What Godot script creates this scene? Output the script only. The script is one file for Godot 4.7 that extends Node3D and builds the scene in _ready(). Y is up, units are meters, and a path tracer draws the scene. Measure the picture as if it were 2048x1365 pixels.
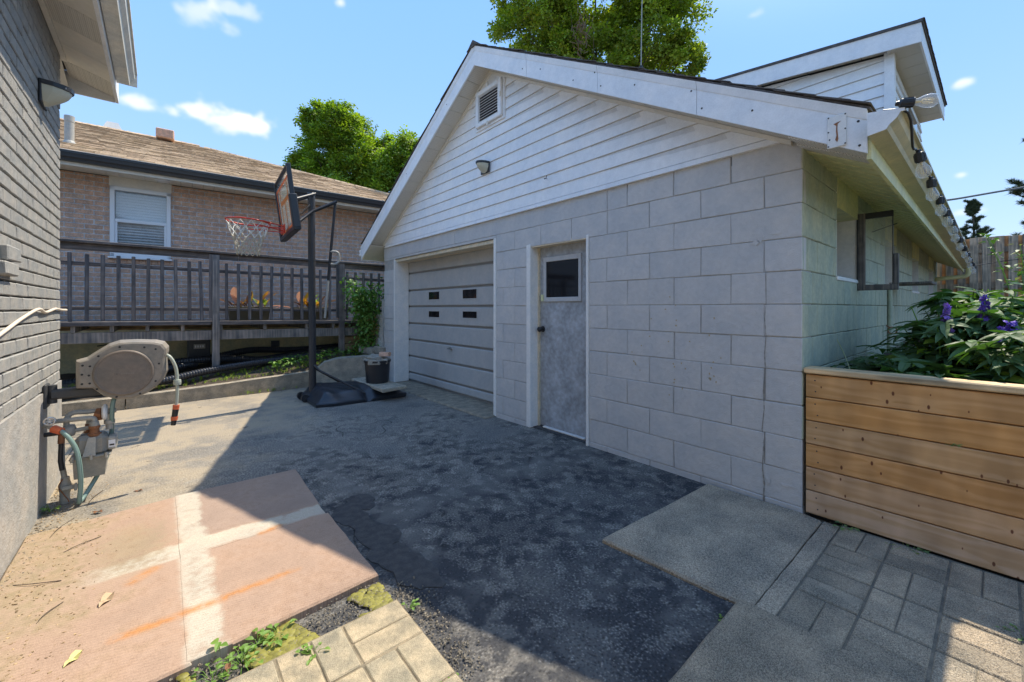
extends Node3D
# A driveway between a painted brick house and a block garage with a white gable.
# x runs along the garage front, z points from the garage to the house, y is up, metres.

const EYE := Vector3(0.0, 1.243, 0.0)
const FRONT := -2.924          # plane of the garage's block front
const SIDE := -0.761           # plane of the garage's right side wall
const LEFT := -6.863           # plane of the garage's left side wall
const RIDGE := -3.812
const PITCH_RIGHT := 0.577
const PITCH_LEFT := 0.545
const HOUSE := 0.565           # plane of the near house wall

var rng := RandomNumberGenerator.new()
var M := {}
var T := {}
var tex_mean := {}
var taken := {}


func _ready() -> void:
	rng.seed = 4711
	make_camera()
	make_sky()
	make_sun()
	make_textures()
	make_materials()
	build_ground()
	build_driveway()
	build_slabs()
	build_near_house()
	build_garage()
	build_dormer()
	build_neighbour()
	build_deck()
	build_kerb()
	build_fence()
	build_planter()
	build_trees()
	build_hoop()
	build_reel()
	build_gas_meter()
	build_lamps()
	build_string_lights()
	build_pipes()
	build_plants()
	build_small_things()


func make_camera() -> void:
	var cam := Camera3D.new()
	cam.name = "camera"
	add_child(cam)
	var near := 0.05
	cam.position = EYE
	cam.rotation.y = deg_to_rad(49.724)
	cam.projection = Camera3D.PROJECTION_FRUSTUM
	cam.set_frustum(2.0 * near * 682.5 / 827.0, Vector2(0.0, -near * 66.5 / 827.0), near, 400.0)
	cam.current = true


func make_sun() -> void:
	var sun := DirectionalLight3D.new()
	sun.name = "sun"
	sun.light_energy = 0.86
	sun.light_color = Color(1.0, 0.955, 0.87)
	sun.light_angular_distance = 0.53
	sun.shadow_enabled = true
	add_child(sun)
	sun.look_at_from_position(Vector3.ZERO, Vector3(0.317, -4.18, 2.49), Vector3.UP)


func make_sky() -> void:
	var w := 2048
	var h := 1024
	var im := Image.create(w, h, false, Image.FORMAT_RGBF)
	var to_sun := Vector3(-0.317, 4.18, -2.49).normalized()
	for y in h:
		var el := PI * 0.5 - PI * (y + 0.5) / h
		var s := sin(el)
		var c := Color(0.30, 0.30, 0.27)
		if s > 0.0:
			var t := pow(1.0 - s, 2.4)
			c = Color(0.138, 0.290, 0.60).lerp(Color(0.30, 0.45, 0.62), t)
			c = c.lerp(Color(0.50, 0.56, 0.60), pow(1.0 - s, 9.0) * 0.75)
		im.fill_rect(Rect2i(0, y, w, 1), c)
	# the air whitens towards the sun, high above the frame
	for y in range(0, 420):
		var el := PI * 0.5 - PI * (y + 0.5) / h
		for x in w:
			var az := TAU * (x + 0.5) / w
			var d := Vector3(sin(az) * cos(el), sin(el), -cos(az) * cos(el))
			var a := d.dot(to_sun)
			if a > 0.82:
				var k := pow((a - 0.82) / 0.18, 3.0)
				var c := im.get_pixel(x, y)
				im.set_pixel(x, y, c + Color(0.9, 0.88, 0.8) * k)
	var n := FastNoiseLite.new()
	n.seed = 9
	n.frequency = 0.035
	n.fractal_octaves = 5
	# clouds: azimuth from the -z axis towards +x, elevation, half width, half height (degrees), density
	for cl in [[-84.0, 20.6, 4.6, 1.9, 1.0], [-91.2, 20.1, 2.4, 0.95, 0.8], [-86.3, 29.6, 3.2, 1.5, 0.5], [-83.6, 30.9, 3.4, 1.2, 0.45], [-72.3, 34.3, 1.0, 0.9, 0.7], [-2.4, 20.3, 1.0, 0.6, 0.75], [-2.4, 12.3, 0.6, 0.4, 0.6], [-2.3, 8.9, 1.6, 0.4, 0.4], [-19.5, 31.5, 1.2, 0.5, 0.25], [-120.0, 24.0, 9.0, 4.0, 0.8], [150.0, 30.0, 14.0, 6.0, 0.8], [70.0, 22.0, 10.0, 4.0, 0.8], [-160.0, 45.0, 12.0, 7.0, 0.7], [40.0, 40.0, 9.0, 5.0, 0.6]]:
		var cx: float = fposmod(cl[0] / 360.0, 1.0) * w
		var cy: float = (90.0 - cl[1]) / 180.0 * h
		var rx: float = cl[2] / 360.0 * w * 1.6
		var ry: float = cl[3] / 180.0 * h * 1.6
		for y in range(int(cy - ry), int(cy + ry) + 1):
			for x in range(int(cx - rx), int(cx + rx) + 1):
				var u := (x - cx) / rx * 1.6
				var v := (y - cy) / ry * 1.6
				if v > 0.0:
					v *= 1.25
				var f := 1.0 - sqrt(u * u + v * v) + n.get_noise_2d(x * 1.1, y * 1.6) * 0.85
				var a: float = smoothstep(0.05, 0.75, f) * cl[4]
				if a > 0.0:
					var px := posmod(x, w)
					var under := smoothstep(-0.3, 1.1, v)
					im.set_pixel(px, y, im.get_pixel(px, y).lerp(Color(0.60, 0.595, 0.59).lerp(Color(0.44, 0.50, 0.57), under), a))
	var pano := PanoramaSkyMaterial.new()
	pano.panorama = ImageTexture.create_from_image(im)
	var sky := Sky.new()
	sky.sky_material = pano
	var env := Environment.new()
	env.background_mode = Environment.BG_SKY
	env.sky = sky
	env.background_energy_multiplier = 0.9
	env.tonemap_mode = Environment.TONE_MAPPER_LINEAR
	env.tonemap_exposure = 2.3
	env.sdfgi_enabled = true
	env.ssao_enabled = true
	env.ssil_enabled = true
	var we := WorldEnvironment.new()
	we.name = "world_environment"
	we.environment = env
	add_child(we)


# ---------------------------------------------------------------- naming

func numbered(n: String) -> String:
	var c: int = taken.get(n, 0)
	taken[n] = c + 1
	return n if c == 0 else "%s_%03d" % [n, c]


func tag(o: Node, label: String, category: String, group := "") -> void:
	o.set_meta("label", label)
	o.set_meta("category", category)
	if group:
		o.set_meta("group", group)


func thing(called: String, label: String, category: String, at := Vector3.ZERO, group := "") -> Node3D:
	var o := Node3D.new()
	o.name = numbered(called)
	add_child(o)
	o.position = at
	tag(o, label, category, group)
	return o


func setting(called: String) -> Node3D:
	var o := Node3D.new()
	o.name = numbered(called)
	add_child(o)
	o.set_meta("kind", "structure")
	return o


func place(called: String, mesh: Mesh, m: Material, parent: Node, xf := Transform3D()) -> MeshInstance3D:
	var o := MeshInstance3D.new()
	o.name = numbered(called) if parent == self else called
	o.mesh = mesh
	o.material_override = m
	o.transform = xf
	parent.add_child(o, true)
	return o


func put(called: String, st: SurfaceTool, m: Material, parent: Node, xf := Transform3D()) -> MeshInstance3D:
	return place(called, st.commit(), m, parent, xf)


func stuff(o: Node) -> Node:
	o.set_meta("kind", "stuff")
	return o


func at(x: float, y: float, z: float) -> Transform3D:
	return Transform3D(Basis(), Vector3(x, y, z))


func turned(x: float, y: float, z: float, ry: float, rx := 0.0, rz := 0.0) -> Transform3D:
	return Transform3D(Basis.from_euler(Vector3(rx, ry, rz)), Vector3(x, y, z))


# ---------------------------------------------------------------- shapes

func fresh() -> SurfaceTool:
	var st := SurfaceTool.new()
	st.begin(Mesh.PRIMITIVE_TRIANGLES)
	return st


func tri(st: SurfaceTool, a: Vector3, b: Vector3, c: Vector3, n: Vector3) -> void:
	var flip := (b - a).cross(c - a).dot(n) > 0.0
	st.set_normal(n)
	st.add_vertex(a)
	st.add_vertex(c if flip else b)
	st.add_vertex(b if flip else c)


func quad(st: SurfaceTool, a: Vector3, b: Vector3, c: Vector3, d: Vector3, n: Vector3) -> void:
	tri(st, a, b, c, n)
	tri(st, a, c, d, n)


func away(st: SurfaceTool, a: Vector3, b: Vector3, c: Vector3, d: Vector3, from: Vector3) -> void:
	var n := (b - a).cross(c - a)
	if n.length_squared() < 1e-16:
		n = (c - a).cross(d - a)
	n = n.normalized()
	if n.dot((a + b + c + d) * 0.25 - from) < 0.0:
		n = -n
	quad(st, a, b, c, d, n)


func hexa(st: SurfaceTool, p: Array) -> void:
	var mid := Vector3.ZERO
	for v in p:
		mid += v / 8.0
	away(st, p[0], p[1], p[2], p[3], mid)
	away(st, p[4], p[5], p[6], p[7], mid)
	for i in 4:
		var j := (i + 1) % 4
		away(st, p[i], p[j], p[j + 4], p[i + 4], mid)


func box(st: SurfaceTool, c: Vector3, s: Vector3, b := Basis()) -> void:
	var p := []
	for y in [-0.5, 0.5]:
		for q in [[-0.5, -0.5], [0.5, -0.5], [0.5, 0.5], [-0.5, 0.5]]:
			p.append(c + b * Vector3(q[0] * s.x, y * s.y, q[1] * s.z))
	hexa(st, p)


# a box between two corners
func span(st: SurfaceTool, x0: float, x1: float, y0: float, y1: float, z0: float, z1: float) -> void:
	box(st, Vector3(x0 + x1, y0 + y1, z0 + z1) * 0.5, Vector3(absf(x1 - x0), absf(y1 - y0), absf(z1 - z0)))


# a box with bevelled edges, its corners moved by up to jit
func bevel(st: SurfaceTool, c: Vector3, s: Vector3, ch: float, jit := 0.0, b := Basis()) -> void:
	var pts := {}
	var h := s * 0.5
	for i in 8:
		var g := Vector3(1 if i & 1 else -1, 1 if i & 2 else -1, 1 if i & 4 else -1)
		var j := Vector3(rng.randf_range(-jit, jit), rng.randf_range(-jit, jit), rng.randf_range(-jit, jit)) if jit > 0.0 else Vector3.ZERO
		for k in 3:
			var e := Vector3(h.x - (0.0 if k == 0 else ch), h.y - (0.0 if k == 1 else ch), h.z - (0.0 if k == 2 else ch))
			pts[i * 3 + k] = c + b * (g * e + j)
	for k in 3:
		var bits := [1, 2, 4]
		var m: int = bits[k]
		var u: int = bits[(k + 1) % 3]
		var v: int = bits[(k + 2) % 3]
		for side in [0, m]:
			away(st, pts[side * 3 + k], pts[(side | u) * 3 + k], pts[(side | u | v) * 3 + k], pts[(side | v) * 3 + k], c)
		# the four edges along axis k join the faces of the other two axes
		var ka := (k + 1) % 3
		var kb := (k + 2) % 3
		for q in [0, u, v, u | v]:
			away(st, pts[q * 3 + ka], pts[(q | m) * 3 + ka], pts[(q | m) * 3 + kb], pts[q * 3 + kb], c)
	for i in 8:
		var a: Vector3 = pts[i * 3]
		var n := (Vector3(pts[i * 3 + 1]) - a).cross(Vector3(pts[i * 3 + 2]) - a).normalized()
		tri(st, a, pts[i * 3 + 1], pts[i * 3 + 2], n if n.dot(a - c) > 0.0 else -n)


func bevel_mesh(s: Vector3, ch: float, jit := 0.0) -> ArrayMesh:
	var st := fresh()
	bevel(st, Vector3.ZERO, s, ch, jit)
	return st.commit()


func tube(st: SurfaceTool, pts: Array, r0: float, r1 := -1.0, sides := 8, caps := true) -> void:
	if r1 < 0.0:
		r1 = r0
	var n := pts.size()
	var rings := []
	var up := Vector3.UP
	var d0: Vector3 = (Vector3(pts[1]) - Vector3(pts[0])).normalized()
	if absf(d0.dot(up)) > 0.9:
		up = Vector3.RIGHT
	for i in n:
		var d: Vector3
		if i == 0:
			d = d0
		elif i == n - 1:
			d = (Vector3(pts[i]) - Vector3(pts[i - 1])).normalized()
		else:
			d = ((Vector3(pts[i]) - Vector3(pts[i - 1])).normalized() + (Vector3(pts[i + 1]) - Vector3(pts[i])).normalized()).normalized()
		var s := d.cross(up).normalized()
		up = s.cross(d).normalized()
		var r := lerpf(r0, r1, float(i) / (n - 1))
		var ring := []
		for k in sides:
			var a := TAU * k / sides
			var o := s * cos(a) + up * sin(a)
			ring.append([Vector3(pts[i]) + o * r, o])
		rings.append(ring)
	for i in n - 1:
		for k in sides:
			var k2 := (k + 1) % sides
			smooth_quad(st, rings[i][k], rings[i][k2], rings[i + 1][k2], rings[i + 1][k])
	if caps:
		for e in [[0, -d0], [n - 1, (Vector3(pts[n - 1]) - Vector3(pts[n - 2])).normalized()]]:
			for k in range(1, sides - 1):
				tri(st, rings[e[0]][0][0], rings[e[0]][k][0], rings[e[0]][k + 1][0], e[1])


# four [point, normal] pairs
func smooth_quad(st: SurfaceTool, a: Array, b: Array, c: Array, d: Array) -> void:
	for t in [[a, b, c], [a, c, d]]:
		var g := (Vector3(t[1][0]) - Vector3(t[0][0])).cross(Vector3(t[2][0]) - Vector3(t[0][0]))
		var o: Array = t
		if g.dot(Vector3(t[0][1]) + Vector3(t[1][1]) + Vector3(t[2][1])) > 0.0:
			o = [t[0], t[2], t[1]]
		for v in o:
			st.set_normal(v[1])
			st.add_vertex(v[0])


# profile of Vector2(radius, height), turned about the y axis of xf
func lathe(st: SurfaceTool, prof: Array, sides := 20, xf := Transform3D(), soft := false) -> void:
	var norms := []
	for i in prof.size() - 1:
		var d: Vector2 = Vector2(prof[i + 1]) - Vector2(prof[i])
		norms.append(Vector2(d.y, -d.x).normalized())
	for i in prof.size() - 1:
		var na: Vector2 = norms[i]
		var nb: Vector2 = norms[i]
		if soft:
			if i > 0:
				na = (na + Vector2(norms[i - 1])).normalized()
			if i < norms.size() - 1:
				nb = (nb + Vector2(norms[i + 1])).normalized()
		for k in sides:
			var a0 := TAU * k / sides
			var a1 := TAU * (k + 1) / sides
			var q := []
			for e in [[prof[i], a0, na], [prof[i], a1, na], [prof[i + 1], a1, nb], [prof[i + 1], a0, nb]]:
				var p: Vector2 = e[0]
				var nn: Vector2 = e[2]
				q.append([xf * Vector3(p.x * cos(e[1]), p.y, p.x * sin(e[1])), (xf.basis * Vector3(nn.x * cos(e[1]), nn.y, nn.x * sin(e[1]))).normalized()])
			smooth_quad(st, q[0], q[1], q[2], q[3])


# a polygon in xy, given thickness along z
func prism(st: SurfaceTool, poly: PackedVector2Array, z0: float, z1: float, xf := Transform3D()) -> void:
	var idx := Geometry2D.triangulate_polygon(poly)
	for e in [[z0, signf(z0 - z1)], [z1, signf(z1 - z0)]]:
		var n := xf.basis * Vector3(0, 0, e[1])
		for i in range(0, idx.size(), 3):
			tri(st, xf * Vector3(poly[idx[i]].x, poly[idx[i]].y, e[0]), xf * Vector3(poly[idx[i + 1]].x, poly[idx[i + 1]].y, e[0]), xf * Vector3(poly[idx[i + 2]].x, poly[idx[i + 2]].y, e[0]), n)
	var turn := 1.0 if Geometry2D.is_polygon_clockwise(poly) else -1.0
	for i in poly.size():
		var a := poly[i]
		var b := poly[(i + 1) % poly.size()]
		var d := (b - a).normalized()
		var n := xf.basis * Vector3(-d.y * turn, d.x * turn, 0.0)
		quad(st, xf * Vector3(a.x, a.y, z0), xf * Vector3(b.x, b.y, z0), xf * Vector3(b.x, b.y, z1), xf * Vector3(a.x, a.y, z1), n)


func curve(pts: Array, steps := 6) -> Array:
	var out := []
	var n := pts.size()
	for i in n - 1:
		var p0: Vector3 = pts[maxi(i - 1, 0)]
		var p1: Vector3 = pts[i]
		var p2: Vector3 = pts[i + 1]
		var p3: Vector3 = pts[mini(i + 2, n - 1)]
		for k in steps:
			out.append(p1.cubic_interpolate(p2, p0, p3, float(k) / steps))
	out.append(pts[n - 1])
	return out


func scatter(called: String, mesh: Mesh, m: Material, parent: Node, xfs: Array, colors: Array = []) -> MultiMeshInstance3D:
	var mm := MultiMesh.new()
	mm.transform_format = MultiMesh.TRANSFORM_3D
	mm.use_colors = not colors.is_empty()
	mm.mesh = mesh
	mm.instance_count = xfs.size()
	for i in xfs.size():
		mm.set_instance_transform(i, xfs[i])
		if mm.use_colors:
			mm.set_instance_color(i, colors[i])
	var o := MultiMeshInstance3D.new()
	o.name = numbered(called) if parent == self else called
	o.multimesh = mm
	o.material_override = m
	parent.add_child(o, true)
	o.set_meta("kind", "stuff")
	return o


func any_basis(sc := 1.0) -> Basis:
	return Basis.from_euler(Vector3(rng.randf() * TAU, rng.randf() * TAU, rng.randf() * TAU)).scaled(Vector3.ONE * sc)


# ---------------------------------------------------------------- textures and materials

func noise_bytes(sd: int, freq: float, w: int, h: int, oct := 4, kind := FastNoiseLite.TYPE_SIMPLEX_SMOOTH) -> PackedByteArray:
	var n := FastNoiseLite.new()
	n.seed = sd
	n.noise_type = kind
	n.frequency = freq
	n.fractal_octaves = oct
	var im := n.get_seamless_image(w, h)
	im.convert(Image.FORMAT_L8)
	return im.get_data()


# layers of [bytes, strength]; the mean is mid
func grey_texture(w: int, mid: float, layers: Array, warm := 0.0) -> ImageTexture:
	var data := PackedByteArray()
	data.resize(w * w * 3)
	for i in w * w:
		var v := mid
		for l in layers:
			v += (l[0][i] / 255.0 - 0.5) * l[1]
		var tint: float = (layers[0][0][i] / 255.0 - 0.5) * warm
		data[i * 3] = clampi(int((v + tint) * 255.0), 0, 255)
		data[i * 3 + 1] = clampi(int(v * 255.0), 0, 255)
		data[i * 3 + 2] = clampi(int((v - tint) * 255.0), 0, 255)
	var t := ImageTexture.create_from_image(Image.create_from_data(w, w, false, Image.FORMAT_RGB8, data))
	tex_mean[t] = pow(mid, 2.2)
	return t


func bump_texture(w: int, layers: Array, strength: float) -> ImageTexture:
	var data := PackedByteArray()
	data.resize(w * w)
	for i in w * w:
		var v := 0.5
		for l in layers:
			v += (l[0][i] / 255.0 - 0.5) * l[1]
		data[i] = clampi(int(v * 255.0), 0, 255)
	var im := Image.create_from_data(w, w, false, Image.FORMAT_L8, data)
	im.convert(Image.FORMAT_RGBA8)
	im.bump_map_to_normal_map(strength)
	return ImageTexture.create_from_image(im)


func streak_bytes(sd: int, w: int, upright: bool) -> PackedByteArray:
	var n := FastNoiseLite.new()
	n.seed = sd
	n.frequency = 0.035
	n.fractal_octaves = 5
	var im := n.get_seamless_image(24, w) if not upright else n.get_seamless_image(w, 24)
	im.resize(w, w, Image.INTERPOLATE_CUBIC)
	im.convert(Image.FORMAT_L8)
	return im.get_data()


func make_textures() -> void:
	var w := 512
	var broad := noise_bytes(1, 0.006, w, w, 4)
	var mid := noise_bytes(2, 0.03, w, w, 4)
	var fine := noise_bytes(3, 0.16, w, w, 3)
	var grit := noise_bytes(4, 0.42, w, w, 2)
	T.paint = grey_texture(w, 0.95, [[broad, 0.05], [mid, 0.05], [fine, 0.05]], 0.02)
	T.worn = grey_texture(w, 0.88, [[broad, 0.10], [mid, 0.10], [fine, 0.10], [grit, 0.08]], 0.04)
	T.concrete = grey_texture(w, 0.76, [[broad, 0.22], [mid, 0.10], [fine, 0.30], [grit, 0.75]], 0.03)
	T.cloudy = grey_texture(w, 0.86, [[mid, 0.20], [broad, 0.20], [fine, 0.02]], -0.03)
	T.brick = grey_texture(w, 0.84, [[broad, 0.12], [mid, 0.16], [grit, 0.22]], 0.05)
	T.foliage = grey_texture(w, 0.85, [[mid, 0.3], [fine, 0.2]], 0.05)
	var sh := streak_bytes(11, w, false)
	var sv := streak_bytes(12, w, true)
	T.wood_h = grey_texture(w, 0.80, [[sh, 0.42], [broad, 0.22], [grit, 0.10]], 0.08)
	T.wood_v = grey_texture(w, 0.80, [[sv, 0.42], [broad, 0.22], [grit, 0.10]], 0.08)
	T.stipple = bump_texture(w, [[mid, 0.5], [fine, 0.3], [grit, 0.15]], 4.0)
	T.rough = bump_texture(w, [[mid, 0.35], [fine, 0.4], [grit, 0.4]], 9.0)
	T.grain_h = bump_texture(w, [[sh, 0.8], [grit, 0.1]], 3.0)
	T.grain_v = bump_texture(w, [[sv, 0.8], [grit, 0.1]], 3.0)
	# perforated soffit: rows of small punched holes
	var im := Image.create(256, 256, false, Image.FORMAT_RGB8)
	im.fill(Color(0.95, 0.95, 0.95))
	for j in 16:
		for i in 16:
			im.fill_rect(Rect2i(i * 16 + (8 if j % 2 else 0), j * 16 + 4, 5, 5), Color(0.42, 0.40, 0.36))
	T.holes = ImageTexture.create_from_image(im)
	# woven net and mesh prints are built as geometry; shingles: mineral grit
	T.mineral = grey_texture(w, 0.76, [[grit, 0.6], [mid, 0.2], [broad, 0.2]], 0.05)


func lin(r: float, g: float, b: float) -> Color:
	return Color(r, g, b).linear_to_srgb()


func mk(key: String, r: float, g: float, b: float, rough: float, tex: Texture2D = null, tile := 1.0, nrm: Texture2D = null, ns := 1.0) -> StandardMaterial3D:
	var m := StandardMaterial3D.new()
	m.resource_name = key
	var k := 1.0
	if tex and tex_mean.has(tex):
		k = 1.0 / tex_mean[tex]
	m.albedo_color = lin(minf(r * k, 0.96), minf(g * k, 0.96), minf(b * k, 0.96))
	m.roughness = rough
	if tex or nrm:
		m.uv1_triplanar = true
		m.uv1_world_triplanar = true
		m.uv1_scale = Vector3.ONE / tile
		m.albedo_texture = tex
		if nrm:
			m.normal_enabled = true
			m.normal_texture = nrm
			m.normal_scale = ns
	M[key] = m
	return m


func variants(key: String, n: int, base: Array, spread: float, hue: float, rough: float, tex: Texture2D, tile: float, nrm: Texture2D = null, ns := 1.0) -> void:
	var a := []
	for i in n:
		var k := 1.0 + rng.randf_range(-spread, spread)
		var t := rng.randf_range(-hue, hue)
		a.append(mk("%s %d" % [key, i], base[0] * k * (1.0 + t), base[1] * k, base[2] * k * (1.0 - t), rough, tex, tile, nrm, ns))
	M[key] = a


func pick(key: String) -> Material:
	var a: Array = M[key]
	return a[rng.randi() % a.size()]


func make_materials() -> void:
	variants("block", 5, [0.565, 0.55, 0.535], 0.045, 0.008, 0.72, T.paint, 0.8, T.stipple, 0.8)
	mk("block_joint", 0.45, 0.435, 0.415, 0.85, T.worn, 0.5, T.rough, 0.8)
	variants("side_block", 5, [0.42, 0.445, 0.33], 0.07, 0.03, 0.8, T.worn, 0.7, T.stipple, 0.9)  # olive and darker: plant bounce and side shade are put into the colour
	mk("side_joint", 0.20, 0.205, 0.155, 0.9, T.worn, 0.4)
	variants("siding", 4, [0.95, 0.915, 0.87], 0.012, 0.012, 0.5, T.paint, 1.3)
	mk("white_metal", 0.95, 0.93, 0.90, 0.42, T.paint, 1.1)
	mk("soffit", 0.78, 0.74, 0.66, 0.55, T.paint, 0.9)
	mk("soffit_holes", 0.80, 0.76, 0.68, 0.6, T.holes, 0.16)
	mk("house_gutter", 0.74, 0.70, 0.62, 0.45, T.worn, 0.9)
	mk("soffit_groove", 0.25, 0.23, 0.18, 0.9)
	mk("crack_dark", 0.27, 0.25, 0.22, 1.0)
	mk("rust_pale", 0.46, 0.36, 0.22, 0.9)
	mk("cream_bounce_metal", 0.80, 0.70, 0.38, 0.5, T.worn, 0.9)  # yellow of the sun bounced off the plants is mixed into this cream
	mk("gutter_metal", 0.58, 0.52, 0.33, 0.45, T.worn, 0.6)
	mk("gutter_stain", 0.34, 0.31, 0.23, 0.8, T.worn, 0.25)
	mk("trim_white", 0.82, 0.80, 0.76, 0.5, T.paint, 0.6, T.stipple, 0.4)
	mk("lintel_cream", 0.72, 0.60, 0.42, 0.6, T.worn, 0.6)
	variants("door_grey", 3, [0.44, 0.435, 0.425], 0.02, 0.01, 0.5, T.paint, 0.9)
	mk("door_groove", 0.24, 0.23, 0.215, 0.7)
	mk("door_cloudy", 0.37, 0.385, 0.405, 0.45, T.cloudy, 0.95)
	mk("door_frame_grey", 0.50, 0.495, 0.49, 0.5, T.paint, 0.5)
	mk("dark_glass", 0.012, 0.012, 0.014, 0.06)
	mk("black", 0.018, 0.018, 0.02, 0.45)
	mk("black_plastic", 0.022, 0.023, 0.027, 0.38, T.paint, 0.3)
	mk("black_worn", 0.03, 0.03, 0.033, 0.5, T.worn, 0.3)
	mk("pipe_black", 0.034, 0.036, 0.042, 0.36)
	mk("roof_dark", 0.10, 0.09, 0.085, 0.95, T.mineral, 0.3)
	variants("roof_tab", 4, [0.12, 0.105, 0.095], 0.15, 0.03, 0.95, T.mineral, 0.3)
	variants("house_brick", 5, [0.36, 0.35, 0.325], 0.06, 0.012, 0.75, T.worn, 0.5, T.rough, 0.7)
	mk("house_joint", 0.09, 0.085, 0.075, 0.95, T.worn, 0.3)
	mk("foundation", 0.37, 0.355, 0.33, 0.8, T.worn, 1.1, T.stipple, 0.8)
	variants("red_brick", 6, [0.64, 0.405, 0.285], 0.14, 0.03, 0.9, T.brick, 0.4, T.rough, 0.8)
	mk("mortar", 0.78, 0.66, 0.54, 0.95, T.concrete, 0.4)
	mk("parging", 0.80, 0.63, 0.37, 0.85, T.worn, 0.9, T.stipple, 0.7)
	variants("tan_shingle", 5, [0.47, 0.335, 0.21], 0.18, 0.03, 0.95, T.mineral, 0.35)
	mk("dark_gutter", 0.04, 0.042, 0.045, 0.35)
	mk("window_white", 0.80, 0.81, 0.82, 0.4)
	mk("blind", 0.70, 0.72, 0.74, 0.6)
	mk("room_dark", 0.05, 0.05, 0.05, 0.9)
	variants("deck_wood", 4, [0.125, 0.110, 0.105], 0.16, 0.03, 0.75, T.wood_h, 0.7)
	variants("deck_post", 4, [0.125, 0.110, 0.105], 0.16, 0.03, 0.75, T.wood_v, 0.7)
	mk("beam_wood", 0.22, 0.20, 0.185, 0.85, T.wood_v, 0.8)
	mk("sash_wood", 0.15, 0.135, 0.125, 0.8, T.wood_v, 0.4)
	mk("raw_wood", 0.36, 0.25, 0.14, 0.85, T.wood_h, 0.6)
	variants("fence_orange", 5, [0.56, 0.30, 0.135], 0.2, 0.06, 0.85, T.wood_v, 0.7)
	variants("fence_wood", 7, [0.37, 0.30, 0.225], 0.2, 0.05, 0.85, T.wood_v, 0.7)
	mk("kerb_concrete", 0.42, 0.36, 0.27, 0.95, T.concrete, 0.6, T.rough, 1.2)
	mk("old_concrete", 0.42, 0.37, 0.29, 0.95, T.concrete, 0.5, T.rough, 1.1)
	mk("pad_concrete", 0.38, 0.31, 0.225, 0.95, T.concrete, 1.25, T.rough, 0.9)
	variants("paver_grey", 6, [0.345, 0.282, 0.20], 0.14, 0.02, 0.95, T.concrete, 0.9, T.rough, 1.1)
	variants("paver_yellow", 4, [0.44, 0.365, 0.245], 0.05, 0.02, 0.95, T.concrete, 0.35, T.rough, 0.9)
	mk("joint_dirt", 0.19, 0.165, 0.125, 1.0, T.concrete, 0.3)
	mk("joint_sand", 0.27, 0.22, 0.145, 1.0, T.concrete, 0.3)
	mk("sill_concrete", 0.33, 0.285, 0.215, 0.95, T.concrete, 0.5, T.rough, 1.0)
	mk("soil", 0.115, 0.088, 0.06, 1.0, T.concrete, 0.5, T.rough, 2.0)
	mk("mulch", 0.19, 0.14, 0.10, 1.0, T.concrete, 0.4, T.rough, 2.0)
	mk("grass_ground", 0.10, 0.12, 0.05, 1.0, T.concrete, 0.8, T.rough, 1.5)
	mk("asphalt_chunk", 0.085, 0.083, 0.083, 0.85, T.concrete, 0.22, T.rough, 1.5)
	variants("gravel", 3, [0.30, 0.255, 0.19], 0.3, 0.03, 0.9, T.concrete, 0.1)
	mk("reel_plastic", 0.28, 0.245, 0.20, 0.45, T.worn, 0.5)
	mk("reel_disc", 0.21, 0.17, 0.135, 0.5, T.worn, 0.6)
	mk("reel_mark", 0.24, 0.205, 0.175, 0.5)
	mk("reel_bracket", 0.06, 0.062, 0.064, 0.5, T.paint, 0.3)
	mk("hose_green", 0.20, 0.30, 0.27, 0.4)
	mk("hose_stripe", 0.10, 0.17, 0.16, 0.4)
	mk("hose_pale", 0.40, 0.43, 0.36, 0.45)
	mk("orange", 0.62, 0.13, 0.05, 0.45)
	mk("meter_grey", 0.27, 0.262, 0.228, 0.5, T.worn, 0.4)
	mk("pipe_grey", 0.38, 0.37, 0.33, 0.5, T.worn, 0.25)
	mk("rust", 0.30, 0.13, 0.06, 0.9, T.worn, 0.12)
	mk("steel", 0.55, 0.55, 0.55, 0.35)
	M.steel.metallic = 0.8
	mk("hoop_red", 0.60, 0.055, 0.025, 0.4)
	mk("board_gold", 0.50, 0.22, 0.05, 0.5)
	mk("board_orange", 0.58, 0.21, 0.06, 0.5)
	mk("net_white", 0.72, 0.69, 0.60, 0.8)
	mk("net_tan", 0.55, 0.48, 0.35, 0.8)
	mk("vinyl", 0.03, 0.034, 0.042, 0.36)
	mk("cable_pale", 0.72, 0.62, 0.50, 0.6)
	mk("lamp_lens", 0.56, 0.55, 0.44, 0.35)
	mk("lattice_white", 0.66, 0.64, 0.60, 0.6)
	mk("stone_pale", 0.36, 0.325, 0.265, 0.95, T.concrete, 0.2, T.rough, 1.0)
	mk("slab_pale", 0.45, 0.40, 0.31, 0.95, T.concrete, 0.35, T.rough, 0.9)
	mk("pot_brown", 0.11, 0.09, 0.05, 0.7, T.worn, 0.4)
	mk("bark", 0.13, 0.10, 0.075, 1.0, T.wood_v, 0.6, T.rough, 1.5)
	mk("wire_grey", 0.16, 0.18, 0.19, 0.6)
	mk("dead_leaf", 0.20, 0.09, 0.04, 0.8)
	mk("dry_leaf", 0.50, 0.36, 0.22, 0.8)
	mk("yellow_leaf", 0.62, 0.58, 0.22, 0.7)
	var clear := StandardMaterial3D.new()
	clear.resource_name = "clear pane"
	clear.transparency = BaseMaterial3D.TRANSPARENCY_ALPHA
	clear.albedo_color = Color(0.9, 0.95, 0.95, 0.10)
	clear.roughness = 0.03
	M.clear = clear
	var grime := StandardMaterial3D.new()
	grime.resource_name = "grime"
	grime.transparency = BaseMaterial3D.TRANSPARENCY_ALPHA
	grime.albedo_color = Color(0.45, 0.38, 0.30, 0.13)
	grime.roughness = 0.9
	M.grime = grime
	var bulb := clear.duplicate()
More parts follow.
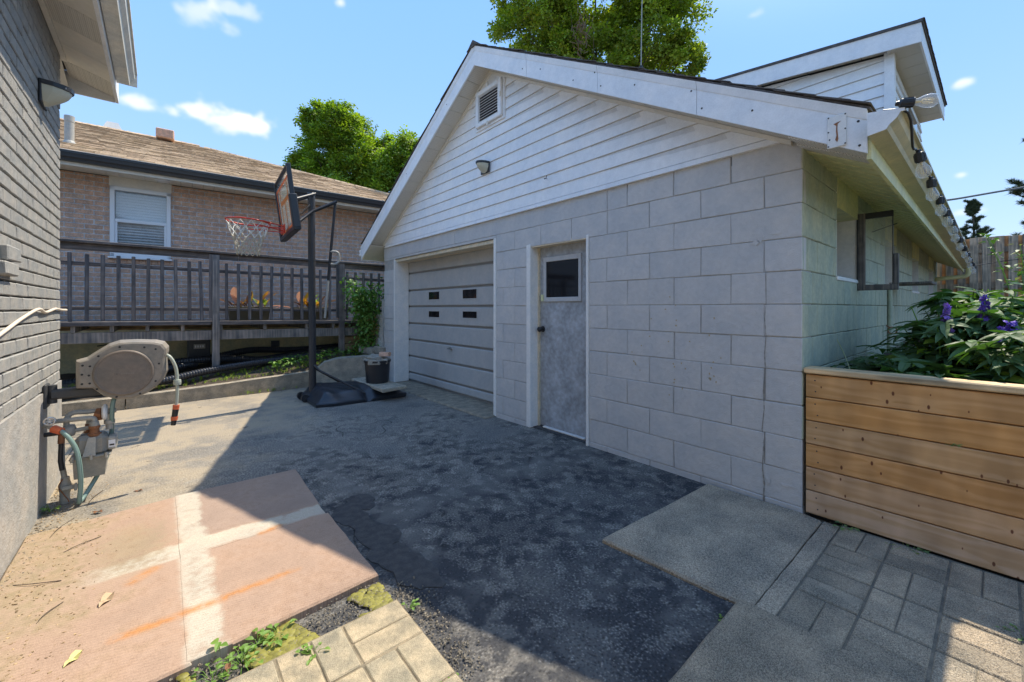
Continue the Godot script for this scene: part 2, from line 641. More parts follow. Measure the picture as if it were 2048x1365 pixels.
	bulb.resource_name = "bulb glass"
	bulb.albedo_color = Color(0.95, 0.96, 0.97, 0.18)
	M.bulb_glass = bulb
	for e in [["board_gold", 0.50, 0.22, 0.05], ["board_orange", 0.58, 0.21, 0.06], ["board_pale", 0.7, 0.68, 0.58]]:
		var bm := mk(e[0], e[1], e[2], e[3], 0.5)
		bm.backlight_enabled = true
		bm.backlight = lin(e[1], e[2], e[3])
	for e in [["leaf", 0.27, 0.41, 0.08, 0.80, 0.92, 0.12], ["garden_leaf", 0.11, 0.20, 0.08, 0.42, 0.58, 0.10], ["weed_leaf", 0.15, 0.27, 0.045, 0.3, 0.44, 0.06], ["pale_leaf", 0.42, 0.44, 0.25, 0.3, 0.35, 0.1], ["needle", 0.07, 0.10, 0.055, 0.03, 0.05, 0.02], ["moss", 0.20, 0.19, 0.035, 0.0, 0.0, 0.0], ["canna_gold", 0.62, 0.40, 0.05, 0.45, 0.24, 0.02], ["canna_pink", 0.80, 0.50, 0.38, 0.4, 0.2, 0.12], ["canna_bronze", 0.20, 0.10, 0.06, 0.2, 0.09, 0.03], ["petal", 0.17, 0.09, 0.52, 0.16, 0.08, 0.42], ["petal_pale", 0.34, 0.20, 0.62, 0.25, 0.15, 0.45], ["nest", 0.16, 0.09, 0.05, 0.0, 0.0, 0.0]]:
		var m := mk(e[0], e[1], e[2], e[3], 0.55)
		m.backlight_enabled = e[4] > 0.0
		m.backlight = lin(e[4], e[5], e[6])
		m.vertex_color_use_as_albedo = true


# ---------------------------------------------------------------- the ground

func sheet(x0: float, x1: float, z0: float, z1: float, nx: int, nz: int, height: Callable, uv := false) -> ArrayMesh:
	var st := fresh()
	var pos := func(i: int, j: int) -> Vector3:
		var x := lerpf(x0, x1, float(i) / nx)
		var z := lerpf(z0, z1, float(j) / nz)
		return Vector3(x, height.call(x, z), z)
	for j in nz + 1:
		for i in nx + 1:
			if uv:
				st.set_uv(Vector2(float(i) / nx, float(j) / nz))
			st.add_vertex(pos.call(i, j))
	for j in nz:
		for i in nx:
			var a := j * (nx + 1) + i
			for k in [a, a + 1, a + nx + 1, a + 1, a + nx + 2, a + nx + 1]:
				st.add_index(k)
	st.generate_normals()
	return st.commit()


func build_ground() -> void:
	var g := place("ground", sheet(-160, 160, -160, 160, 4, 4, func(_x, _z): return -0.08), M.grass_ground, self)
	g.set_meta("kind", "structure")
	var n := FastNoiseLite.new()
	n.seed = 5
	n.frequency = 0.9
	# the bank of soil between the kerb and the neighbouring house
	var bank := func(x: float, z: float) -> float:
		var up := clampf((-7.16 - x) / 0.5, 0.0, 1.0)
		var rise := clampf((-z - 1.2) / 1.4, 0.0, 1.0)
		return 0.12 + 0.13 * up + 0.05 * clampf(-z, 0.0, 1.0) + 0.16 * rise + n.get_noise_2d(x * 3.0, z * 3.0) * 0.03
	var b := place("soil_bank", sheet(-9.4, -7.16, -9.0, 4.0, 40, 160, bank), M.soil, self)
	b.set_meta("kind", "structure")
	# the raised garden beside the garage
	var bed := func(x: float, z: float) -> float:
		return 0.76 + 0.05 * clampf((-z - 5.0) / 3.0, 0.0, 1.5) + n.get_noise_2d(x * 3.0, z * 3.0) * 0.06
	var s := place("garden_soil", sheet(SIDE, 9.0, -13.0, -2.99, 80, 90, bed), M.soil, self)
	s.set_meta("kind", "structure")


func drive_height(x: float, z: float) -> float:
	return 0.012 * sin(x * 1.3 + z * 0.7) * cos(z * 1.9) - 0.006


func build_driveway() -> void:
	var x0 := -7.3
	var x1 := 1.7
	var z0 := -2.99
	var z1 := 0.60
	var w := 2048
	var h := 816
	var a := noise_bytes(21, 0.0045, w, h, 5)     # large patches
	var b := noise_bytes(22, 0.016, w, h, 4)      # hand-sized blotches
	var c := noise_bytes(23, 0.30, w, h, 2)       # aggregate
	var d := noise_bytes(24, 0.55, w, h, 1)
	var e2 := noise_bytes(25, 0.0075, w, h, 3)
	var f2 := noise_bytes(26, 0.034, w, h, 5)
	var cell := FastNoiseLite.new()
	cell.seed = 30
	cell.noise_type = FastNoiseLite.TYPE_CELLULAR
	cell.cellular_return_type = FastNoiseLite.RETURN_DISTANCE2_SUB
	cell.frequency = 0.0062
	cell.domain_warp_enabled = true
	cell.domain_warp_amplitude = 34.0
	cell.domain_warp_frequency = 0.02
	var col := PackedByteArray()
	col.resize(w * h * 3)
	var hgt := PackedByteArray()
	hgt.resize(w * h)
	for j in h:
		var z := lerpf(z0, z1, (j + 0.5) / h)
		for i in w:
			var x := lerpf(x0, x1, (i + 0.5) / w)
			var k := j * w + i
			var va := a[k] / 255.0 - 0.5
			var vb := b[k] / 255.0 - 0.5
			var vc := c[k] / 255.0
			var vd := d[k] / 255.0
			# dust and sand gather on the far left, by the house and the kerb
			var dust := clampf((-3.35 - x) * 0.55 + (z + 0.55) * 0.9 + va * 1.1 + vb * 0.8 - 0.15, 0.0, 1.0)
			dust = maxf(dust, clampf((z - 0.28 + va * 0.5) * 4.0, 0.0, 1.0))
			dust = maxf(dust, clampf((-6.75 - x + vb * 0.5) * 3.0, 0.0, 0.8))
			# black sealer, thickest near the slabs and at the near end, worn through further back
			var seal := clampf(0.62 + (x + 2.7) * 0.26 + va * 0.9 + vb * 0.9, 0.0, 1.0)
			if x > -2.75 and x < -0.6:
				seal = maxf(seal, clampf(1.25 - absf(z + 0.86 + vb * 0.12) * 5.5, 0.0, 1.0))
			# later patches with ragged edges
			var ve := e2[k] / 255.0 - 0.5
			var patch := smoothstep(0.085, 0.115, ve + vb * 0.30 + (vc - 0.5) * 0.05) * clampf((x + 6.6) * 1.2, 0.0, 1.0)
			var bare := smoothstep(0.10, 0.14, -ve + vb * 0.28 + (vc - 0.5) * 0.06)
			var vf := f2[k] / 255.0 - 0.5
			var wear := smoothstep(-0.06, 0.16, vf + ve * 0.45 + va * 0.35 + (vc - 0.5) * 0.22 - 0.03)
			seal = clampf(seal + patch * 0.20 - bare * 0.22 - wear * 0.40, 0.0, 1.0)
			dust *= 0.62 + 0.38 * smoothstep(-0.16, 0.06, vb + va * 0.7)
			seal *= 1.0 - dust * 0.9
			var lr := lerpf(0.250 + va * 0.16, 0.056, seal)
			var lg := lerpf(0.230 + va * 0.13, 0.056, seal)
			var lb := lerpf(0.200 + va * 0.09, 0.059, seal)
			lr = lerpf(lr, 0.41, dust * 0.88)
			lg = lerpf(lg, 0.335, dust * 0.88)
			lb = lerpf(lb, 0.235, dust * 0.88)
			# aggregate shows through
			var stone := smoothstep(0.63 + 0.13 * seal - 0.10 * wear, 0.80, vc * 0.75 + vd * 0.32 + vb * 0.16)
			var dark := smoothstep(0.36, 0.20, vc)
			var kk := 1.0 - 0.6 * dark * (1.0 - dust * 0.65)
			lr = lr * kk + stone * (0.17 + 0.10 * (1.0 - seal)) * (1.0 - dust * 0.82)
			lg = lg * kk + stone * (0.16 + 0.088 * (1.0 - seal)) * (1.0 - dust * 0.82)
			lb = lb * kk + stone * (0.142 + 0.065 * (1.0 - seal)) * (1.0 - dust * 0.82)
			# cracks
			var crack := 0.0
			if vb + va * 0.8 > -0.04:
				crack = smoothstep(0.075, 0.02, cell.get_noise_2d(i, j) + 1.0) * clampf((vb + va * 0.8 + 0.04) * 7.0, 0.0, 1.0)
				lr = lerpf(lr, 0.022, crack * 0.8)
				lg = lerpf(lg, 0.021, crack * 0.8)
				lb = lerpf(lb, 0.020, crack * 0.8)
			col[k * 3] = int(255.0 * pow(clampf(lr, 0.0, 1.0), 0.4545))
			col[k * 3 + 1] = int(255.0 * pow(clampf(lg, 0.0, 1.0), 0.4545))
			col[k * 3 + 2] = int(255.0 * pow(clampf(lb, 0.0, 1.0), 0.4545))
			hgt[k] = clampi(int(255.0 * (0.45 + (vc - 0.5) * 0.5 * (1.0 - dust * 0.5) + vb * 0.25 + stone * 0.12 - crack * 0.4)), 0, 255)
	# long wandering cracks and a few tar stains
	for q in 5:
		var cx := rng.randf_range(0.30, 0.72) * w
		var cy := rng.randf_range(0.03, 0.85) * h
		var dir := rng.randf() * TAU
		var wide := rng.randf_range(0.3, 0.6)
		for step in rng.randi_range(90, 420):
			dir += rng.randfn() * 0.13 - 0.02 * sin(step * 0.05)
			cx += cos(dir)
			cy += sin(dir)
			var rad := wide * (0.6 + 0.6 * absf(sin(step * 0.11)))
			for yy in range(int(cy - rad), int(cy + rad) + 1):
				for xx in range(int(cx - rad), int(cx + rad) + 1):
					if xx < 0 or yy < 0 or xx >= w or yy >= h:
						continue
					var k := yy * w + xx
					for ch in 3:
						col[k * 3 + ch] = int(col[k * 3 + ch] * 0.78)
					hgt[k] = int(hgt[k] * 0.8)
	var m := StandardMaterial3D.new()
	m.resource_name = "worn asphalt"
	m.albedo_texture = ImageTexture.create_from_image(Image.create_from_data(w, h, false, Image.FORMAT_RGB8, col))
	var him := Image.create_from_data(w, h, false, Image.FORMAT_L8, hgt)
	him.convert(Image.FORMAT_RGBA8)
	him.bump_map_to_normal_map(4.0)
	m.normal_enabled = true
	m.normal_texture = ImageTexture.create_from_image(him)
	m.roughness = 0.86
	m.metallic_specular = 0.35
	var drive := place("driveway", sheet(x0, x1, z0, z1, 180, 72, drive_height, true), m, self)
	drive.set_meta("kind", "structure")
	# the drive goes on past the house corner, and unseen light paving is added behind the camera to bounce sun
	var more := place("driveway", sheet(-7.12, -4.42, 0.60, 9.0, 20, 40, func(_x, _z): return 0.0), mk("dusty_drive", 0.36, 0.30, 0.215, 0.95, T.concrete, 0.5, T.rough, 1.0), self)
	more.set_meta("kind", "structure")
	var yard := place("bounce_paving", sheet(1.66, 9.0, -2.95, 0.58, 20, 12, func(_x, _z): return 0.012), mk("bounce_tan", 0.42, 0.36, 0.26, 0.95, T.concrete, 0.5, T.rough, 1.0), self)
	yard.set_meta("kind", "structure")
	# lifted, broken plates of sealer beside the slabs
	var spots := [[-2.50, -0.87, 0.20, 0.09], [-2.22, -0.90, 0.17, 0.11], [-1.97, -0.88, 0.14, 0.10], [-2.66, -0.98, 0.13, 0.08], [-1.78, -0.92, 0.16, 0.10]]
	for s in spots:
		var poly := PackedVector2Array()
		for q in 22:
			var an := TAU * q / 22.0
			var rr := rng.randf_range(0.82, 1.1) + 0.12 * sin(an * 3.0 + s[0] * 9.0)
			poly.append(Vector2(s[0] + cos(an) * s[2] * rr, s[1] + sin(an) * s[3] * rr))
		var st := fresh()
		prism(st, poly, 0.0, 0.011, Transform3D(Basis(Vector3.RIGHT, Vector3(0, 0, 1), Vector3.UP), Vector3(0, drive_height(s[0], s[1]) - 0.006, 0)))
		put("asphalt_plate", st, M.asphalt_chunk, drive)


# ---------------------------------------------------------------- slabs and pavers

func slab_texture() -> ImageTexture:
	# patio area: x -3.6 .. -1.7, z -0.85 .. 0.60
	var w := 1100
	var h := 840
	var a := noise_bytes(41, 0.006, w, h, 4)
	var b := noise_bytes(42, 0.03, w, h, 4)
	var c := noise_bytes(43, 0.35, w, h, 2)
	var data := PackedByteArray()
	data.resize(w * h * 3)
	for j in h:
		var z := lerpf(-0.85, 0.60, (j + 0.5) / h)
		for i in w:
			var x := lerpf(-3.6, -1.7, (i + 0.5) / w)
			var k := j * w + i
			var va := a[k] / 255.0 - 0.5
			var vb := b[k] / 255.0 - 0.5
			var vc := c[k] / 255.0 - 0.5
			var wob := va * 0.10 + vb * 0.05
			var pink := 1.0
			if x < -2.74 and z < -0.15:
				pink = 0.55  # this slab is greyer and darker: its shade is put into the colour
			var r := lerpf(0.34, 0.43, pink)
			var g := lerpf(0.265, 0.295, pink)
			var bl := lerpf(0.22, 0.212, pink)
			# mortar bands between the slabs, smeared over their edges
			var seam := maxf(smoothstep(0.075, 0.035, absf(z + 0.125 + wob * 0.5)), smoothstep(0.085, 0.05, absf(x + 2.655 + wob * 0.5)) * smoothstep(0.34, 0.14, z))
			seam *= clampf(0.86 + vb * 0.9 + va * 0.5, 0.25, 1.0)
			r = lerpf(r, 0.56, seam)
			g = lerpf(g, 0.51, seam)
			bl = lerpf(bl, 0.415, seam)
			# soil washed over the corner by the house
			var dirt := clampf((z - 0.13 + wob * 4.0) * 3.6, 0.0, 1.0) * clampf((-1.95 - x + va) * 2.0, 0.0, 1.0) * (0.75 + vb)
			dirt = maxf(dirt, smoothstep(0.22, 0.05, Vector2((x + 2.86) * 0.55, z - 0.12).length() + vb * 0.14) * 0.75)
			r = lerpf(r, 0.34, dirt * 0.95)
			g = lerpf(g, 0.265, dirt * 0.95)
			bl = lerpf(bl, 0.165, dirt * 0.95)
			# two rust streaks
			for q in [[-2.10, 0.13, -2.10, -0.19, 0.013], [-2.11, -0.21, -2.118, -0.48, 0.011], [-2.58, -0.41, -2.60, -0.50, 0.012], [-2.49, 0.10, -2.55, 0.03, 0.016]]:
				var p0 := Vector2(q[0], q[1])
				var dd := Vector2(q[2], q[3]) - p0
				var t := clampf((Vector2(x, z) - p0).dot(dd) / dd.length_squared(), 0.0, 1.0)
				var dist := Vector2(x, z).distance_to(p0 + dd * t) + vb * 0.03
				var ru := smoothstep(q[4] * 3.2, 0.0, dist) * clampf(0.55 + va * 1.2 + vb * 1.4, 0.1, 0.85)
				r = lerpf(r, 0.52, ru)
				g = lerpf(g, 0.225, ru)
				bl = lerpf(bl, 0.06, ru)
			var worn_edge := clampf((x + 2.15) * 3.0, 0.0, 1.0) * clampf((-0.25 - z) * 4.0, 0.0, 1.0)
			var pit := smoothstep(0.17 - 0.14 * worn_edge, 0.24 - 0.10 * worn_edge, vc + vb * 0.25)
			r = lerpf(r, r * 0.55, pit)
			g = lerpf(g, g * 0.52, pit)
			bl = lerpf(bl, bl * 0.5, pit)
			var stain := smoothstep(-0.1, 0.3, vb * 0.7 + va)
			r *= 1.0 - stain * 0.05
			g *= 1.0 - stain * 0.07
			bl *= 1.0 - stain * 0.10
			var f := 1.0 + vc * 0.66 + vb * 0.12 + va * 0.22
			# broom lines
			f *= 1.0 + 0.05 * sin((x * 0.96 + z * 0.28) * 420.0)
			data[k * 3] = int(255.0 * pow(clampf(r * f, 0.0, 1.0), 0.4545))
			data[k * 3 + 1] = int(255.0 * pow(clampf(g * f, 0.0, 1.0), 0.4545))
			data[k * 3 + 2] = int(255.0 * pow(clampf(bl * f, 0.0, 1.0), 0.4545))
	return ImageTexture.create_from_image(Image.create_from_data(w, h, false, Image.FORMAT_RGB8, data))


# a slab whose outline is given in xz, with a worn edge; uv runs over the patio
func slab(called: String, m: Material, parent: Node, poly: Array, top: float, bottom := -0.05, lip := 0.008) -> MeshInstance3D:
	var st := fresh()
	var mid := Vector2.ZERO
	for p in poly:
		mid += Vector2(p) / poly.size()
	# subdivide and roughen the outline
	var edge := []
	for i in poly.size():
		var p: Vector2 = poly[i]
		var q: Vector2 = poly[(i + 1) % poly.size()]
		var n := maxi(1, int(p.distance_to(q) / 0.07))
		for k in n:
			var e := p.lerp(q, float(k) / n)
			if k > 0:
				e += Vector2(rng.randf_range(-1, 1), rng.randf_range(-1, 1)) * 0.0022
			edge.append(e)
	var put_v := func(p: Vector2, y: float, n: Vector3) -> void:
		st.set_uv(Vector2((p.x + 3.6) / 1.9, (p.y + 0.85) / 1.45))
		st.set_normal(n)
		st.add_vertex(Vector3(p.x, y, p.y))
	var inner := []
	for e in edge:
		inner.append(Vector2(e) + (mid - Vector2(e)).normalized() * lip)
	var m_count := edge.size()
	for i in m_count:
		var i2 := (i + 1) % m_count
		var e0: Vector2 = edge[i]
		var e1: Vector2 = edge[i2]
		var n0: Vector2 = inner[i]
		var n1: Vector2 = inner[i2]
		var out2 := Vector2(e1.y - e0.y, e0.x - e1.x).normalized()
		if out2.dot(e0 - mid) < 0.0:
			out2 = -out2
		var out3 := Vector3(out2.x, 0, out2.y)
		var slope := (out3 + Vector3.UP).normalized()
		var faces := [[[mid, top, Vector3.UP], [n0, top, Vector3.UP], [n1, top, Vector3.UP]], [[n0, top, slope], [e0, top - lip, slope], [e1, top - lip, slope]], [[n0, top, slope], [e1, top - lip, slope], [n1, top, slope]], [[e0, top - lip, out3], [e0, bottom, out3], [e1, bottom, out3]], [[e0, top - lip, out3], [e1, bottom, out3], [e1, top - lip, out3]]]
		for f in faces:
			var v := []
			for q in f:
				v.append(Vector3(q[0].x, q[1], q[0].y))
			var g: Vector3 = (v[1] - v[0]).cross(v[2] - v[0])
			var o: Array = f if g.dot(f[0][2]) < 0.0 else [f[0], f[2], f[1]]
			for q in o:
				put_v.call(q[0], q[1], q[2])
	return put(called, st, m, parent)


func rect(x0: float, x1: float, z0: float, z1: float) -> Array:
	return [Vector2(x0, z0), Vector2(x1, z0), Vector2(x1, z1), Vector2(x0, z1)]


func build_slabs() -> void:
	var pm := StandardMaterial3D.new()
	pm.resource_name = "pink slab"
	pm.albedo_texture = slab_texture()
	pm.roughness = 0.92
	M.pink = pm
	var patio := setting("slab_patio")
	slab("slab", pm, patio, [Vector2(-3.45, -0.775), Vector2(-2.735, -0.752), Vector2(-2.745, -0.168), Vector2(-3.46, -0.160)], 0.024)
	slab("slab", pm, patio, [Vector2(-2.585, -0.757), Vector2(-1.838, -0.757), Vector2(-1.80, -0.178), Vector2(-2.575, -0.182)], 0.026)
	slab("slab", pm, patio, [Vector2(-3.44, -0.085), Vector2(-2.74, -0.080), Vector2(-2.72, 0.555), Vector2(-3.36, 0.555)], 0.0256)
	slab("slab", pm, patio, [Vector2(-2.575, -0.078), Vector2(-1.79, -0.078), Vector2(-1.76, 0.555), Vector2(-2.57, 0.555)], 0.0262)
	slab("mortar_band", pm, patio, rect(-3.445, -1.80, -0.196, -0.066), 0.0278, -0.04, 0.0035)
	slab("mortar_band", pm, patio, rect(-2.755, -2.572, -0.742, -0.185), 0.0274, -0.04, 0.0035)
	slab("mortar_band", pm, patio, rect(-2.75, -2.56, -0.075, 0.55), 0.0249, -0.04, 0.002)
	# concrete pad at the garage corner and the step slab in the foreground
	var pad := setting("concrete_pad")
	slab("slab", M.pad_concrete, pad, [Vector2(-1.315, -2.90), Vector2(-0.775, -2.918), Vector2(-0.66, -2.89), Vector2(-0.655, -1.83), Vector2(-1.362, -1.783)], 0.022, -0.05, 0.01)
	slab("slab", M.pad_concrete, pad, [Vector2(-0.652, -2.90), Vector2(-0.580, -2.90), Vector2(-0.578, -1.85), Vector2(-0.650, -1.835)], 0.018, -0.05, 0.006)
	slab("step_slab", M.paver_grey[0], pad, [Vector2(-0.695, -1.815), Vector2(0.35, -1.83), Vector2(0.35, -0.95), Vector2(-0.685, -0.95)], 0.055, -0.05, 0.012)
	# paving moulded like bricks laid in pairs
	var path := setting("paved_path")
	var bed := fresh()
	span(bed, -0.575, 1.65, -0.06, 0.016, -2.93, -1.84)
	put("joint_bed", bed, M.joint_dirt, path)
	for cx in 5:
		for cz in 2:
			var xa := -0.570 + cx * 0.4 * 0.523
			var za := -2.905 + cz * 0.535
			var wx := 0.205
			for half in 2:
				var zz := za + half * 0.265
				var split_x := (cx + half + cz) % 2 == 0
				for q in 2:
					var s := Vector3(wx * 0.5 if split_x else wx, 0.055, 0.258 if split_x else 0.129)
					var cpos := Vector3(xa + (wx * 0.5 * (q + 0.5) if split_x else wx * 0.5), 0.0, zz + (0.129 if split_x else 0.129 * (q + 0.5)))
					var st := fresh()
					bevel(st, Vector3.ZERO, s - Vector3(0.005, 0, 0.005), 0.004, 0.0012)
					put("paver", st, pick("paver_grey"), path, at(cpos.x, rng.randf_range(-0.006, -0.0035), cpos.z))
	for e in [[0.478, 0.68], [0.69, 1.1], [1.11, 1.6]]:
		slab("paver", M.paver_grey[2], path, rect(e[0], e[1], -2.90, -1.84), 0.018)
	# the sunlit pavers at the bottom
	var near := setting("yellow_paving")
	var nb := fresh()
	span(nb, -1.63, -0.72, -0.06, 0.0235, -0.75, 0.45)
	put("joint_bed", nb, M.joint_sand, near)
	for row in 5:
		for cl in 4:
			var st := fresh()
			var flip := (row + cl) % 2 == 0
			for q in 2:
				st = fresh()
				var s := Vector3(0.112 if flip else 0.224, 0.05, 0.224 if flip else 0.112)
				var cx := -1.625 + cl * 0.2265 + (0.112 * (q + 0.5) if flip else 0.112)
				var cz := -0.748 + row * 0.2265 + (0.112 if flip else 0.112 * (q + 0.5))
				bevel(st, Vector3.ZERO, s - Vector3(0.005, 0, 0.005), 0.004, 0.0012)
				put("paver", st, pick("paver_yellow"), near, at(cx, rng.randf_range(0.003, 0.006), cz))


# ---------------------------------------------------------------- the near house

func brick_course(y0: float, x_from: float, x_to: float, length: float, offset: float) -> Array:
	var out := []
	var x := x_from - offset
	while x < x_to - 0.01:
		var a := maxf(x, x_from)
		var b := minf(x + length, x_to)
		if b - a > 0.03:
			out.append([a, b, y0])
		x += length
	return out


func build_near_house() -> void:
	var h := thing("near_house", "house of light grey painted brick with cream eave at left edge of photo", "house")
	var x_end := -4.43
	var x_far := 3.4
	# mortar core, foundation
	var st := fresh()
	span(st, x_end + 0.008, x_far, 0.72, 3.16, HOUSE + 0.02, HOUSE + 0.30)
	span(st, x_end + 0.008, x_end + 0.3, 0.72, 3.16, HOUSE + 0.30, 6.0)
	span(st, x_far - 0.3, x_far, 0.0, 3.16, HOUSE + 0.30, 6.0)
	span(st, x_end + 0.008, x_far, 0.0, 3.16, 6.0, 6.25)
	put("wall", st, M.house_joint, h)
	st = fresh()
	span(st, x_end - 0.004, x_far, -0.1, 0.714, HOUSE - 0.006, HOUSE + 0.29)
	span(st, x_end - 0.004, x_end + 0.29, -0.1, 0.714, HOUSE + 0.29, 6.0)
	put("foundation", st, M.foundation, h)
	# bricks: the courses the photo shows, one mesh each; those further right are joined
	var far := fresh()
	var meshes := {}
	var row := 0
	var y := 0.722
	while y < 3.11:
		for e in brick_course(y, x_end, x_far, 0.236, 0.118 * (row % 2)):
			var l: float = e[1] - e[0] - 0.017
			var c := Vector3((e[0] + e[1]) * 0.5, y + 0.0325, HOUSE + 0.025 + rng.randf_range(-0.0018, 0.0018))
			if e[0] > -2.75 or (e[0] > -3.0 and y > 2.4):
				bevel(far, c, Vector3(l, 0.0635, 0.05), 0.004)
				continue
			var key := "%d_%d" % [int(round(l * 1000)), rng.randi() % 4]
			if not meshes.has(key):
				meshes[key] = bevel_mesh(Vector3(l, 0.0635, 0.05), 0.004, 0.0016)
			place("brick", meshes[key], pick("house_brick"), h, Transform3D(Basis.from_euler(Vector3(0, rng.randf_range(-0.006, 0.006), rng.randf_range(-0.003, 0.003))), c))
		# the return wall at the corner, joined
		if row % 2 == 0:
			for k in 6:
				bevel(far, Vector3(x_end + 0.022, y + 0.0325, HOUSE + 0.17 + k * 0.236), Vector3(0.05, 0.0635, 0.229), 0.004)
		else:
			for k in 6:
				bevel(far, Vector3(x_end + 0.022, y + 0.0325, HOUSE + 0.288 + k * 0.236), Vector3(0.05, 0.0635, 0.229), 0.004)
		y += 0.0727
		row += 1
	stuff(put("brick_field", far, M.house_brick[1], h))
	# chipped bricks standing proud at the left edge
	for e in [[-3.06, 1.50, 0.20], [-3.04, 1.425, 0.22]]:
		st = fresh()
		bevel(st, Vector3(e[0] + 0.02, e[1], HOUSE - 0.006), Vector3(e[2], 0.066, 0.05), 0.006, 0.004)
		put("broken_brick", st, pick("house_brick"), h)
	# eave: sloping soffit panels, fascia, gutter
	var yw := 3.09
	var yo := 3.005
	var zo := 0.30
	var xe := -4.80
	var x := xe
	var i := 0
	while x < x_far:
		var x2 := minf(x + 0.30, x_far)
		st = fresh()
		var lo := i % 3 == 0
		hexa(st, [Vector3(x + 0.002, yw, HOUSE + 0.0), Vector3(x2 - 0.002, yw, HOUSE), Vector3(x2 - 0.002, yo, zo), Vector3(x + 0.002, yo, zo), Vector3(x + 0.002, yw + 0.012, HOUSE), Vector3(x2 - 0.002, yw + 0.012, HOUSE), Vector3(x2 - 0.002, yo + 0.012, zo), Vector3(x + 0.002, yo + 0.012, zo)])
		put("soffit_panel", st, M.soffit_holes if lo else M.soffit, h)
		x = x2
		i += 1
	# soffit of the other side, round the corner
	for k in 10:
		st = fresh()
		var za := HOUSE + 0.004 + k * 0.30
		hexa(st, [Vector3(x_end, yw, za), Vector3(x_end, yw, za + 0.296), Vector3(xe, yo, za + 0.296), Vector3(xe, yo, za), Vector3(x_end, yw + 0.012, za), Vector3(x_end, yw + 0.012, za + 0.296), Vector3(xe, yo + 0.012, za + 0.296), Vector3(xe, yo + 0.012, za)])
		put("soffit_panel", st, M.soffit, h)
	st = fresh()
	span(st, x_end - 0.03, x_far, yw - 0.03, yw - 0.004, HOUSE - 0.03, HOUSE - 0.004)
	put("soffit_trim", st, M.soffit, h)
	st = fresh()
	span(st, xe - 0.02, x_far, yo - 0.035, yo + 0.13, zo - 0.022, zo - 0.002)
	span(st, xe - 0.022, xe - 0.002, yo - 0.035, yo + 0.13, zo, 6.0)
	put("fascia", st, M.white_metal, h)
	st = fresh()
	var prof := PackedVector2Array([Vector2(0, 0), Vector2(0.075, 0.0), Vector2(0.082, 0.03), Vector2(0.105, 0.06), Vector2(0.112, 0.10), Vector2(0.122, 0.10), Vector2(0.122, 0.118), Vector2(0.100, 0.118), Vector2(0.098, 0.066), Vector2(0.07, 0.012), Vector2(0.006, 0.012), Vector2(0.006, 0.118), Vector2(0, 0.118)])
	# profile x grows towards the driveway (-z)
	prism(st, prof, -4.52, x_far, Transform3D(Basis(Vector3(0, 0, -1), Vector3.UP, Vector3(1, 0, 0)), Vector3(0, yo + 0.022, zo - 0.026)))
	put("gutter", st, M.house_gutter, h)
	st = fresh()
	span(st, -4.523, -4.519, yo + 0.022, yo + 0.138, zo - 0.148, zo - 0.026)
	put("gutter_end", st, M.house_gutter, h)
	# hipped roof
	st = fresh()
	var ov := [Vector3(xe, yo + 0.13, zo - 0.02), Vector3(x_far, yo + 0.13, zo - 0.02), Vector3(x_far, yo + 1.5, 3.4), Vector3(xe + 3.1, yo + 1.5, 3.4)]
	away(st, ov[0], ov[1], ov[2], ov[3], Vector3(0, 0, 3.4))
	away(st, ov[0], ov[3], Vector3(xe, yo + 0.13, 6.5), Vector3(xe, yo + 0.13, 6.5), Vector3(0, 0, 3.4))
	away(st, ov[3], ov[2], Vector3(x_far, yo + 0.13, 6.5), Vector3(xe, yo + 0.13, 6.5), Vector3(0, 0, 3.4))
	put("roof", st, M.roof_dark, h)
	# dark water stain strip: blackened mortar below the eave
	var cab := thing("wall_cable", "pale cream cable tacked along painted grey brick at left edge", "cable")
	st = fresh()
	tube(st, curve([Vector3(-2.3, 1.02, HOUSE - 0.008), Vector3(-2.96, 1.135, HOUSE - 0.012), Vector3(-3.3, 1.19, HOUSE - 0.010), Vector3(-3.62, 1.235, HOUSE - 0.016), Vector3(-3.85, 1.215, HOUSE - 0.010), Vector3(-4.15, 1.235, HOUSE - 0.012), Vector3(-4.38, 1.228, HOUSE - 0.008), Vector3(-4.50, 1.226, HOUSE - 0.02)]), 0.0085, -1, 8)
	put("sheath", st, M.cable_pale, cab)


# ---------------------------------------------------------------- the garage

func pitch(sx: float) -> float:
	return PITCH_RIGHT if sx > 0.0 else PITCH_LEFT


func rake(x: float) -> float:      # underside of the rake at x
	return 3.966 - pitch(x - RIDGE) * absf(x - RIDGE)


func sag(z: float) -> float:       # the eave has sunk a little towards the back
	return -0.013 * (FRONT - z)


# [a, b] minus the holes, as a list of intervals
func cut(a: float, b: float, holes: Array) -> Array:
	var out := [[a, b]]
	for h in holes:
		var nxt := []
		for s in out:
			if h[1] <= s[0] or h[0] >= s[1]:
				nxt.append(s)
				continue
			if h[0] - s[0] > 0.02:
				nxt.append([s[0], h[0]])
			if s[1] - h[1] > 0.02:
				nxt.append([h[1], s[1]])
		out = nxt
	return out


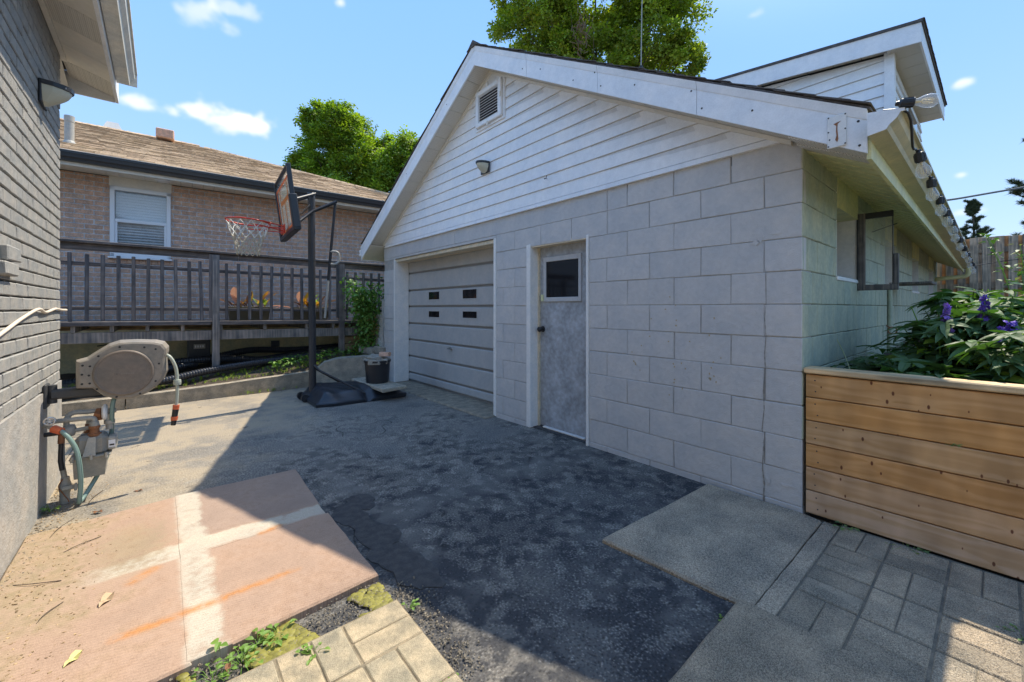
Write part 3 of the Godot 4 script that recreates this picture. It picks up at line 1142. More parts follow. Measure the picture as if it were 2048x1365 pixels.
func build_garage() -> void:
	var g := thing("garage", "grey painted block garage with white sided gable, roll door and side door", "garage")
	var back := -10.96
	# core of the walls, a few millimetres behind the block faces: this is what shows in the joints
	var st := fresh()
	var zf := FRONT - 0.007
	for e in [[LEFT + 0.007, -6.461, -0.1, 2.27], [-3.735, -3.205, -0.1, 2.27], [-2.385, SIDE - 0.007, -0.1, 2.20], [-6.461, -3.735, 2.04, 2.27], [-3.205, -2.385, 1.895, 2.27]]:
		span(st, e[0], e[1], e[2], e[3], zf - 0.19, zf)
	put("wall", st, M.block_joint, g)
	st = fresh()
	var wins := [[-4.40, -3.73], [-6.40, -5.67], [-8.40, -7.71], [-10.50, -9.70]]
	var segs := cut(back, zf - 0.19, wins)
	for s in segs:
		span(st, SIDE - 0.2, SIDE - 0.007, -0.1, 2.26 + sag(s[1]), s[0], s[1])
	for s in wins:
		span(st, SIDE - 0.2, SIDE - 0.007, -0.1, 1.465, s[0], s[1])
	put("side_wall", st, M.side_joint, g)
	st = fresh()
	span(st, LEFT + 0.0, LEFT + 0.19, -0.1, 2.26, back, zf - 0.19)
	span(st, LEFT, SIDE, -0.1, 2.26, back - 0.2, back)
	span(st, LEFT + 0.19, SIDE - 0.2, -0.1, -0.005, back, zf - 0.19)
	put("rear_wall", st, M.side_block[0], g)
	# front blocks
	var holes := [[-6.461, -3.735, 2.04], [-3.205, -2.385, 1.895]]
	for r in range(-1, 11):
		var y0 := 0.045 + 0.2032 * r
		var y1 := y0 + 0.2032
		if r == -1:
			y0 = -0.04
		if r == 10:
			y1 = 2.268
		var odd := posmod(r, 2) == 0
		var x := -0.764 if odd else -0.764 + 0.2032
		while x > LEFT:
			var a := maxf(x - 0.4064, LEFT)
			var b := minf(x, SIDE)
			x -= 0.4064
			var here := []
			for h in holes:
				if y0 < h[2] - 0.03:
					here.append([h[0], h[1]])
			if r == 10:
				here.append([LEFT - 0.1, -2.185])
			for s in cut(a, b, here):
				var w: float = s[1] - s[0] - 0.007
				var ytop := y1
				if r == 9 and s[1] < -3.7:
					continue
				if w < 0.02:
					continue
				st = fresh()
				bevel(st, Vector3.ZERO, Vector3(w + rng.randf_range(-0.002, 0.006), ytop - y0 - rng.randf_range(0.0025, 0.0065), 0.06), 0.0035, 0.0024)
				place("block", st.commit(), pick("block"), g, at((s[0] + s[1]) * 0.5, (y0 + ytop) * 0.5, FRONT - 0.03 + rng.randf_range(-0.0015, 0.0015)))
	# the settlement crack that steps down near the corner
	var cr := [Vector2(-0.960, 1.50), Vector2(-0.957, 1.28), Vector2(-0.964, 1.18), Vector2(-0.958, 1.06), Vector2(-0.966, 0.95), Vector2(-0.962, 0.86), Vector2(-0.972, 0.72), Vector2(-0.968, 0.60), Vector2(-0.980, 0.47), Vector2(-0.972, 0.36), Vector2(-0.978, 0.22), Vector2(-0.968, 0.12), Vector2(-0.974, 0.0)]
	st = fresh()
	for i in cr.size() - 1:
		var n := 5
		for q in n:
			var a: Vector2 = Vector2(cr[i]).lerp(cr[i + 1], float(q) / n)
			var b: Vector2 = Vector2(cr[i]).lerp(cr[i + 1], float(q + 1) / n)
			var wa := 0.0008 + 0.0032 * absf(sin(i * 2.3 + q * 1.7)) * (0.25 + i * 0.06)
			hexa(st, [Vector3(a.x - wa, a.y, FRONT), Vector3(a.x + wa, a.y, FRONT), Vector3(a.x + wa, a.y, FRONT + 0.0024), Vector3(a.x - wa, a.y, FRONT + 0.0024), Vector3(b.x - wa, b.y, FRONT), Vector3(b.x + wa, b.y, FRONT), Vector3(b.x + wa, b.y, FRONT + 0.0024), Vector3(b.x - wa, b.y, FRONT + 0.0024)])
	put("crack", st, M.crack_dark, g)
	for e in [[-0.99, 1.70, 0.02, 0.05], [-1.02, 1.66, 0.03, 0.02], [-0.90, 1.71, 0.05, 0.012], [-0.95, 0.16, 0.02, 0.04], [-0.85, 0.155, 0.05, 0.012], [-0.93, 1.30, 0.018, 0.03]]:
		st = fresh()
		var poly := PackedVector2Array()
		for q in 9:
			var an := TAU * q / 9.0
			poly.append(Vector2(e[0] + cos(an) * e[2] * rng.randf_range(0.5, 1.0), e[1] + sin(an) * e[3] * rng.randf_range(0.5, 1.0)))
		prism(st, poly, FRONT, FRONT + 0.003)
		put("flaked_paint", st, M.block[rng.randi() % 5], g)
	for q in 34:
		st = fresh()
		var sx := rng.randf_range(-1.95, -1.2)
		var sy := 0.86 + rng.randfn() * 0.10 + (0.35 if rng.randf() < 0.25 else 0.0)
		var poly := PackedVector2Array()
		for w in 7:
			var an := TAU * w / 7.0
			poly.append(Vector2(sx + cos(an) * rng.randf_range(0.003, 0.008), sy + sin(an) * rng.randf_range(0.003, 0.010)))
		prism(st, poly, FRONT, FRONT + 0.0026)
		put("rust_spot", st, M.rust_pale, g)
	# smooth lintels over the doors, a band of two lengths
	for e in [[LEFT, -4.62, 2.078, 2.268], [-4.615, -2.188, 2.078, 2.268], [-6.461, -3.735, 2.040, 2.074], [LEFT, -6.466, 2.040, 2.074]]:
		st = fresh()
		bevel(st, Vector3((e[0] + e[1]) * 0.5, (e[2] + e[3]) * 0.5, FRONT - 0.03), Vector3(e[1] - e[0], e[3] - e[2], 0.06), 0.004)
		put("lintel", st, M.block[1], g)
	# side blocks: laid with their ribs upright, so that each shows half lengths
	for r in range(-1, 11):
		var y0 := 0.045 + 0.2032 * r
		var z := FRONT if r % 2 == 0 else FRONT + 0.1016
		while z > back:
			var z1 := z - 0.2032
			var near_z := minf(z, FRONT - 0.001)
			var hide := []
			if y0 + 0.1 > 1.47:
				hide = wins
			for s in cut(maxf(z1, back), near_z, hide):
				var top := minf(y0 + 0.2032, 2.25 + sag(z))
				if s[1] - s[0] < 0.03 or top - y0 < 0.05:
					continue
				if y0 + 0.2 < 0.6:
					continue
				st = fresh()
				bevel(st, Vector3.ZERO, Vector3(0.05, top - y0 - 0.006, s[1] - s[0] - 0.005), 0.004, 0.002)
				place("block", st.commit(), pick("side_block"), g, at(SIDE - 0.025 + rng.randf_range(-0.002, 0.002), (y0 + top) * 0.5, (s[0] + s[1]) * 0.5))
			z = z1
	garage_openings(g)
	garage_gable(g)
	garage_eave(g, back, wins)


func garage_openings(g: Node3D) -> void:
	# ---- the big door
	var st := fresh()
	span(st, -6.47, -3.72, 0.0, 2.06, -3.235, -3.195)
	var door := put("overhead_door", st, M.door_groove, g)
	var rows := [0.035, 0.165, 0.440, 0.712, 0.984, 1.262, 1.528, 1.815, 2.055]
	for i in rows.size() - 1:
		var y0: float = rows[i] + 0.014
		var y1: float = rows[i + 1] - 0.014
		st = fresh()
		bevel(st, Vector3(-5.095, (y0 + y1) * 0.5, -3.188), Vector3(2.72, y1 - y0, 0.036), 0.011)
		put("panel", st, M.door_grey[i % 3], door)
	for e in [[-5.74, -5.42, 1.37, 1.485], [-4.79, -4.46, 1.37, 1.49], [-5.74, -5.42, 1.10, 1.19], [-4.79, -4.455, 1.105, 1.193]]:
		st = fresh()
		span(st, e[0], e[1], e[2], e[3], -3.172, -3.1685)
		put("pane", st, M.dark_glass, door)
		st = fresh()
		for q in [[e[0] - 0.012, e[0], e[2] - 0.012, e[3] + 0.012], [e[1], e[1] + 0.012, e[2] - 0.012, e[3] + 0.012], [e[0], e[1], e[3], e[3] + 0.012], [e[0], e[1], e[2] - 0.012, e[2]]]:
			span(st, q[0], q[1], q[2], q[3], -3.172, -3.165)
		put("pane_frame", st, M.door_grey[1], door)
	st = fresh()
	lathe(st, [Vector2(0.0, 0.0), Vector2(0.03, 0.0), Vector2(0.026, 0.012), Vector2(0.012, 0.016), Vector2(0.012, 0.04), Vector2(0.0, 0.04)], 12, turned(-5.08, 0.66, -3.17, 0, PI / 2))
	box(st, Vector3(-5.09, 0.665, -3.126), Vector3(0.10, 0.022, 0.012), Basis(Vector3.BACK, 0.25))
	put("handle", st, M.steel, door)
	# white jambs, ragged at the foot
	for e in [[-6.463, -6.425, 0.02, 2.04, -3.17, FRONT + 0.006], [-3.772, -3.733, 0.0, 2.04, -3.17, FRONT + 0.010]]:
		st = fresh()
		bevel(st, Vector3((e[0] + e[1]) * 0.5, (e[2] + e[3]) * 0.5, (e[4] + e[5]) * 0.5), Vector3(e[1] - e[0], e[3] - e[2], e[5] - e[4]), 0.004, 0.002)
		put("jamb", st, M.trim_white, g)
	st = fresh()
	span(st, -6.425, -3.772, 1.995, 2.0385, -3.16, FRONT - 0.02)
	put("head_board", st, M.lintel_cream, g)
	st = fresh()
	bevel(st, Vector3(-5.1, -0.03, -2.99), Vector3(2.72, 0.085, 0.44), 0.012, 0.004)
	put("door_sill", st, M.sill_concrete, g)
	# ---- the service door
	st = fresh()
	span(st, -3.145, -2.408, 0.015, 1.87, -3.085, -3.045)
	var sd := put("service_door", st, M.door_cloudy, g)
	st = fresh()
	for q in [[-3.075, -3.035, 1.305, 1.765], [-2.60, -2.565, 1.305, 1.765], [-3.035, -2.60, 1.715, 1.765], [-3.035, -2.60, 1.305, 1.35]]:
		bevel(st, Vector3((q[0] + q[1]) * 0.5, (q[2] + q[3]) * 0.5, -3.04), Vector3(q[1] - q[0], q[3] - q[2], 0.022), 0.004)
	put("window_frame", st, M.door_frame_grey, sd)
	st = fresh()
	span(st, -3.036, -2.599, 1.349, 1.716, -3.046, -3.0385)
	put("pane", st, M.dark_glass, sd)
	st = fresh()
	lathe(st, [Vector2(0.0, 0.0), Vector2(0.032, 0.0), Vector2(0.030, 0.008), Vector2(0.012, 0.012), Vector2(0.012, 0.03), Vector2(0.026, 0.042), Vector2(0.028, 0.056), Vector2(0.018, 0.068), Vector2(0.0, 0.07)], 16, turned(-3.092, 1.02, -3.045, 0, PI / 2))
	put("knob", st, M.black, sd)
	st = fresh()
	bevel(st, Vector3(-3.08, 1.345, -3.028), Vector3(0.03, 0.07, 0.03), 0.004)
	put("alarm_contact", st, M.cream_bounce_metal, sd)
	st = fresh()
	bevel(st, Vector3(-2.78, 0.012, -3.02), Vector3(0.55, 0.02, 0.035), 0.004, 0.003)
	put("weather_strip", st, M.trim_white, sd)
	for e in [[-3.207, -3.145, 0.0, 1.9, -3.10, FRONT + 0.014], [-2.412, -2.383, 0.0, 1.9, -3.10, FRONT + 0.014]]:
		st = fresh()
		bevel(st, Vector3((e[0] + e[1]) * 0.5, (e[2] + e[3]) * 0.5, (e[4] + e[5]) * 0.5), Vector3(e[1] - e[0], e[3] - e[2], e[5] - e[4]), 0.005, 0.002)
		put("jamb", st, M.trim_white, g)
	st = fresh()
	span(st, -3.146, -3.128, 0.0, 1.87, -3.044, -3.02)
	put("door_stop", st, M.lintel_cream, g)
	st = fresh()
	span(st, -3.145, -2.412, 1.866, 1.8935, -3.09, FRONT - 0.004)
	put("head_board", st, M.lintel_cream, g)
	st = fresh()
	span(st, -3.145, -2.412, -0.05, 0.006, -3.10, FRONT - 0.03)
	put("door_sill", st, M.asphalt_chunk, g)
	# dark lining behind the doors
	st = fresh()
	span(st, -6.47, -2.3, 0.0, 2.06, -3.40, -3.38)
	put("inner_lining", st, M.black, g)


func garage_gable(g: Node3D) -> void:
	var st := fresh()
	prism(st, PackedVector2Array([Vector2(LEFT, 2.27), Vector2(SIDE, 2.27), Vector2(RIDGE, 3.965)]), FRONT - 0.2, FRONT - 0.02)
	prism(st, PackedVector2Array([Vector2(LEFT, 2.27), Vector2(SIDE, 2.27), Vector2(RIDGE, 3.965)]), -11.1, -10.95)
	put("gable_wall", st, M.soffit_groove, g)
	st = fresh()
	hexa(st, [Vector3(-6.80, 2.262, FRONT + 0.028), Vector3(-0.82, 2.262, FRONT + 0.028), Vector3(-0.82, 2.262, FRONT - 0.02), Vector3(-6.80, 2.262, FRONT - 0.02), Vector3(-6.76, 2.30, FRONT + 0.022), Vector3(-0.87, 2.30, FRONT + 0.022), Vector3(-0.87, 2.30, FRONT - 0.02), Vector3(-6.76, 2.30, FRONT - 0.02)])
	put("starter_trim", st, M.siding[0], g)
	var y := 2.302
	var step := 0.127
	var i := 0
	while y < 3.93:
		var y1 := minf(y + step, 3.955)
		var l0 := (3.972 - y) / PITCH_LEFT
		var l1 := (3.972 - y1) / PITCH_LEFT
		var h0 := (3.972 - y) / PITCH_RIGHT
		var h1 := (3.972 - y1) / PITCH_RIGHT
		st = fresh()
		var za := FRONT + 0.019
		var zb := FRONT + 0.007
		hexa(st, [Vector3(RIDGE - l0, y + 0.003, za), Vector3(RIDGE + h0, y + 0.003, za), Vector3(RIDGE + h0, y + 0.003, FRONT - 0.02), Vector3(RIDGE - l0, y + 0.003, FRONT - 0.02), Vector3(RIDGE - l1, y1, zb), Vector3(RIDGE + h1, y1, zb), Vector3(RIDGE + h1, y1, FRONT - 0.02), Vector3(RIDGE - l1, y1, FRONT - 0.02)])
		put("siding_plank", st, M.siding[i % 4], g)
		y += step
		i += 1
	for j in 11:
		var gy := 2.302 + 0.127 * (j + 1)
		var gx := RIDGE + (3.972 - gy) / PITCH_RIGHT - 0.05
		var gl := rng.randf_range(0.5, 1.0)
		st = fresh()
		hexa(st, [Vector3(gx - gl, gy - 0.010, FRONT + 0.006), Vector3(gx, gy - 0.045, FRONT + 0.006), Vector3(gx, gy - 0.045, FRONT + 0.0145), Vector3(gx - gl, gy - 0.010, FRONT + 0.0105), Vector3(gx - gl, gy - 0.002, FRONT + 0.006), Vector3(gx - 0.02, gy - 0.002, FRONT + 0.006), Vector3(gx - 0.02, gy - 0.002, FRONT + 0.0095), Vector3(gx - gl, gy - 0.002, FRONT + 0.0095)])
		put("grime_streak", st, M.grime, g)
	# louvred vent with four turn latches
	st = fresh()
	var v := [-4.06, -3.575, 3.385, 3.805]
	for q in [[v[0], v[0] + 0.05, v[2], v[3]], [v[1] - 0.06, v[1], v[2], v[3]], [v[0] + 0.05, v[1] - 0.06, v[3] - 0.05, v[3]], [v[0] + 0.05, v[1] - 0.06, v[2], v[2] + 0.05]]:
		bevel(st, Vector3((q[0] + q[1]) * 0.5, (q[2] + q[3]) * 0.5, FRONT + 0.036), Vector3(q[1] - q[0], q[3] - q[2], 0.05), 0.005)
	var vent := put("vent", st, M.siding[1], g)
	st = fresh()
	span(st, v[0] + 0.03, v[1] - 0.03, v[2] + 0.03, v[3] - 0.03, FRONT + 0.018, FRONT + 0.027)
	put("screen", st, M.black_worn, vent)
	for k in 10:
		st = fresh()
		box(st, Vector3((v[0] + v[1]) * 0.5, v[2] + 0.066 + k * 0.032, FRONT + 0.040), Vector3(v[1] - v[0] - 0.11, 0.004, 0.022), Basis(Vector3.RIGHT, 0.6))
		put("slat", st, M.siding[2], vent)
	for e in [[-3.82, 3.825], [-3.82, 3.372], [-4.065, 3.60], [-3.585, 3.62]]:
		st = fresh()
		bevel(st, Vector3(e[0], e[1], FRONT + 0.062), Vector3(0.026, 0.055, 0.018), 0.004)
		put("latch", st, M.soffit, vent)
	st = fresh()
	for q in [[v[0] - 0.03, v[0] - 0.004, v[2] - 0.03, v[3] + 0.03], [v[1] + 0.004, v[1] + 0.03, v[2] - 0.03, v[3] + 0.02], [v[0] - 0.004, v[1] + 0.004, v[2] - 0.03, v[2] - 0.004]]:
		span(st, q[0], q[1], q[2], q[3], FRONT, FRONT + 0.030)
	put("channel_trim", st, M.siding[3], vent)
	# rake fascia in lengths, soffit panels behind it
	var zo := FRONT + 0.25
	var lengths := [[-7.262, -5.45], [-5.447, RIDGE], [RIDGE, -2.945], [-2.941, -2.095], [-2.092, -1.285], [-1.282, -0.425]]
	for e in lengths:
		st = fresh()
		var a: float = e[0]
		var b: float = e[1]
		var p := []
		for yy in [0.0, 0.215]:
			p.append(Vector3(a, rake(a) + yy, zo - 0.016))
			p.append(Vector3(b, rake(b) + yy, zo - 0.016))
			p.append(Vector3(b, rake(b) + yy, zo))
			p.append(Vector3(a, rake(a) + yy, zo))
		hexa(st, p)
		# the drip edge folded over the top
		p = []
		for yy in [0.165, 0.217]:
			p.append(Vector3(a, rake(a) + yy, zo))
			p.append(Vector3(b, rake(b) + yy, zo))
			p.append(Vector3(b, rake(b) + yy, zo + (0.003 if yy < 0.2 else 0.012)))
			p.append(Vector3(a, rake(a) + yy, zo + (0.003 if yy < 0.2 else 0.012)))
		hexa(st, p)
		put("fascia", st, M.white_metal, g)
	for sx in [-1.0, 1.0]:
		var n := 13 if sx > 0.0 else 18
		var total := 3.36
		for k in n:
			var a: float = total * k / n
			var b: float = total * (k + 1) / n - 0.005
			st = fresh()
			var p := []
			for yy in [0.018, 0.026]:
				p.append(Vector3(RIDGE + sx * a, 3.966 - pitch(sx) * a + yy, FRONT - 0.01))
				p.append(Vector3(RIDGE + sx * b, 3.966 - pitch(sx) * b + yy, FRONT - 0.01))
				p.append(Vector3(RIDGE + sx * b, 3.966 - pitch(sx) * b + yy, zo - 0.018))
				p.append(Vector3(RIDGE + sx * a, 3.966 - pitch(sx) * a + yy, zo - 0.018))
			hexa(st, p)
			put("soffit_panel", st, M.soffit_holes, g)
		# folded channel between siding and soffit
		st = fresh()
		var q := []
		for yy in [-0.012, 0.016]:
			q.append(Vector3(RIDGE, 3.966 + yy, FRONT + 0.0))
			q.append(Vector3(RIDGE + sx * 3.0, 3.966 - pitch(sx) * 3.0 + yy, FRONT + 0.0))
			q.append(Vector3(RIDGE + sx * 3.0, 3.966 - pitch(sx) * 3.0 + yy, FRONT + 0.036))
			q.append(Vector3(RIDGE, 3.966 + yy, FRONT + 0.036))
		hexa(st, q)
		put("channel_trim", st, M.soffit, g)
	# screws and the rusty patch plate
	for e in [[-3.0, 0.07], [-2.75, 0.10], [-2.35, 0.06], [-2.12, 0.16], [-2.06, 0.06], [-1.75, 0.12], [-1.32, 0.15], [-1.25, 0.05], [-0.95, 0.1], [-0.46, 0.15], [-0.455, 0.03], [-4.4, 0.1], [-5.5, 0.12]]:
		st = fresh()
		lathe(st, [Vector2(0.0, 0.004), Vector2(0.005, 0.003), Vector2(0.0065, 0.0)], 8, turned(e[0], rake(e[0]) + e[1], zo, 0, PI / 2))
		put("screw", st, M.black_worn, g)
	st = fresh()
	bevel(st, Vector3(-0.545, 2.158, zo + 0.006), Vector3(0.080, 0.165, 0.008), 0.002, 0.001)
	var plate := put("patch_plate", st, M.trim_white, g)
	st = fresh()
	prism(st, PackedVector2Array([Vector2(-0.003, 0.0), Vector2(-0.002, 0.03), Vector2(-0.014, 0.042), Vector2(-0.004, 0.045), Vector2(0.018, 0.050), Vector2(0.004, 0.038), Vector2(0.003, 0.01), Vector2(0.005, -0.015), Vector2(0.007, -0.04), Vector2(0.002, -0.055), Vector2(-0.006, -0.042), Vector2(-0.001, -0.02)]), 0.0, 0.0012, at(-0.545, 2.155, zo + 0.0102))
	put("rust_stain", st, M.rust, plate)
	for e in [[-0.58, 2.235], [-0.51, 2.235], [-0.58, 2.16], [-0.51, 2.16], [-0.58, 2.085], [-0.51, 2.085], [-0.575, 2.12]]:
		st = fresh()
		lathe(st, [Vector2(0.0, 0.003), Vector2(0.0035, 0.002), Vector2(0.004, 0.0)], 8, turned(e[0], e[1], zo + 0.010, 0, PI / 2))
		put("screw", st, M.black_worn, plate)
	# a scrap of white foam wedged into the foot of the left rake
	st = fresh()
	for scrap in 9:
		bevel(st, Vector3(-7.26 + rng.randf_range(-0.07, 0.03), 2.19 + rng.randf_range(-0.06, 0.07), zo - 0.02 + rng.randf_range(-0.05, 0.02)), Vector3(0.06, 0.05, 0.05) * rng.randf_range(0.6, 1.2), 0.012, 0.008, any_basis())
	put("foam_scrap", st, M.white_metal, g)
	# cup hook in the siding
	st = fresh()
	tube(st, curve([Vector3(-2.9, 2.52, FRONT + 0.01), Vector3(-2.9, 2.52, FRONT + 0.045), Vector3(-2.885, 2.505, FRONT + 0.06), Vector3(-2.87, 2.52, FRONT + 0.05), Vector3(-2.872, 2.54, FRONT + 0.045)]), 0.003, -1, 6)
	put("hook", st, M.black, g)


func garage_eave(g: Node3D, back: float, wins: Array) -> void:
	var st: SurfaceTool
	var zo := FRONT + 0.25
	# window openings: white reveals, header boards, frames
	for i in wins.size():
		var w: Array = wins[i]
		st = fresh()
		span(st, SIDE - 0.2, SIDE - 0.004, 1.46, 2.2 + sag(w[0]), w[0] - 0.004, w[0] + 0.012)
		var fr := put("window", st, M.trim_white, g)
		st = fresh()
		span(st, SIDE - 0.2, SIDE - 0.004, 1.46, 2.2 + sag(w[0]), w[1] - 0.012, w[1] + 0.004)
		put("reveal", st, M.trim_white, fr)
		st = fresh()
		bevel(st, Vector3(SIDE - 0.1, 1.458, (w[0] + w[1]) * 0.5), Vector3(0.215, 0.03, w[1] - w[0] + 0.03), 0.005, 0.003)
		put("sill", st, M.trim_white, fr)
		st = fresh()
		span(st, SIDE - 0.14, SIDE + 0.004, 1.99 + sag(w[0]), 2.22 + sag(w[0]), w[0] + 0.012, w[1] - 0.012)
		put("header_board", st, M.cream_bounce_metal, fr)
		st = fresh()
		span(st, SIDE - 0.19, SIDE - 0.17, 1.47, 2.0, w[0] + 0.012, w[1] - 0.012)
		put("pane", st, M.room_dark, fr)
	# first casement, swung open: stiles, rails
	st = fresh()
	var zs := -4.395
	bevel(st, Vector3(-0.735, 1.70, zs), Vector3(0.05, 0.63, 0.03), 0.003)
	bevel(st, Vector3(-0.61, 1.408, zs), Vector3(0.20, 0.046, 0.03), 0.003)
	bevel(st, Vector3(-0.524, 1.55, zs), Vector3(0.032, 0.24, 0.03), 0.003)
	var sash := put("casement", st, M.sash_wood, g)
	st = fresh()
	bevel(st, Vector3(-0.625, 1.99, zs), Vector3(0.17, 0.046, 0.028), 0.003)
	span(st, -0.546, -0.541, 1.43, 1.97, zs - 0.006, zs + 0.012)
	span(st, -0.763, -0.757, 1.385, 2.015, zs - 0.012, zs + 0.017)
	put("seal", st, M.black_worn, sash)
	st = fresh()
	span(st, -0.712, -0.545, 1.43, 1.97, zs - 0.002, zs + 0.002)
	put("pane", st, M.clear, sash)
	st = fresh()
	tube(st, [Vector3(-0.70, 1.885, zs - 0.2), Vector3(-0.52, 1.905, zs)], 0.004, -1, 6)
	put("stay", st, M.black_worn, sash)
	st = fresh()
	bevel(st, Vector3(-0.60, 1.50, -6.15), Vector3(0.32, 0.022, 0.5), 0.003)
	put("hopper_sash", st, M.sash_wood, g)
	# conduit and ring
	st = fresh()
	tube(st, [Vector3(SIDE + 0.02, 0.6, -5.80), Vector3(SIDE + 0.02, 1.46, -5.80)], 0.02, -1, 8)
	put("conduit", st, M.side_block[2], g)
	st = fresh()
	var ring := []
	for k in 13:
		ring.append(Vector3(SIDE + 0.05 + 0.035 * cos(TAU * k / 12.0), 1.01 + 0.035 * sin(TAU * k / 12.0), -5.72))
	tube(st, ring, 0.006, -1, 6, false)
	tube(st, [Vector3(SIDE, 1.06, -5.72), Vector3(SIDE + 0.03, 1.04, -5.72)], 0.006, -1, 6)
	put("ring_hook", st, M.rust, g)
	# sloping eave soffit: narrow ribbed strips
	var z := zo - 0.02
	var k2 := 0
	while z > back:
		var z1 := maxf(z - 0.075, back)
		st = fresh()
		var drop := 0.007 if k2 % 2 == 0 else 0.0
		var p := []
		for yy in [0.0, 0.01]:
			p.append(Vector3(SIDE - 0.01, 2.205 + sag(z) + yy - drop, z))
			p.append(Vector3(-0.43, 2.022 + sag(z) + yy - drop, z))
			p.append(Vector3(-0.43, 2.022 + sag(z1) + yy - drop, z1 + 0.010))
			p.append(Vector3(SIDE - 0.01, 2.205 + sag(z1) + yy - drop, z1 + 0.010))
		hexa(st, p)
		put("soffit_panel", st, M.cream_bounce_metal if z < FRONT - 0.02 else M.soffit_holes, g)
		z = z1
		k2 += 1
	st = fresh()
	hexa(st, [Vector3(SIDE - 0.006, 2.228, zo - 0.03), Vector3(-0.43, 2.052, zo - 0.03), Vector3(-0.43, 2.052 + sag(back), back), Vector3(SIDE - 0.006, 2.228 + sag(back), back), Vector3(SIDE - 0.006, 2.24, zo - 0.03), Vector3(-0.43, 2.062, zo - 0.03), Vector3(-0.43, 2.062 + sag(back), back), Vector3(SIDE - 0.006, 2.24 + sag(back), back)])
	put("soffit_backing", st, M.soffit_groove, g)
	st = fresh()
	for e in [[-0.43, -0.412, 1.985, 2.16]]:
		hexa(st, [Vector3(e[0], e[2], zo - 0.018), Vector3(e[1], e[2], zo - 0.018), Vector3(e[1], e[2] + sag(back), back), Vector3(e[0], e[2] + sag(back), back), Vector3(e[0], e[3], zo - 0.018), Vector3(e[1], e[3], zo - 0.018), Vector3(e[1], e[3] + sag(back), back), Vector3(e[0], e[3] + sag(back), back)])
	put("eave_fascia", st, M.cream_bounce_metal, g)
	st = fresh()
	hexa(st, [Vector3(LEFT - 0.41, 2.075, zo), Vector3(LEFT - 0.39, 2.075, zo), Vector3(LEFT - 0.39, 2.075, back), Vector3(LEFT - 0.41, 2.075, back), Vector3(LEFT - 0.41, 2.27, zo), Vector3(LEFT - 0.39, 2.27, zo), Vector3(LEFT - 0.39, 2.27, back), Vector3(LEFT - 0.41, 2.27, back)])
	put("eave_fascia", st, M.white_metal, g)
	st = fresh()
	hexa(st, [Vector3(LEFT, 2.29, zo - 0.02), Vector3(LEFT - 0.39, 2.09, zo - 0.02), Vector3(LEFT - 0.39, 2.09, back), Vector3(LEFT, 2.29, back), Vector3(LEFT, 2.30, zo - 0.02), Vector3(LEFT - 0.39, 2.10, zo - 0.02), Vector3(LEFT - 0.39, 2.10, back), Vector3(LEFT, 2.30, back)])
	put("soffit_panel", st, M.soffit, g)
	# gutter with a moulded face, hung so that it falls towards the back
	st = fresh()
	var prof := [Vector2(0.0, 0.0), Vector2(0.068, 0.012), Vector2(0.078, 0.03), Vector2(0.105, 0.055), Vector2(0.118, 0.078), Vector2(0.132, 0.078), Vector2(0.132, 0.092), Vector2(0.112, 0.092), Vector2(0.098, 0.062), Vector2(0.066, 0.024), Vector2(0.006, 0.012), Vector2(0.006, 0.10), Vector2(0.0, 0.10)]
	for j in prof.size():
		var a: Vector2 = prof[j]
		var b: Vector2 = prof[(j + 1) % prof.size()]
		away(st, Vector3(-0.411 + a.x, 2.072 + a.y, -2.60), Vector3(-0.411 + b.x, 2.072 + b.y, -2.60), Vector3(-0.411 + b.x, 1.925 + b.y, -10.75), Vector3(-0.411 + a.x, 1.925 + a.y, -10.75), Vector3(-0.411 + 0.058, 2.0 + 0.05, -6.6))
	var gut := put("gutter", st, M.gutter_metal, g)
	st = fresh()
	var cap := PackedVector2Array([Vector2(0, 0), Vector2(0.068, 0.012), Vector2(0.078, 0.03), Vector2(0.105, 0.055), Vector2(0.118, 0.078), Vector2(0.132, 0.078), Vector2(0.132, 0.092), Vector2(0.0, 0.112)])
	prism(st, cap, 0.0, 0.004, at(-0.413, 2.071, -2.602))
	put("gutter_end", st, M.white_metal, gut)
	st = fresh()
	var gz := -2.66
	for j in 26:
		var len := rng.randf_range(0.2, 0.34)
		span(st, -0.402 + rng.randf_range(0.0, 0.01), -0.356 + rng.randf_range(-0.01, 0.006), 2.062, 2.0755, 0, 0.001)
		gz -= len
	# downspout: an elbow and a run back to the wall
	st = fresh()
	tube(st, curve([Vector3(-0.355, 1.95, -10.68), Vector3(-0.35, 1.86, -10.68), Vector3(-0.38, 1.80, -10.69), Vector3(-0.46, 1.785, -10.70), Vector3(-0.73, 1.76, -10.72), Vector3(-0.80, 1.72, -10.99), Vector3(-0.80, 1.2, -11.0)], 5), 0.036, -1, 10)
	put("downspout", st, M.cream_bounce_metal, gut)
	# roof: two planes of board, then shingle tabs along the rakes and the lowest courses
	st = fresh()
	for sx in [-1.0, 1.0]:
		var p := []
		for yy in [0.0, 0.012]:
			p.append(Vector3(RIDGE, 4.186 + yy, -2.668))
			p.append(Vector3(RIDGE + sx * 3.40, 4.186 - pitch(sx) * 3.40 + yy, -2.668))
			p.append(Vector3(RIDGE + sx * 3.40, 4.186 - pitch(sx) * 3.40 + yy, -11.25))
			p.append(Vector3(RIDGE, 4.186 + yy, -11.25))
		hexa(st, p)
	var roof := put("roof", st, M.roof_dark, g)
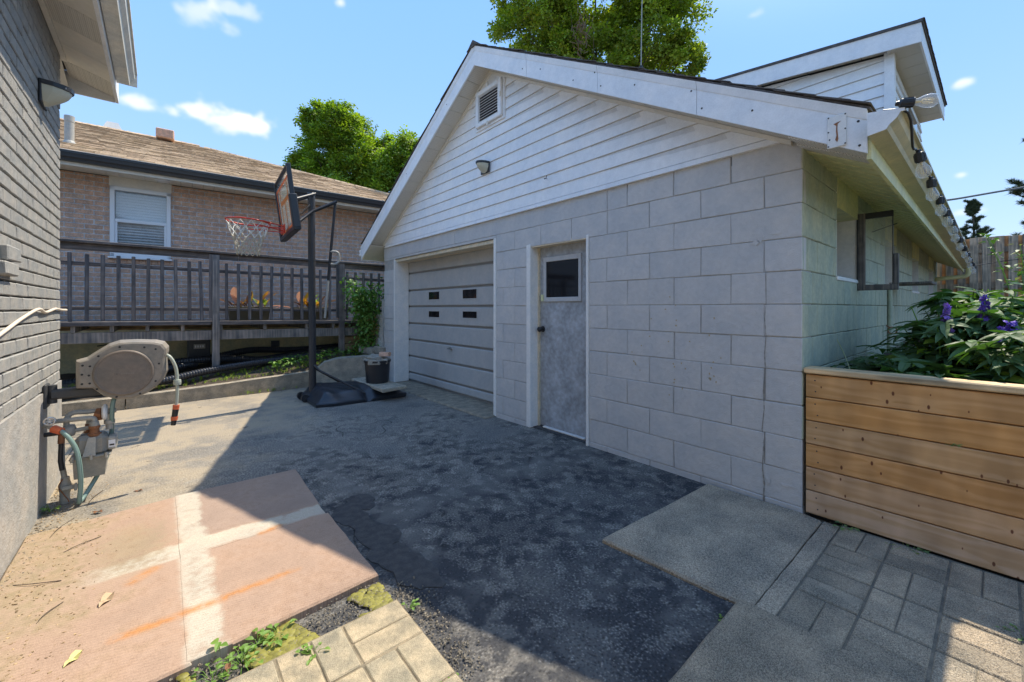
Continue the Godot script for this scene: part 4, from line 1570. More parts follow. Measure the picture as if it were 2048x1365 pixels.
	for sx in [-1.0, 1.0]:
		for k in 24:
			var a := minf(3.47 - k * 0.146, 3.405)
			var b := a - 0.20
			st = fresh()
			var zz := -2.655 + rng.randf_range(-0.012, 0.010)
			var lift := rng.randf_range(0.0, 0.006)
			var p := []
			for yy in [0.013, 0.019]:
				p.append(Vector3(RIDGE + sx * a, 4.186 - pitch(sx) * a + yy + 0.008 + lift, zz))
				p.append(Vector3(RIDGE + sx * maxf(b, 0.0), 4.186 - pitch(sx) * maxf(b, 0.0) + yy, zz))
				p.append(Vector3(RIDGE + sx * maxf(b, 0.0), 4.186 - pitch(sx) * maxf(b, 0.0) + yy, zz - 0.3))
				p.append(Vector3(RIDGE + sx * a, 4.186 - pitch(sx) * a + yy + 0.008 + lift, zz - 0.3))
			hexa(st, p)
			put("shingle", st, pick("roof_tab"), roof)
	st = fresh()
	for sx in [-1.0, 1.0]:
		for k in 24:
			var a := 3.41 - k * 0.146
			var b := maxf(a - 0.20, 0.0)
			var z0 := -2.96 - (0.15 if k % 2 else 0.0)
			while z0 > -11.0:
				var yy := 0.013
				away(st, Vector3(RIDGE + sx * a, 4.186 - pitch(sx) * a + yy + 0.016, z0), Vector3(RIDGE + sx * b, 4.186 - pitch(sx) * b + yy, z0), Vector3(RIDGE + sx * b, 4.186 - pitch(sx) * b + yy, z0 - 0.295), Vector3(RIDGE + sx * a, 4.186 - pitch(sx) * a + yy + 0.016, z0 - 0.295), Vector3(RIDGE, 0, z0))
				away(st, Vector3(RIDGE + sx * a, 4.186 - pitch(sx) * a + yy + 0.016, z0), Vector3(RIDGE + sx * a, 4.186 - pitch(sx) * a + yy, z0), Vector3(RIDGE + sx * a, 4.186 - pitch(sx) * a + yy, z0 - 0.295), Vector3(RIDGE + sx * a, 4.186 - pitch(sx) * a + yy + 0.016, z0 - 0.295), Vector3(RIDGE, 3, z0))
				z0 -= 0.30
	stuff(put("shingle_field", st, M.roof_tab[0], roof))
	# ridge cap
	st = fresh()
	hexa(st, [Vector3(RIDGE - 0.1, 4.165, -2.65), Vector3(RIDGE + 0.1, 4.165, -2.65), Vector3(RIDGE + 0.1, 4.165, -11.2), Vector3(RIDGE - 0.1, 4.165, -11.2), Vector3(RIDGE - 0.008, 4.236, -2.65), Vector3(RIDGE + 0.008, 4.236, -2.65), Vector3(RIDGE + 0.008, 4.236, -11.2), Vector3(RIDGE - 0.008, 4.236, -11.2)])
	put("ridge_cap", st, M.roof_tab[1], roof)


func build_dormer() -> void:
	var g: Node = get_node("garage")
	var zc := -6.04
	var zb := -8.58
	var top := func(x: float) -> float: return 4.15 + 0.12 * (-0.5155 - x)
	# walls
	var st := fresh()
	prism(st, PackedVector2Array([Vector2(SIDE - 0.01, 2.35), Vector2(SIDE - 0.01, 4.0), Vector2(RIDGE, 4.36), Vector2(RIDGE, 4.1)]), zb, zc - 0.01)
	var d := put("dormer", st, M.siding[0], g)
	var y := 2.55
	var i := 0
	while y < 4.25:
		var y1 := y + 0.127
		var xr := SIDE
		var xl := maxf(RIDGE + (4.18 - y) / PITCH_RIGHT - 0.1, RIDGE)
		var xt := xr if y1 < 4.0 else minf(xr, -0.5155 - (y1 - 4.02 + 0.04) / 0.12 - 0.2)
		if xt < xl + 0.1:
			break
		st = fresh()
		hexa(st, [Vector3(xl, y + 0.003, zc + 0.022), Vector3(minf(xr, xt + 1.06) if y1 > 4.0 else xr, y + 0.003, zc + 0.022), Vector3(minf(xr, xt + 1.06) if y1 > 4.0 else xr, y + 0.003, zc - 0.02), Vector3(xl, y + 0.003, zc - 0.02), Vector3(xl, y1, zc + 0.005), Vector3(xt, y1, zc + 0.005), Vector3(xt, y1, zc - 0.02), Vector3(xl, y1, zc - 0.02)])
		put("siding_plank", st, M.siding[i % 4], d)
		# the dormer's front, seen edge on
		if y1 < 4.02:
			st = fresh()
			hexa(st, [Vector3(SIDE + 0.022, y + 0.003, zc - 0.0), Vector3(SIDE + 0.022, y + 0.003, zb), Vector3(SIDE - 0.02, y + 0.003, zb), Vector3(SIDE - 0.02, y + 0.003, zc), Vector3(SIDE + 0.005, y1, zc), Vector3(SIDE + 0.005, y1, zb), Vector3(SIDE - 0.02, y1, zb), Vector3(SIDE - 0.02, y1, zc)])
			put("siding_plank", st, M.siding[(i + 1) % 4], d)
		y = y1
		i += 1
	st = fresh()
	span(st, SIDE - 0.055, SIDE + 0.03, 2.5, 4.02, zc - 0.06, zc + 0.03)
	put("corner_post", st, M.siding[2], d)
	# window in the dormer's front
	st = fresh()
	span(st, SIDE + 0.01, SIDE + 0.045, 3.02, 3.78, -7.75, -6.85)
	put("window_frame", st, M.white_metal, d)
	st = fresh()
	span(st, SIDE + 0.03, SIDE + 0.048, 3.08, 3.72, -7.69, -6.91)
	put("pane", st, M.dark_glass, d)
	# roof, fascia, soffit
	var x0 := RIDGE - 0.3
	var x1 := -0.515
	var za := zc + 0.15
	st = fresh()
	var p := []
	for yy in [0.0, 0.03]:
		for q in [[x0, za + 0.012], [x1 + 0.012, za + 0.012], [x1 + 0.012, -8.64], [x0, -8.64]]:
			p.append(Vector3(q[0], top.call(q[0]) + yy, q[1]))
	hexa(st, p)
	var r := put("dormer_roof", st, M.roof_dark, d)
	st = fresh()
	for e in [[x0, -2.62], [-2.615, x1]]:
		p = []
		for yy in [-0.2, -0.001]:
			for q in [[e[0], za], [e[1], za], [e[1], za - 0.016], [e[0], za - 0.016]]:
				p.append(Vector3(q[0], top.call(q[0]) + yy, q[1]))
		hexa(st, p)
	put("dormer_fascia", st, M.white_metal, d)
	st = fresh()
	span(st, x1 - 0.016, x1, 3.95, 4.148, -8.63, za - 0.017)
	put("dormer_fascia", st, M.white_metal, d)
	st = fresh()
	var tz := za
	while tz > -8.6:
		bevel(st, Vector3(x1 + 0.0, 4.186, tz - 0.07), Vector3(0.05, 0.012, 0.132), 0.002, 0.003)
		tz -= 0.14
	stuff(put("shingle_edge", st, M.roof_tab[2], r))
	var n := 12
	for k in n:
		var a := lerpf(SIDE, RIDGE, float(k) / n)
		var b := lerpf(SIDE, RIDGE, float(k + 1) / n) + 0.006
		st = fresh()
		p = []
		for yy in [-0.155, -0.147]:
			for q in [[a, za - 0.018], [b, za - 0.018], [b, zc - 0.02], [a, zc - 0.02]]:
				p.append(Vector3(q[0], top.call(q[0]) + yy, q[1]))
		hexa(st, p)
		put("soffit_panel", st, M.soffit, d)
	var sz := za - 0.02
	while sz > -8.6:
		st = fresh()
		span(st, SIDE - 0.02, x1 - 0.018, 3.985, 3.993, maxf(sz - 0.294, -8.62), sz)
		put("soffit_panel", st, M.soffit_holes, d)
		sz -= 0.30


# ---------------------------------------------------------------- the neighbouring house, turned a little

func build_neighbour() -> void:
	var n := thing("brick_house", "brown brick bungalow with tan shingle roof and dark gutter behind the deck", "house", Vector3(-9.0, 0, 0))
	n.rotation.y = deg_to_rad(-2.3)
	var z0 := 3.2
	var z1 := -5.2
	var st := fresh()
	span(st, -9.0, 0.0015, 0.98, 2.05, z1, z0 + 3.0)
	span(st, -9.0, 0.0015, 2.05, 3.30, z1, -0.114)
	span(st, -9.0, 0.0015, 2.05, 3.30, 0.622, z0 + 3.0)
	span(st, -9.0, -0.4, 2.05, 3.30, -0.114, 0.622)
	put("wall", st, M.mortar, n)
	st = fresh()
	span(st, -8.9, 0.012, -0.1, 0.985, z1 + 0.01, z0 + 3.0)
	put("foundation", st, M.parging, n)
	var win := [-0.114, 0.622, 2.05, 3.31]
	var field := []
	for i in 6:
		field.append(fresh())
	var meshes := {}
	var y := 0.99
	var row := 0
	while y < 3.30:
		for e in brick_course(y, z1, z0, 0.2105, 0.105 * (row % 2)):
			for s in cut(e[0], e[1], [[win[0], win[1]]] if y > win[2] - 0.02 else []):
				var l: float = s[1] - s[0] - 0.010
				if l < 0.02:
					continue
				var h := minf(0.0635, 3.30 - y)
				var c := Vector3(-0.02 + rng.randf_range(-0.0015, 0.0015), y + h * 0.5, (s[0] + s[1]) * 0.5)
				if s[0] > -1.05 and s[0] < 1.35:
					var key := "%d_%d_%d" % [int(l * 500), int(h * 200), rng.randi() % 3]
					if not meshes.has(key):
						meshes[key] = bevel_mesh(Vector3(0.05, h, l), 0.004, 0.0012)
					place("brick", meshes[key], pick("red_brick"), n, Transform3D(Basis(), c))
				else:
					bevel(field[rng.randi() % 6], c, Vector3(0.05, h, l), 0.004)
		y += 0.0735
		row += 1
	for i in 6:
		stuff(put("brick_field", field[i], M.red_brick[i], n))
	# window: frame, two sashes, blind
	st = fresh()
	for q in [[win[0], win[0] + 0.055, 2.05, 3.16], [win[1] - 0.055, win[1], 2.05, 3.16], [win[0], win[1], 3.10, 3.16], [win[0], win[1], 2.05, 2.105]]:
		bevel(st, Vector3(0.0, (q[2] + q[3]) * 0.5, (q[0] + q[1]) * 0.5), Vector3(0.07, q[3] - q[2], q[1] - q[0]), 0.006)
	var w := put("window", st, M.window_white, n)
	st = fresh()
	for q in [[2.60, 2.65], [2.105, 2.14]]:
		bevel(st, Vector3(-0.004, (q[0] + q[1]) * 0.5, (win[0] + win[1]) * 0.5), Vector3(0.055, q[1] - q[0], win[1] - win[0] - 0.11), 0.005)
	for zz in [win[0] + 0.07, win[1] - 0.07]:
		bevel(st, Vector3(-0.006, 2.37, zz), Vector3(0.05, 0.46, 0.03), 0.005)
	put("sash", st, M.window_white, w)
	for q in [[2.65, 3.10], [2.14, 2.60]]:
		st = fresh()
		span(st, -0.028, -0.022, q[0], q[1], win[0] + 0.055, win[1] - 0.055)
		put("pane", st, M.clear, w)
	for k in 22:
		st = fresh()
		box(st, Vector3(-0.07, 2.13 + k * 0.0445, (win[0] + win[1]) * 0.5), Vector3(0.004, 0.043, win[1] - win[0] - 0.12), Basis(Vector3.BACK, 0.3 if k > 10 else 1.05))
		put("blind_slat", st, M.blind, w)
	st = fresh()
	span(st, -0.02, 0.014, 3.162, 3.31, win[0] - 0.01, win[1] + 0.01)
	put("header_panel", st, M.soffit, w)
	st = fresh()
	bevel(st, Vector3(0.02, 2.035, (win[0] + win[1]) * 0.5), Vector3(0.10, 0.03, win[1] - win[0] + 0.04), 0.005)
	put("sill", st, M.window_white, w)
	for k in 11:
		st = fresh()
		bevel(st, Vector3(-0.012, 1.985, win[0] - 0.02 + k * 0.0745), Vector3(0.06, 0.065, 0.066), 0.004)
		put("sill_brick", st, pick("red_brick"), n)
	# soffit strips, fascia, gutter
	var z := z0
	while z > z1 - 0.5:
		st = fresh()
		span(st, -0.01, 0.50, 3.312, 3.322, z - 0.146, z)
		put("soffit_panel", st, M.soffit, n)
		z -= 0.15
	st = fresh()
	span(st, -0.3, 0.50, 3.324, 3.34, z1 - 0.5, z0)
	put("soffit_backing", st, M.soffit_groove, n)
	st = fresh()
	span(st, 0.50, 0.52, 3.265, 3.45, z1 - 0.5, z0)
	put("fascia", st, M.soffit, n)
	st = fresh()
	prism(st, PackedVector2Array([Vector2(0, 0), Vector2(0.07, 0), Vector2(0.08, 0.03), Vector2(0.10, 0.05), Vector2(0.11, 0.10), Vector2(0.12, 0.10), Vector2(0.12, 0.125), Vector2(0, 0.125)]), z1 - 0.55, z0, at(0.522, 3.315, 0))
	put("gutter", st, M.dark_gutter, n)
	st = fresh()
	span(st, 0.522, 0.655, 3.4425, 3.449, z1 - 0.55, z0)
	put("drip_edge", st, M.soffit, n)
	# hipped roof
	var ex := 0.60
	var ey := 3.45
	var rx := -4.5
	var ry := 5.44
	var rz := -0.66
	st = fresh()
	var c0 := Vector3(ex, ey, z0)
	var c1 := Vector3(ex, ey, -5.75)
	var r1 := Vector3(rx, ry, rz)
	var inside := Vector3(-4.5, 2.0, 0)
	away(st, c0, c1, r1, Vector3(rx, ry, z0), inside)
	away(st, c1, r1, Vector3(-9.6, ey, -5.75), Vector3(-9.6, ey, -5.75), inside)
	away(st, Vector3(rx, ry, z0), r1, Vector3(-9.6, ey, -5.75), Vector3(-9.6, ey, z0), inside)
	var roof := put("roof", st, M.tan_shingle[0], n)
	var tabs := []
	for i in 5:
		tabs.append(fresh())
	var slope := Vector3(rx - ex, ry - ey, 0)
	var len := slope.length()
	var dir := slope / len
	var nrm := Vector3(-dir.y, dir.x, 0.0) * -1.0
	if nrm.y < 0.0:
		nrm = -nrm
	var courses := 40
	for k in courses:
		var a := len * k / courses - 0.02
		var b := a + len / courses + 0.05
		var p0 := Vector3(ex, ey, 0) + dir * a
		var p1 := Vector3(ex, ey, 0) + dir * b
		var hip := rz - (p1.x - rx) / (ex - rx) * 5.09
		var zz := z0 - rng.randf() * 0.3
		while zz > hip:
			var wd := rng.randf_range(0.16, 0.34)
			var ze := maxf(zz - wd + 0.006, hip)
			var t := rng.randf_range(0.012, 0.022)
			var sst: SurfaceTool = tabs[rng.randi() % 5]
			var lo0 := p0 + nrm * t
			var hi0 := p1 + nrm * 0.004
			quad(sst, lo0 + Vector3(0, 0, zz), hi0 + Vector3(0, 0, zz), hi0 + Vector3(0, 0, ze), lo0 + Vector3(0, 0, ze), nrm)
			quad(sst, p0 + Vector3(0, 0, zz), lo0 + Vector3(0, 0, zz), lo0 + Vector3(0, 0, ze), p0 + Vector3(0, 0, ze), -dir)
			zz -= wd
	for i in 5:
		stuff(put("shingle_field", tabs[i], M.tan_shingle[i], roof))
	# ridge and hip caps
	for k in 22:
		st = fresh()
		hexa(st, [Vector3(rx - 0.12, ry - 0.02, z0 - k * 0.17), Vector3(rx + 0.12, ry - 0.02, z0 - k * 0.17), Vector3(rx + 0.12, ry - 0.02, z0 - k * 0.17 - 0.2), Vector3(rx - 0.12, ry - 0.02, z0 - k * 0.17 - 0.2), Vector3(rx - 0.02, ry + 0.045, z0 - k * 0.17), Vector3(rx + 0.02, ry + 0.045, z0 - k * 0.17), Vector3(rx + 0.02, ry + 0.035, z0 - k * 0.17 - 0.2), Vector3(rx - 0.02, ry + 0.035, z0 - k * 0.17 - 0.2)])
		put("ridge_cap", st, pick("tan_shingle"), roof)
	for k in 40:
		var q := r1.lerp(c1, k / 40.0)
		var q2 := r1.lerp(c1, (k + 1.2) / 40.0)
		st = fresh()
		var sd := Vector3(0.09, -0.035, 0.0)
		var se := Vector3(-0.0, -0.035, -0.09)
		var up := Vector3(0, 0.03, 0)
		away(st, q + up, q2 + up, q2 + sd, q + sd, q - up)
		away(st, q + up, q2 + up, q2 + se, q + se, q - up)
		away(st, q2 + up, q2 + sd, q2 + se, q2 + se, q)
		put("hip_cap", st, pick("tan_shingle"), roof)
	# vents and stack
	st = fresh()
	bevel(st, Vector3(-4.05, 5.42, 0.1), Vector3(0.30, 0.22, 0.34), 0.02)
	for k in 8:
		span(st, -3.905, -3.895, 5.33, 5.49, -0.05 + k * 0.042, -0.03 + k * 0.042)
	put("roof_vent", st, M.red_brick[2], n)
	st = fresh()
	hexa(st, [Vector3(-4.9, 5.35, 0.85), Vector3(-4.5, 5.35, 0.85), Vector3(-4.5, 5.35, 1.3), Vector3(-4.9, 5.35, 1.3), Vector3(-4.8, 5.66, 0.98), Vector3(-4.6, 5.66, 0.98), Vector3(-4.6, 5.66, 1.18), Vector3(-4.8, 5.66, 1.18)])
	put("skylight", st, M.soffit, n)
	st = fresh()
	lathe(st, [Vector2(0.12, -0.10), Vector2(0.07, 0.06), Vector2(0.055, 0.08), Vector2(0.055, 0.36), Vector2(0.06, 0.37), Vector2(0.06, 0.46), Vector2(0.0, 0.46)], 14, at(-0.24, 3.74, 1.10))
	put("vent_stack", st, M.pipe_grey, n)
	st = fresh()
	lathe(st, [Vector2(0.0, -0.03), Vector2(0.05, -0.028), Vector2(0.10, -0.012), Vector2(0.10, 0.0)], 20, at(0.22, 3.31, -0.02))
	put("soffit_light", st, M.window_white, n)
	# foundation vent
	st = fresh()
	span(st, 0.013, 0.03, 0.50, 0.62, -1.72, -1.58)
	put("foundation_vent", st, M.black_worn, n)


# ---------------------------------------------------------------- the deck

func build_deck() -> void:
	var d := thing("wooden_deck", "dark stained wooden side deck with baluster railing on beam and posts", "deck")
	var dy := func(z: float) -> float: return (z - 0.957) * 0.0119
	var z0 := 2.6
	var z1 := -3.75
	var st: SurfaceTool
	var beam_box := func(called: String, m: Material, x0: float, x1: float, y0: float, y1: float, za: float, zb: float, ch: float) -> void:
		var s := fresh()
		var c := Vector3(x0 + x1, y0 + y1, za + zb) * 0.5
		c.y += dy.call(c.z)
		bevel(s, Vector3.ZERO, Vector3(x1 - x0, y1 - y0, absf(za - zb)), ch, 0.002)
		put(called, s, m, d, Transform3D(Basis(Vector3.RIGHT, -0.0119), c))
	for k in 9:
		for e in [[z0, -0.62], [-0.625, z1]]:
			beam_box.call("deck_board", pick("deck_wood"), -7.57 - 0.146 * (k + 1), -7.57 - 0.146 * k - 0.007, 1.022, 1.056, e[0], e[1], 0.004)
	beam_box.call("rim_board", M.deck_wood[0], -7.565, -7.535, 1.008, 1.060, z0, -0.55, 0.003)
	beam_box.call("rim_board", M.deck_wood[1], -7.565, -7.535, 1.006, 1.056, -0.65, z1, 0.003)
	beam_box.call("beam", M.beam_wood, -7.63, -7.59, 0.785, 0.925, z0, -0.62, 0.004)
	beam_box.call("beam", M.beam_wood, -7.63, -7.59, 0.785, 0.925, -0.625, z1, 0.004)
	beam_box.call("ledger", M.raw_wood, -8.93, -8.89, 0.90, 1.02, z0, z1, 0.003)
	for z in [0.86, 0.504, 0.151, -0.228, -0.68, -1.255, -1.87, -2.30, -2.75, -3.2]:
		beam_box.call("joist", M.beam_wood, -8.9, -7.575, 0.927, 1.020, z - 0.02, z + 0.02, 0.003)
	for z in [2.2, -0.615, -2.44]:
		st = fresh()
		bevel(st, Vector3(-7.575, 1.17, z), Vector3(0.088, 1.72, 0.088), 0.005, 0.002)
		put("post", st, M.beam_wood if z > -1.0 else M.deck_post[0], d)
	st = fresh()
	bevel(st, Vector3(-7.56, 1.56, -0.56), Vector3(0.04, 0.95, 0.06), 0.004, 0.002)
	put("post", st, M.deck_post[1], d)
	st = fresh()
	bevel(st, Vector3(-7.56, 1.54, -2.375), Vector3(0.04, 0.95, 0.06), 0.004, 0.002)
	put("post", st, M.deck_post[2], d)
	beam_box.call("top_rail", M.deck_wood[2], -7.66, -7.515, 2.072, 2.108, z0, -0.9, 0.006)
	beam_box.call("top_rail", M.deck_wood[1], -7.66, -7.515, 2.072, 2.108, -0.905, z1, 0.006)
	beam_box.call("rail_board", M.deck_wood[0], -7.605, -7.567, 1.985, 2.070, z0, -0.9, 0.004)
	beam_box.call("rail_board", M.deck_wood[3], -7.605, -7.567, 1.985, 2.070, -0.905, z1, 0.004)
	beam_box.call("rail", M.deck_wood[1], -7.64, -7.602, 1.79, 1.835, z0, z1, 0.003)
	beam_box.call("rail", M.deck_wood[2], -7.64, -7.602, 1.215, 1.258, z0, z1, 0.003)
	for z in [2.08, 1.93, 1.78, 1.63, 1.48, 1.33, 1.18, 1.035, 0.888, 0.737, 0.589, 0.44, 0.293, 0.144, -0.003, -0.152, -0.303, -0.437, -0.749, -0.899, -1.047, -1.2, -1.348, -1.498, -1.648, -1.794, -1.94, -2.09, -2.243, -2.539, -2.69, -2.834, -2.982, -3.129, -3.28, -3.43]:
		st = fresh()
		bevel(st, Vector3.ZERO, Vector3(0.036, 0.86 + rng.randf_range(-0.015, 0.02), 0.040), 0.003, 0.003)
		var lean := rng.randf_range(-0.006, 0.006)
		if absf(z + 0.437) < 0.01:
			lean = 0.03
		put("baluster", st, pick("deck_post"), d, turned(-7.583, 1.505 + dy.call(z), z, rng.randf_range(-0.05, 0.05), lean, rng.randf_range(-0.006, 0.006)))


func build_kerb() -> void:
	var k := setting("kerb")
	var nn := FastNoiseLite.new()
	nn.seed = 77
	nn.frequency = 3.0
	var seg := func(path: Array, th: float, part: String, m: Material, parent: Node) -> void:
		# path of [x, z, height]; a rounded, chipped concrete section follows it
		var pts := []
		for i in path.size() - 1:
			for q in 5:
				var t := q / 5.0
				var a: Array = path[i]
				var b: Array = path[i + 1]
				pts.append(Vector3(lerpf(a[0], b[0], t), lerpf(a[2], b[2], t), lerpf(a[1], b[1], t)))
		var l: Array = path[path.size() - 1]
		pts.append(Vector3(l[0], l[2], l[1]))
		var st := fresh()
		var loops := []
		for i in pts.size():
			var d: Vector3 = (Vector3(pts[mini(i + 1, pts.size() - 1)]) - Vector3(pts[maxi(i - 1, 0)]))
			d.y = 0.0
			d = d.normalized()
			var s := Vector3(-d.z, 0, d.x)
			var p: Vector3 = pts[i]
			var base := Vector3(p.x, 0, p.z)
			var j := nn.get_noise_2d(i * 0.31, th * 9.0) * 0.018
			var lp := []
			for e in [[0.0, -0.06], [0.004, p.y * 0.5], [0.010 + j * 0.4, p.y - 0.03], [0.035 + j, p.y - 0.004 + j * 0.5], [th * 0.6, p.y + j * 0.4], [th, p.y - 0.01], [th, -0.06]]:
				lp.append(base + s * e[0] + Vector3(0, e[1], 0))
			loops.append(lp)
		for i in loops.size() - 1:
			var c := (Vector3(loops[i][0]) + Vector3(loops[i][3]) + Vector3(loops[i][6])) / 3.0
			for q in 6:
				away(st, loops[i][q], loops[i][q + 1], loops[i + 1][q + 1], loops[i + 1][q], c)
		for e in [0, loops.size() - 1]:
			var c := (Vector3(loops[1 if e == 0 else e - 1][0]) + Vector3(loops[1 if e == 0 else e - 1][3])) * 0.5
			away(st, loops[e][0], loops[e][1], loops[e][2], loops[e][3], c)
			away(st, loops[e][0], loops[e][3], loops[e][5], loops[e][6], c)
		put(part, st, m, parent)
	seg.call([[-7.07, 3.0, 0.13], [-7.09, 1.6, 0.14], [-7.10, 0.35, 0.15]], 0.14, "kerb_length", M.kerb_concrete, k)
	seg.call([[-7.10, 0.34, 0.152], [-7.12, -0.4, 0.175], [-7.15, -1.15, 0.215], [-7.22, -1.6, 0.225], [-7.26, -1.95, 0.25]], 0.14, "kerb_length", M.kerb_concrete, k)
	var w := thing("retaining_wall", "stained concrete retaining block stub beside the garage corner behind bucket", "wall")
	seg.call([[-7.24, -1.93, 0.27], [-7.20, -2.05, 0.38], [-7.12, -2.25, 0.435], [-7.0, -2.55, 0.45], [-6.88, -2.86, 0.46]], 0.28, "wall_body", M.old_concrete, w)
	var st := fresh()
	bevel(st, Vector3.ZERO, Vector3(0.36, 0.12, 0.2), 0.015, 0.012)
	put("cap_stone", st, M.stone_pale, w, turned(-7.16, 0.50, -2.78, 0.3))
	st = fresh()
	bevel(st, Vector3.ZERO, Vector3(0.24, 0.12, 0.2), 0.015, 0.012)
	put("cap_stone", st, M.stone_pale, w, turned(-6.93, 0.51, -2.93, 0.4))
	# timbers stacked under the end of the deck
	var t := thing("timber_stack", "weathered brown timbers stacked under the far end of the deck", "timber")
	for i in 3:
		st = fresh()
		bevel(st, Vector3(-7.78, 0.52 + i * 0.135, -2.95), Vector3(0.13, 0.125, 0.95), 0.008, 0.006)
		put("timber", st, M.raw_wood, t)


# ---------------------------------------------------------------- fence

func build_fence() -> void:
	var f := thing("board_fence", "tall weathered cedar board fence behind the flower bed", "fence")
	var x := -1.55
	var i := 0
	while x < 7.0:
		var st := fresh()
		var w := rng.randf_range(0.098, 0.108)
		bevel(st, Vector3.ZERO, Vector3(w, 1.9 + rng.randf_range(-0.02, 0.025), 0.019), 0.003, 0.002)
		put("fence_board", st, (M.fence_wood[rng.randi() % 7] if i % 2 == 0 or rng.randf() < 0.15 else M.fence_orange[rng.randi() % 5]), f, turned(x, 1.58, -11.5 if i % 2 == 0 else -11.545, 0, 0, rng.randf_range(-0.004, 0.004)))
		x += 0.0775
		i += 1
	for y in [0.95, 1.6, 2.25]:
		var st := fresh()
		span(st, -1.6, 7.0, y, y + 0.09, -11.535, -11.512)
		put("rail", st, M.fence_wood[0], f)


# ---------------------------------------------------------------- raised planter

func planter_texture() -> ImageTexture:
	var w := 1024
	var h := 512
	# 1 m by 0.95 m of board, repeated beyond the frame, knots at fixed places
	var knots := []
	for i in 7:
		knots.append([])
	for i in 40:
		var ky := rng.randf() * h
		knots[int(ky / 74.0)].append(Vector3(rng.randf() * w, ky, rng.randf_range(3.0, 8.5)))
	var n := FastNoiseLite.new()
	n.seed = 3
	n.frequency = 0.004
	n.fractal_octaves = 3
	var g := noise_bytes(61, 0.5, w, h, 1)
	var data := PackedByteArray()
	data.resize(w * h * 3)
	for j in h:
		var board := int(j / 74.0)
		for i in w:
			var y := j * 1.0
			var near := 0.0
			for k in knots[board]:
				var dx: float = (i - k.x) * 0.55
				var dy: float = j - k.y
				if absf(dx) > 60.0:
					continue
				var dd := sqrt(dx * dx + dy * dy)
				var infl := exp(-dd / (k.z * 1.9))
				y += infl * signf(dy) * k.z * 1.8
				near = maxf(near, smoothstep(k.z * 0.9, k.z * 0.55, sqrt(dx * dx * 4.0 + dy * dy)))
			var f := y * 0.20 + n.get_noise_2d(i * 0.35, y * 5.0 + board * 900.0) * 5.0
			var ring := 0.5 + 0.5 * sin(f)
			var v := 0.84 + 0.09 * ring + (g[j * w + i] / 255.0 - 0.5) * 0.10 + n.get_noise_2d(i * 1.2 + board * 300.0, j * 0.8) * 0.14
			var warm := 0.03 * (1.0 - ring)
			var r := (v + warm) * (1.0 - near * 0.45)
			var gg := v * (1.0 - near * 0.58)
			var b := (v - warm * 2.2) * (1.0 - near * 0.62)
			var k3 := (j * w + i) * 3
			data[k3] = clampi(int(r * 235.0), 0, 255)
			data[k3 + 1] = clampi(int(gg * 235.0), 0, 255)
			data[k3 + 2] = clampi(int(b * 235.0), 0, 255)
	return ImageTexture.create_from_image(Image.create_from_data(w, h, false, Image.FORMAT_RGB8, data))


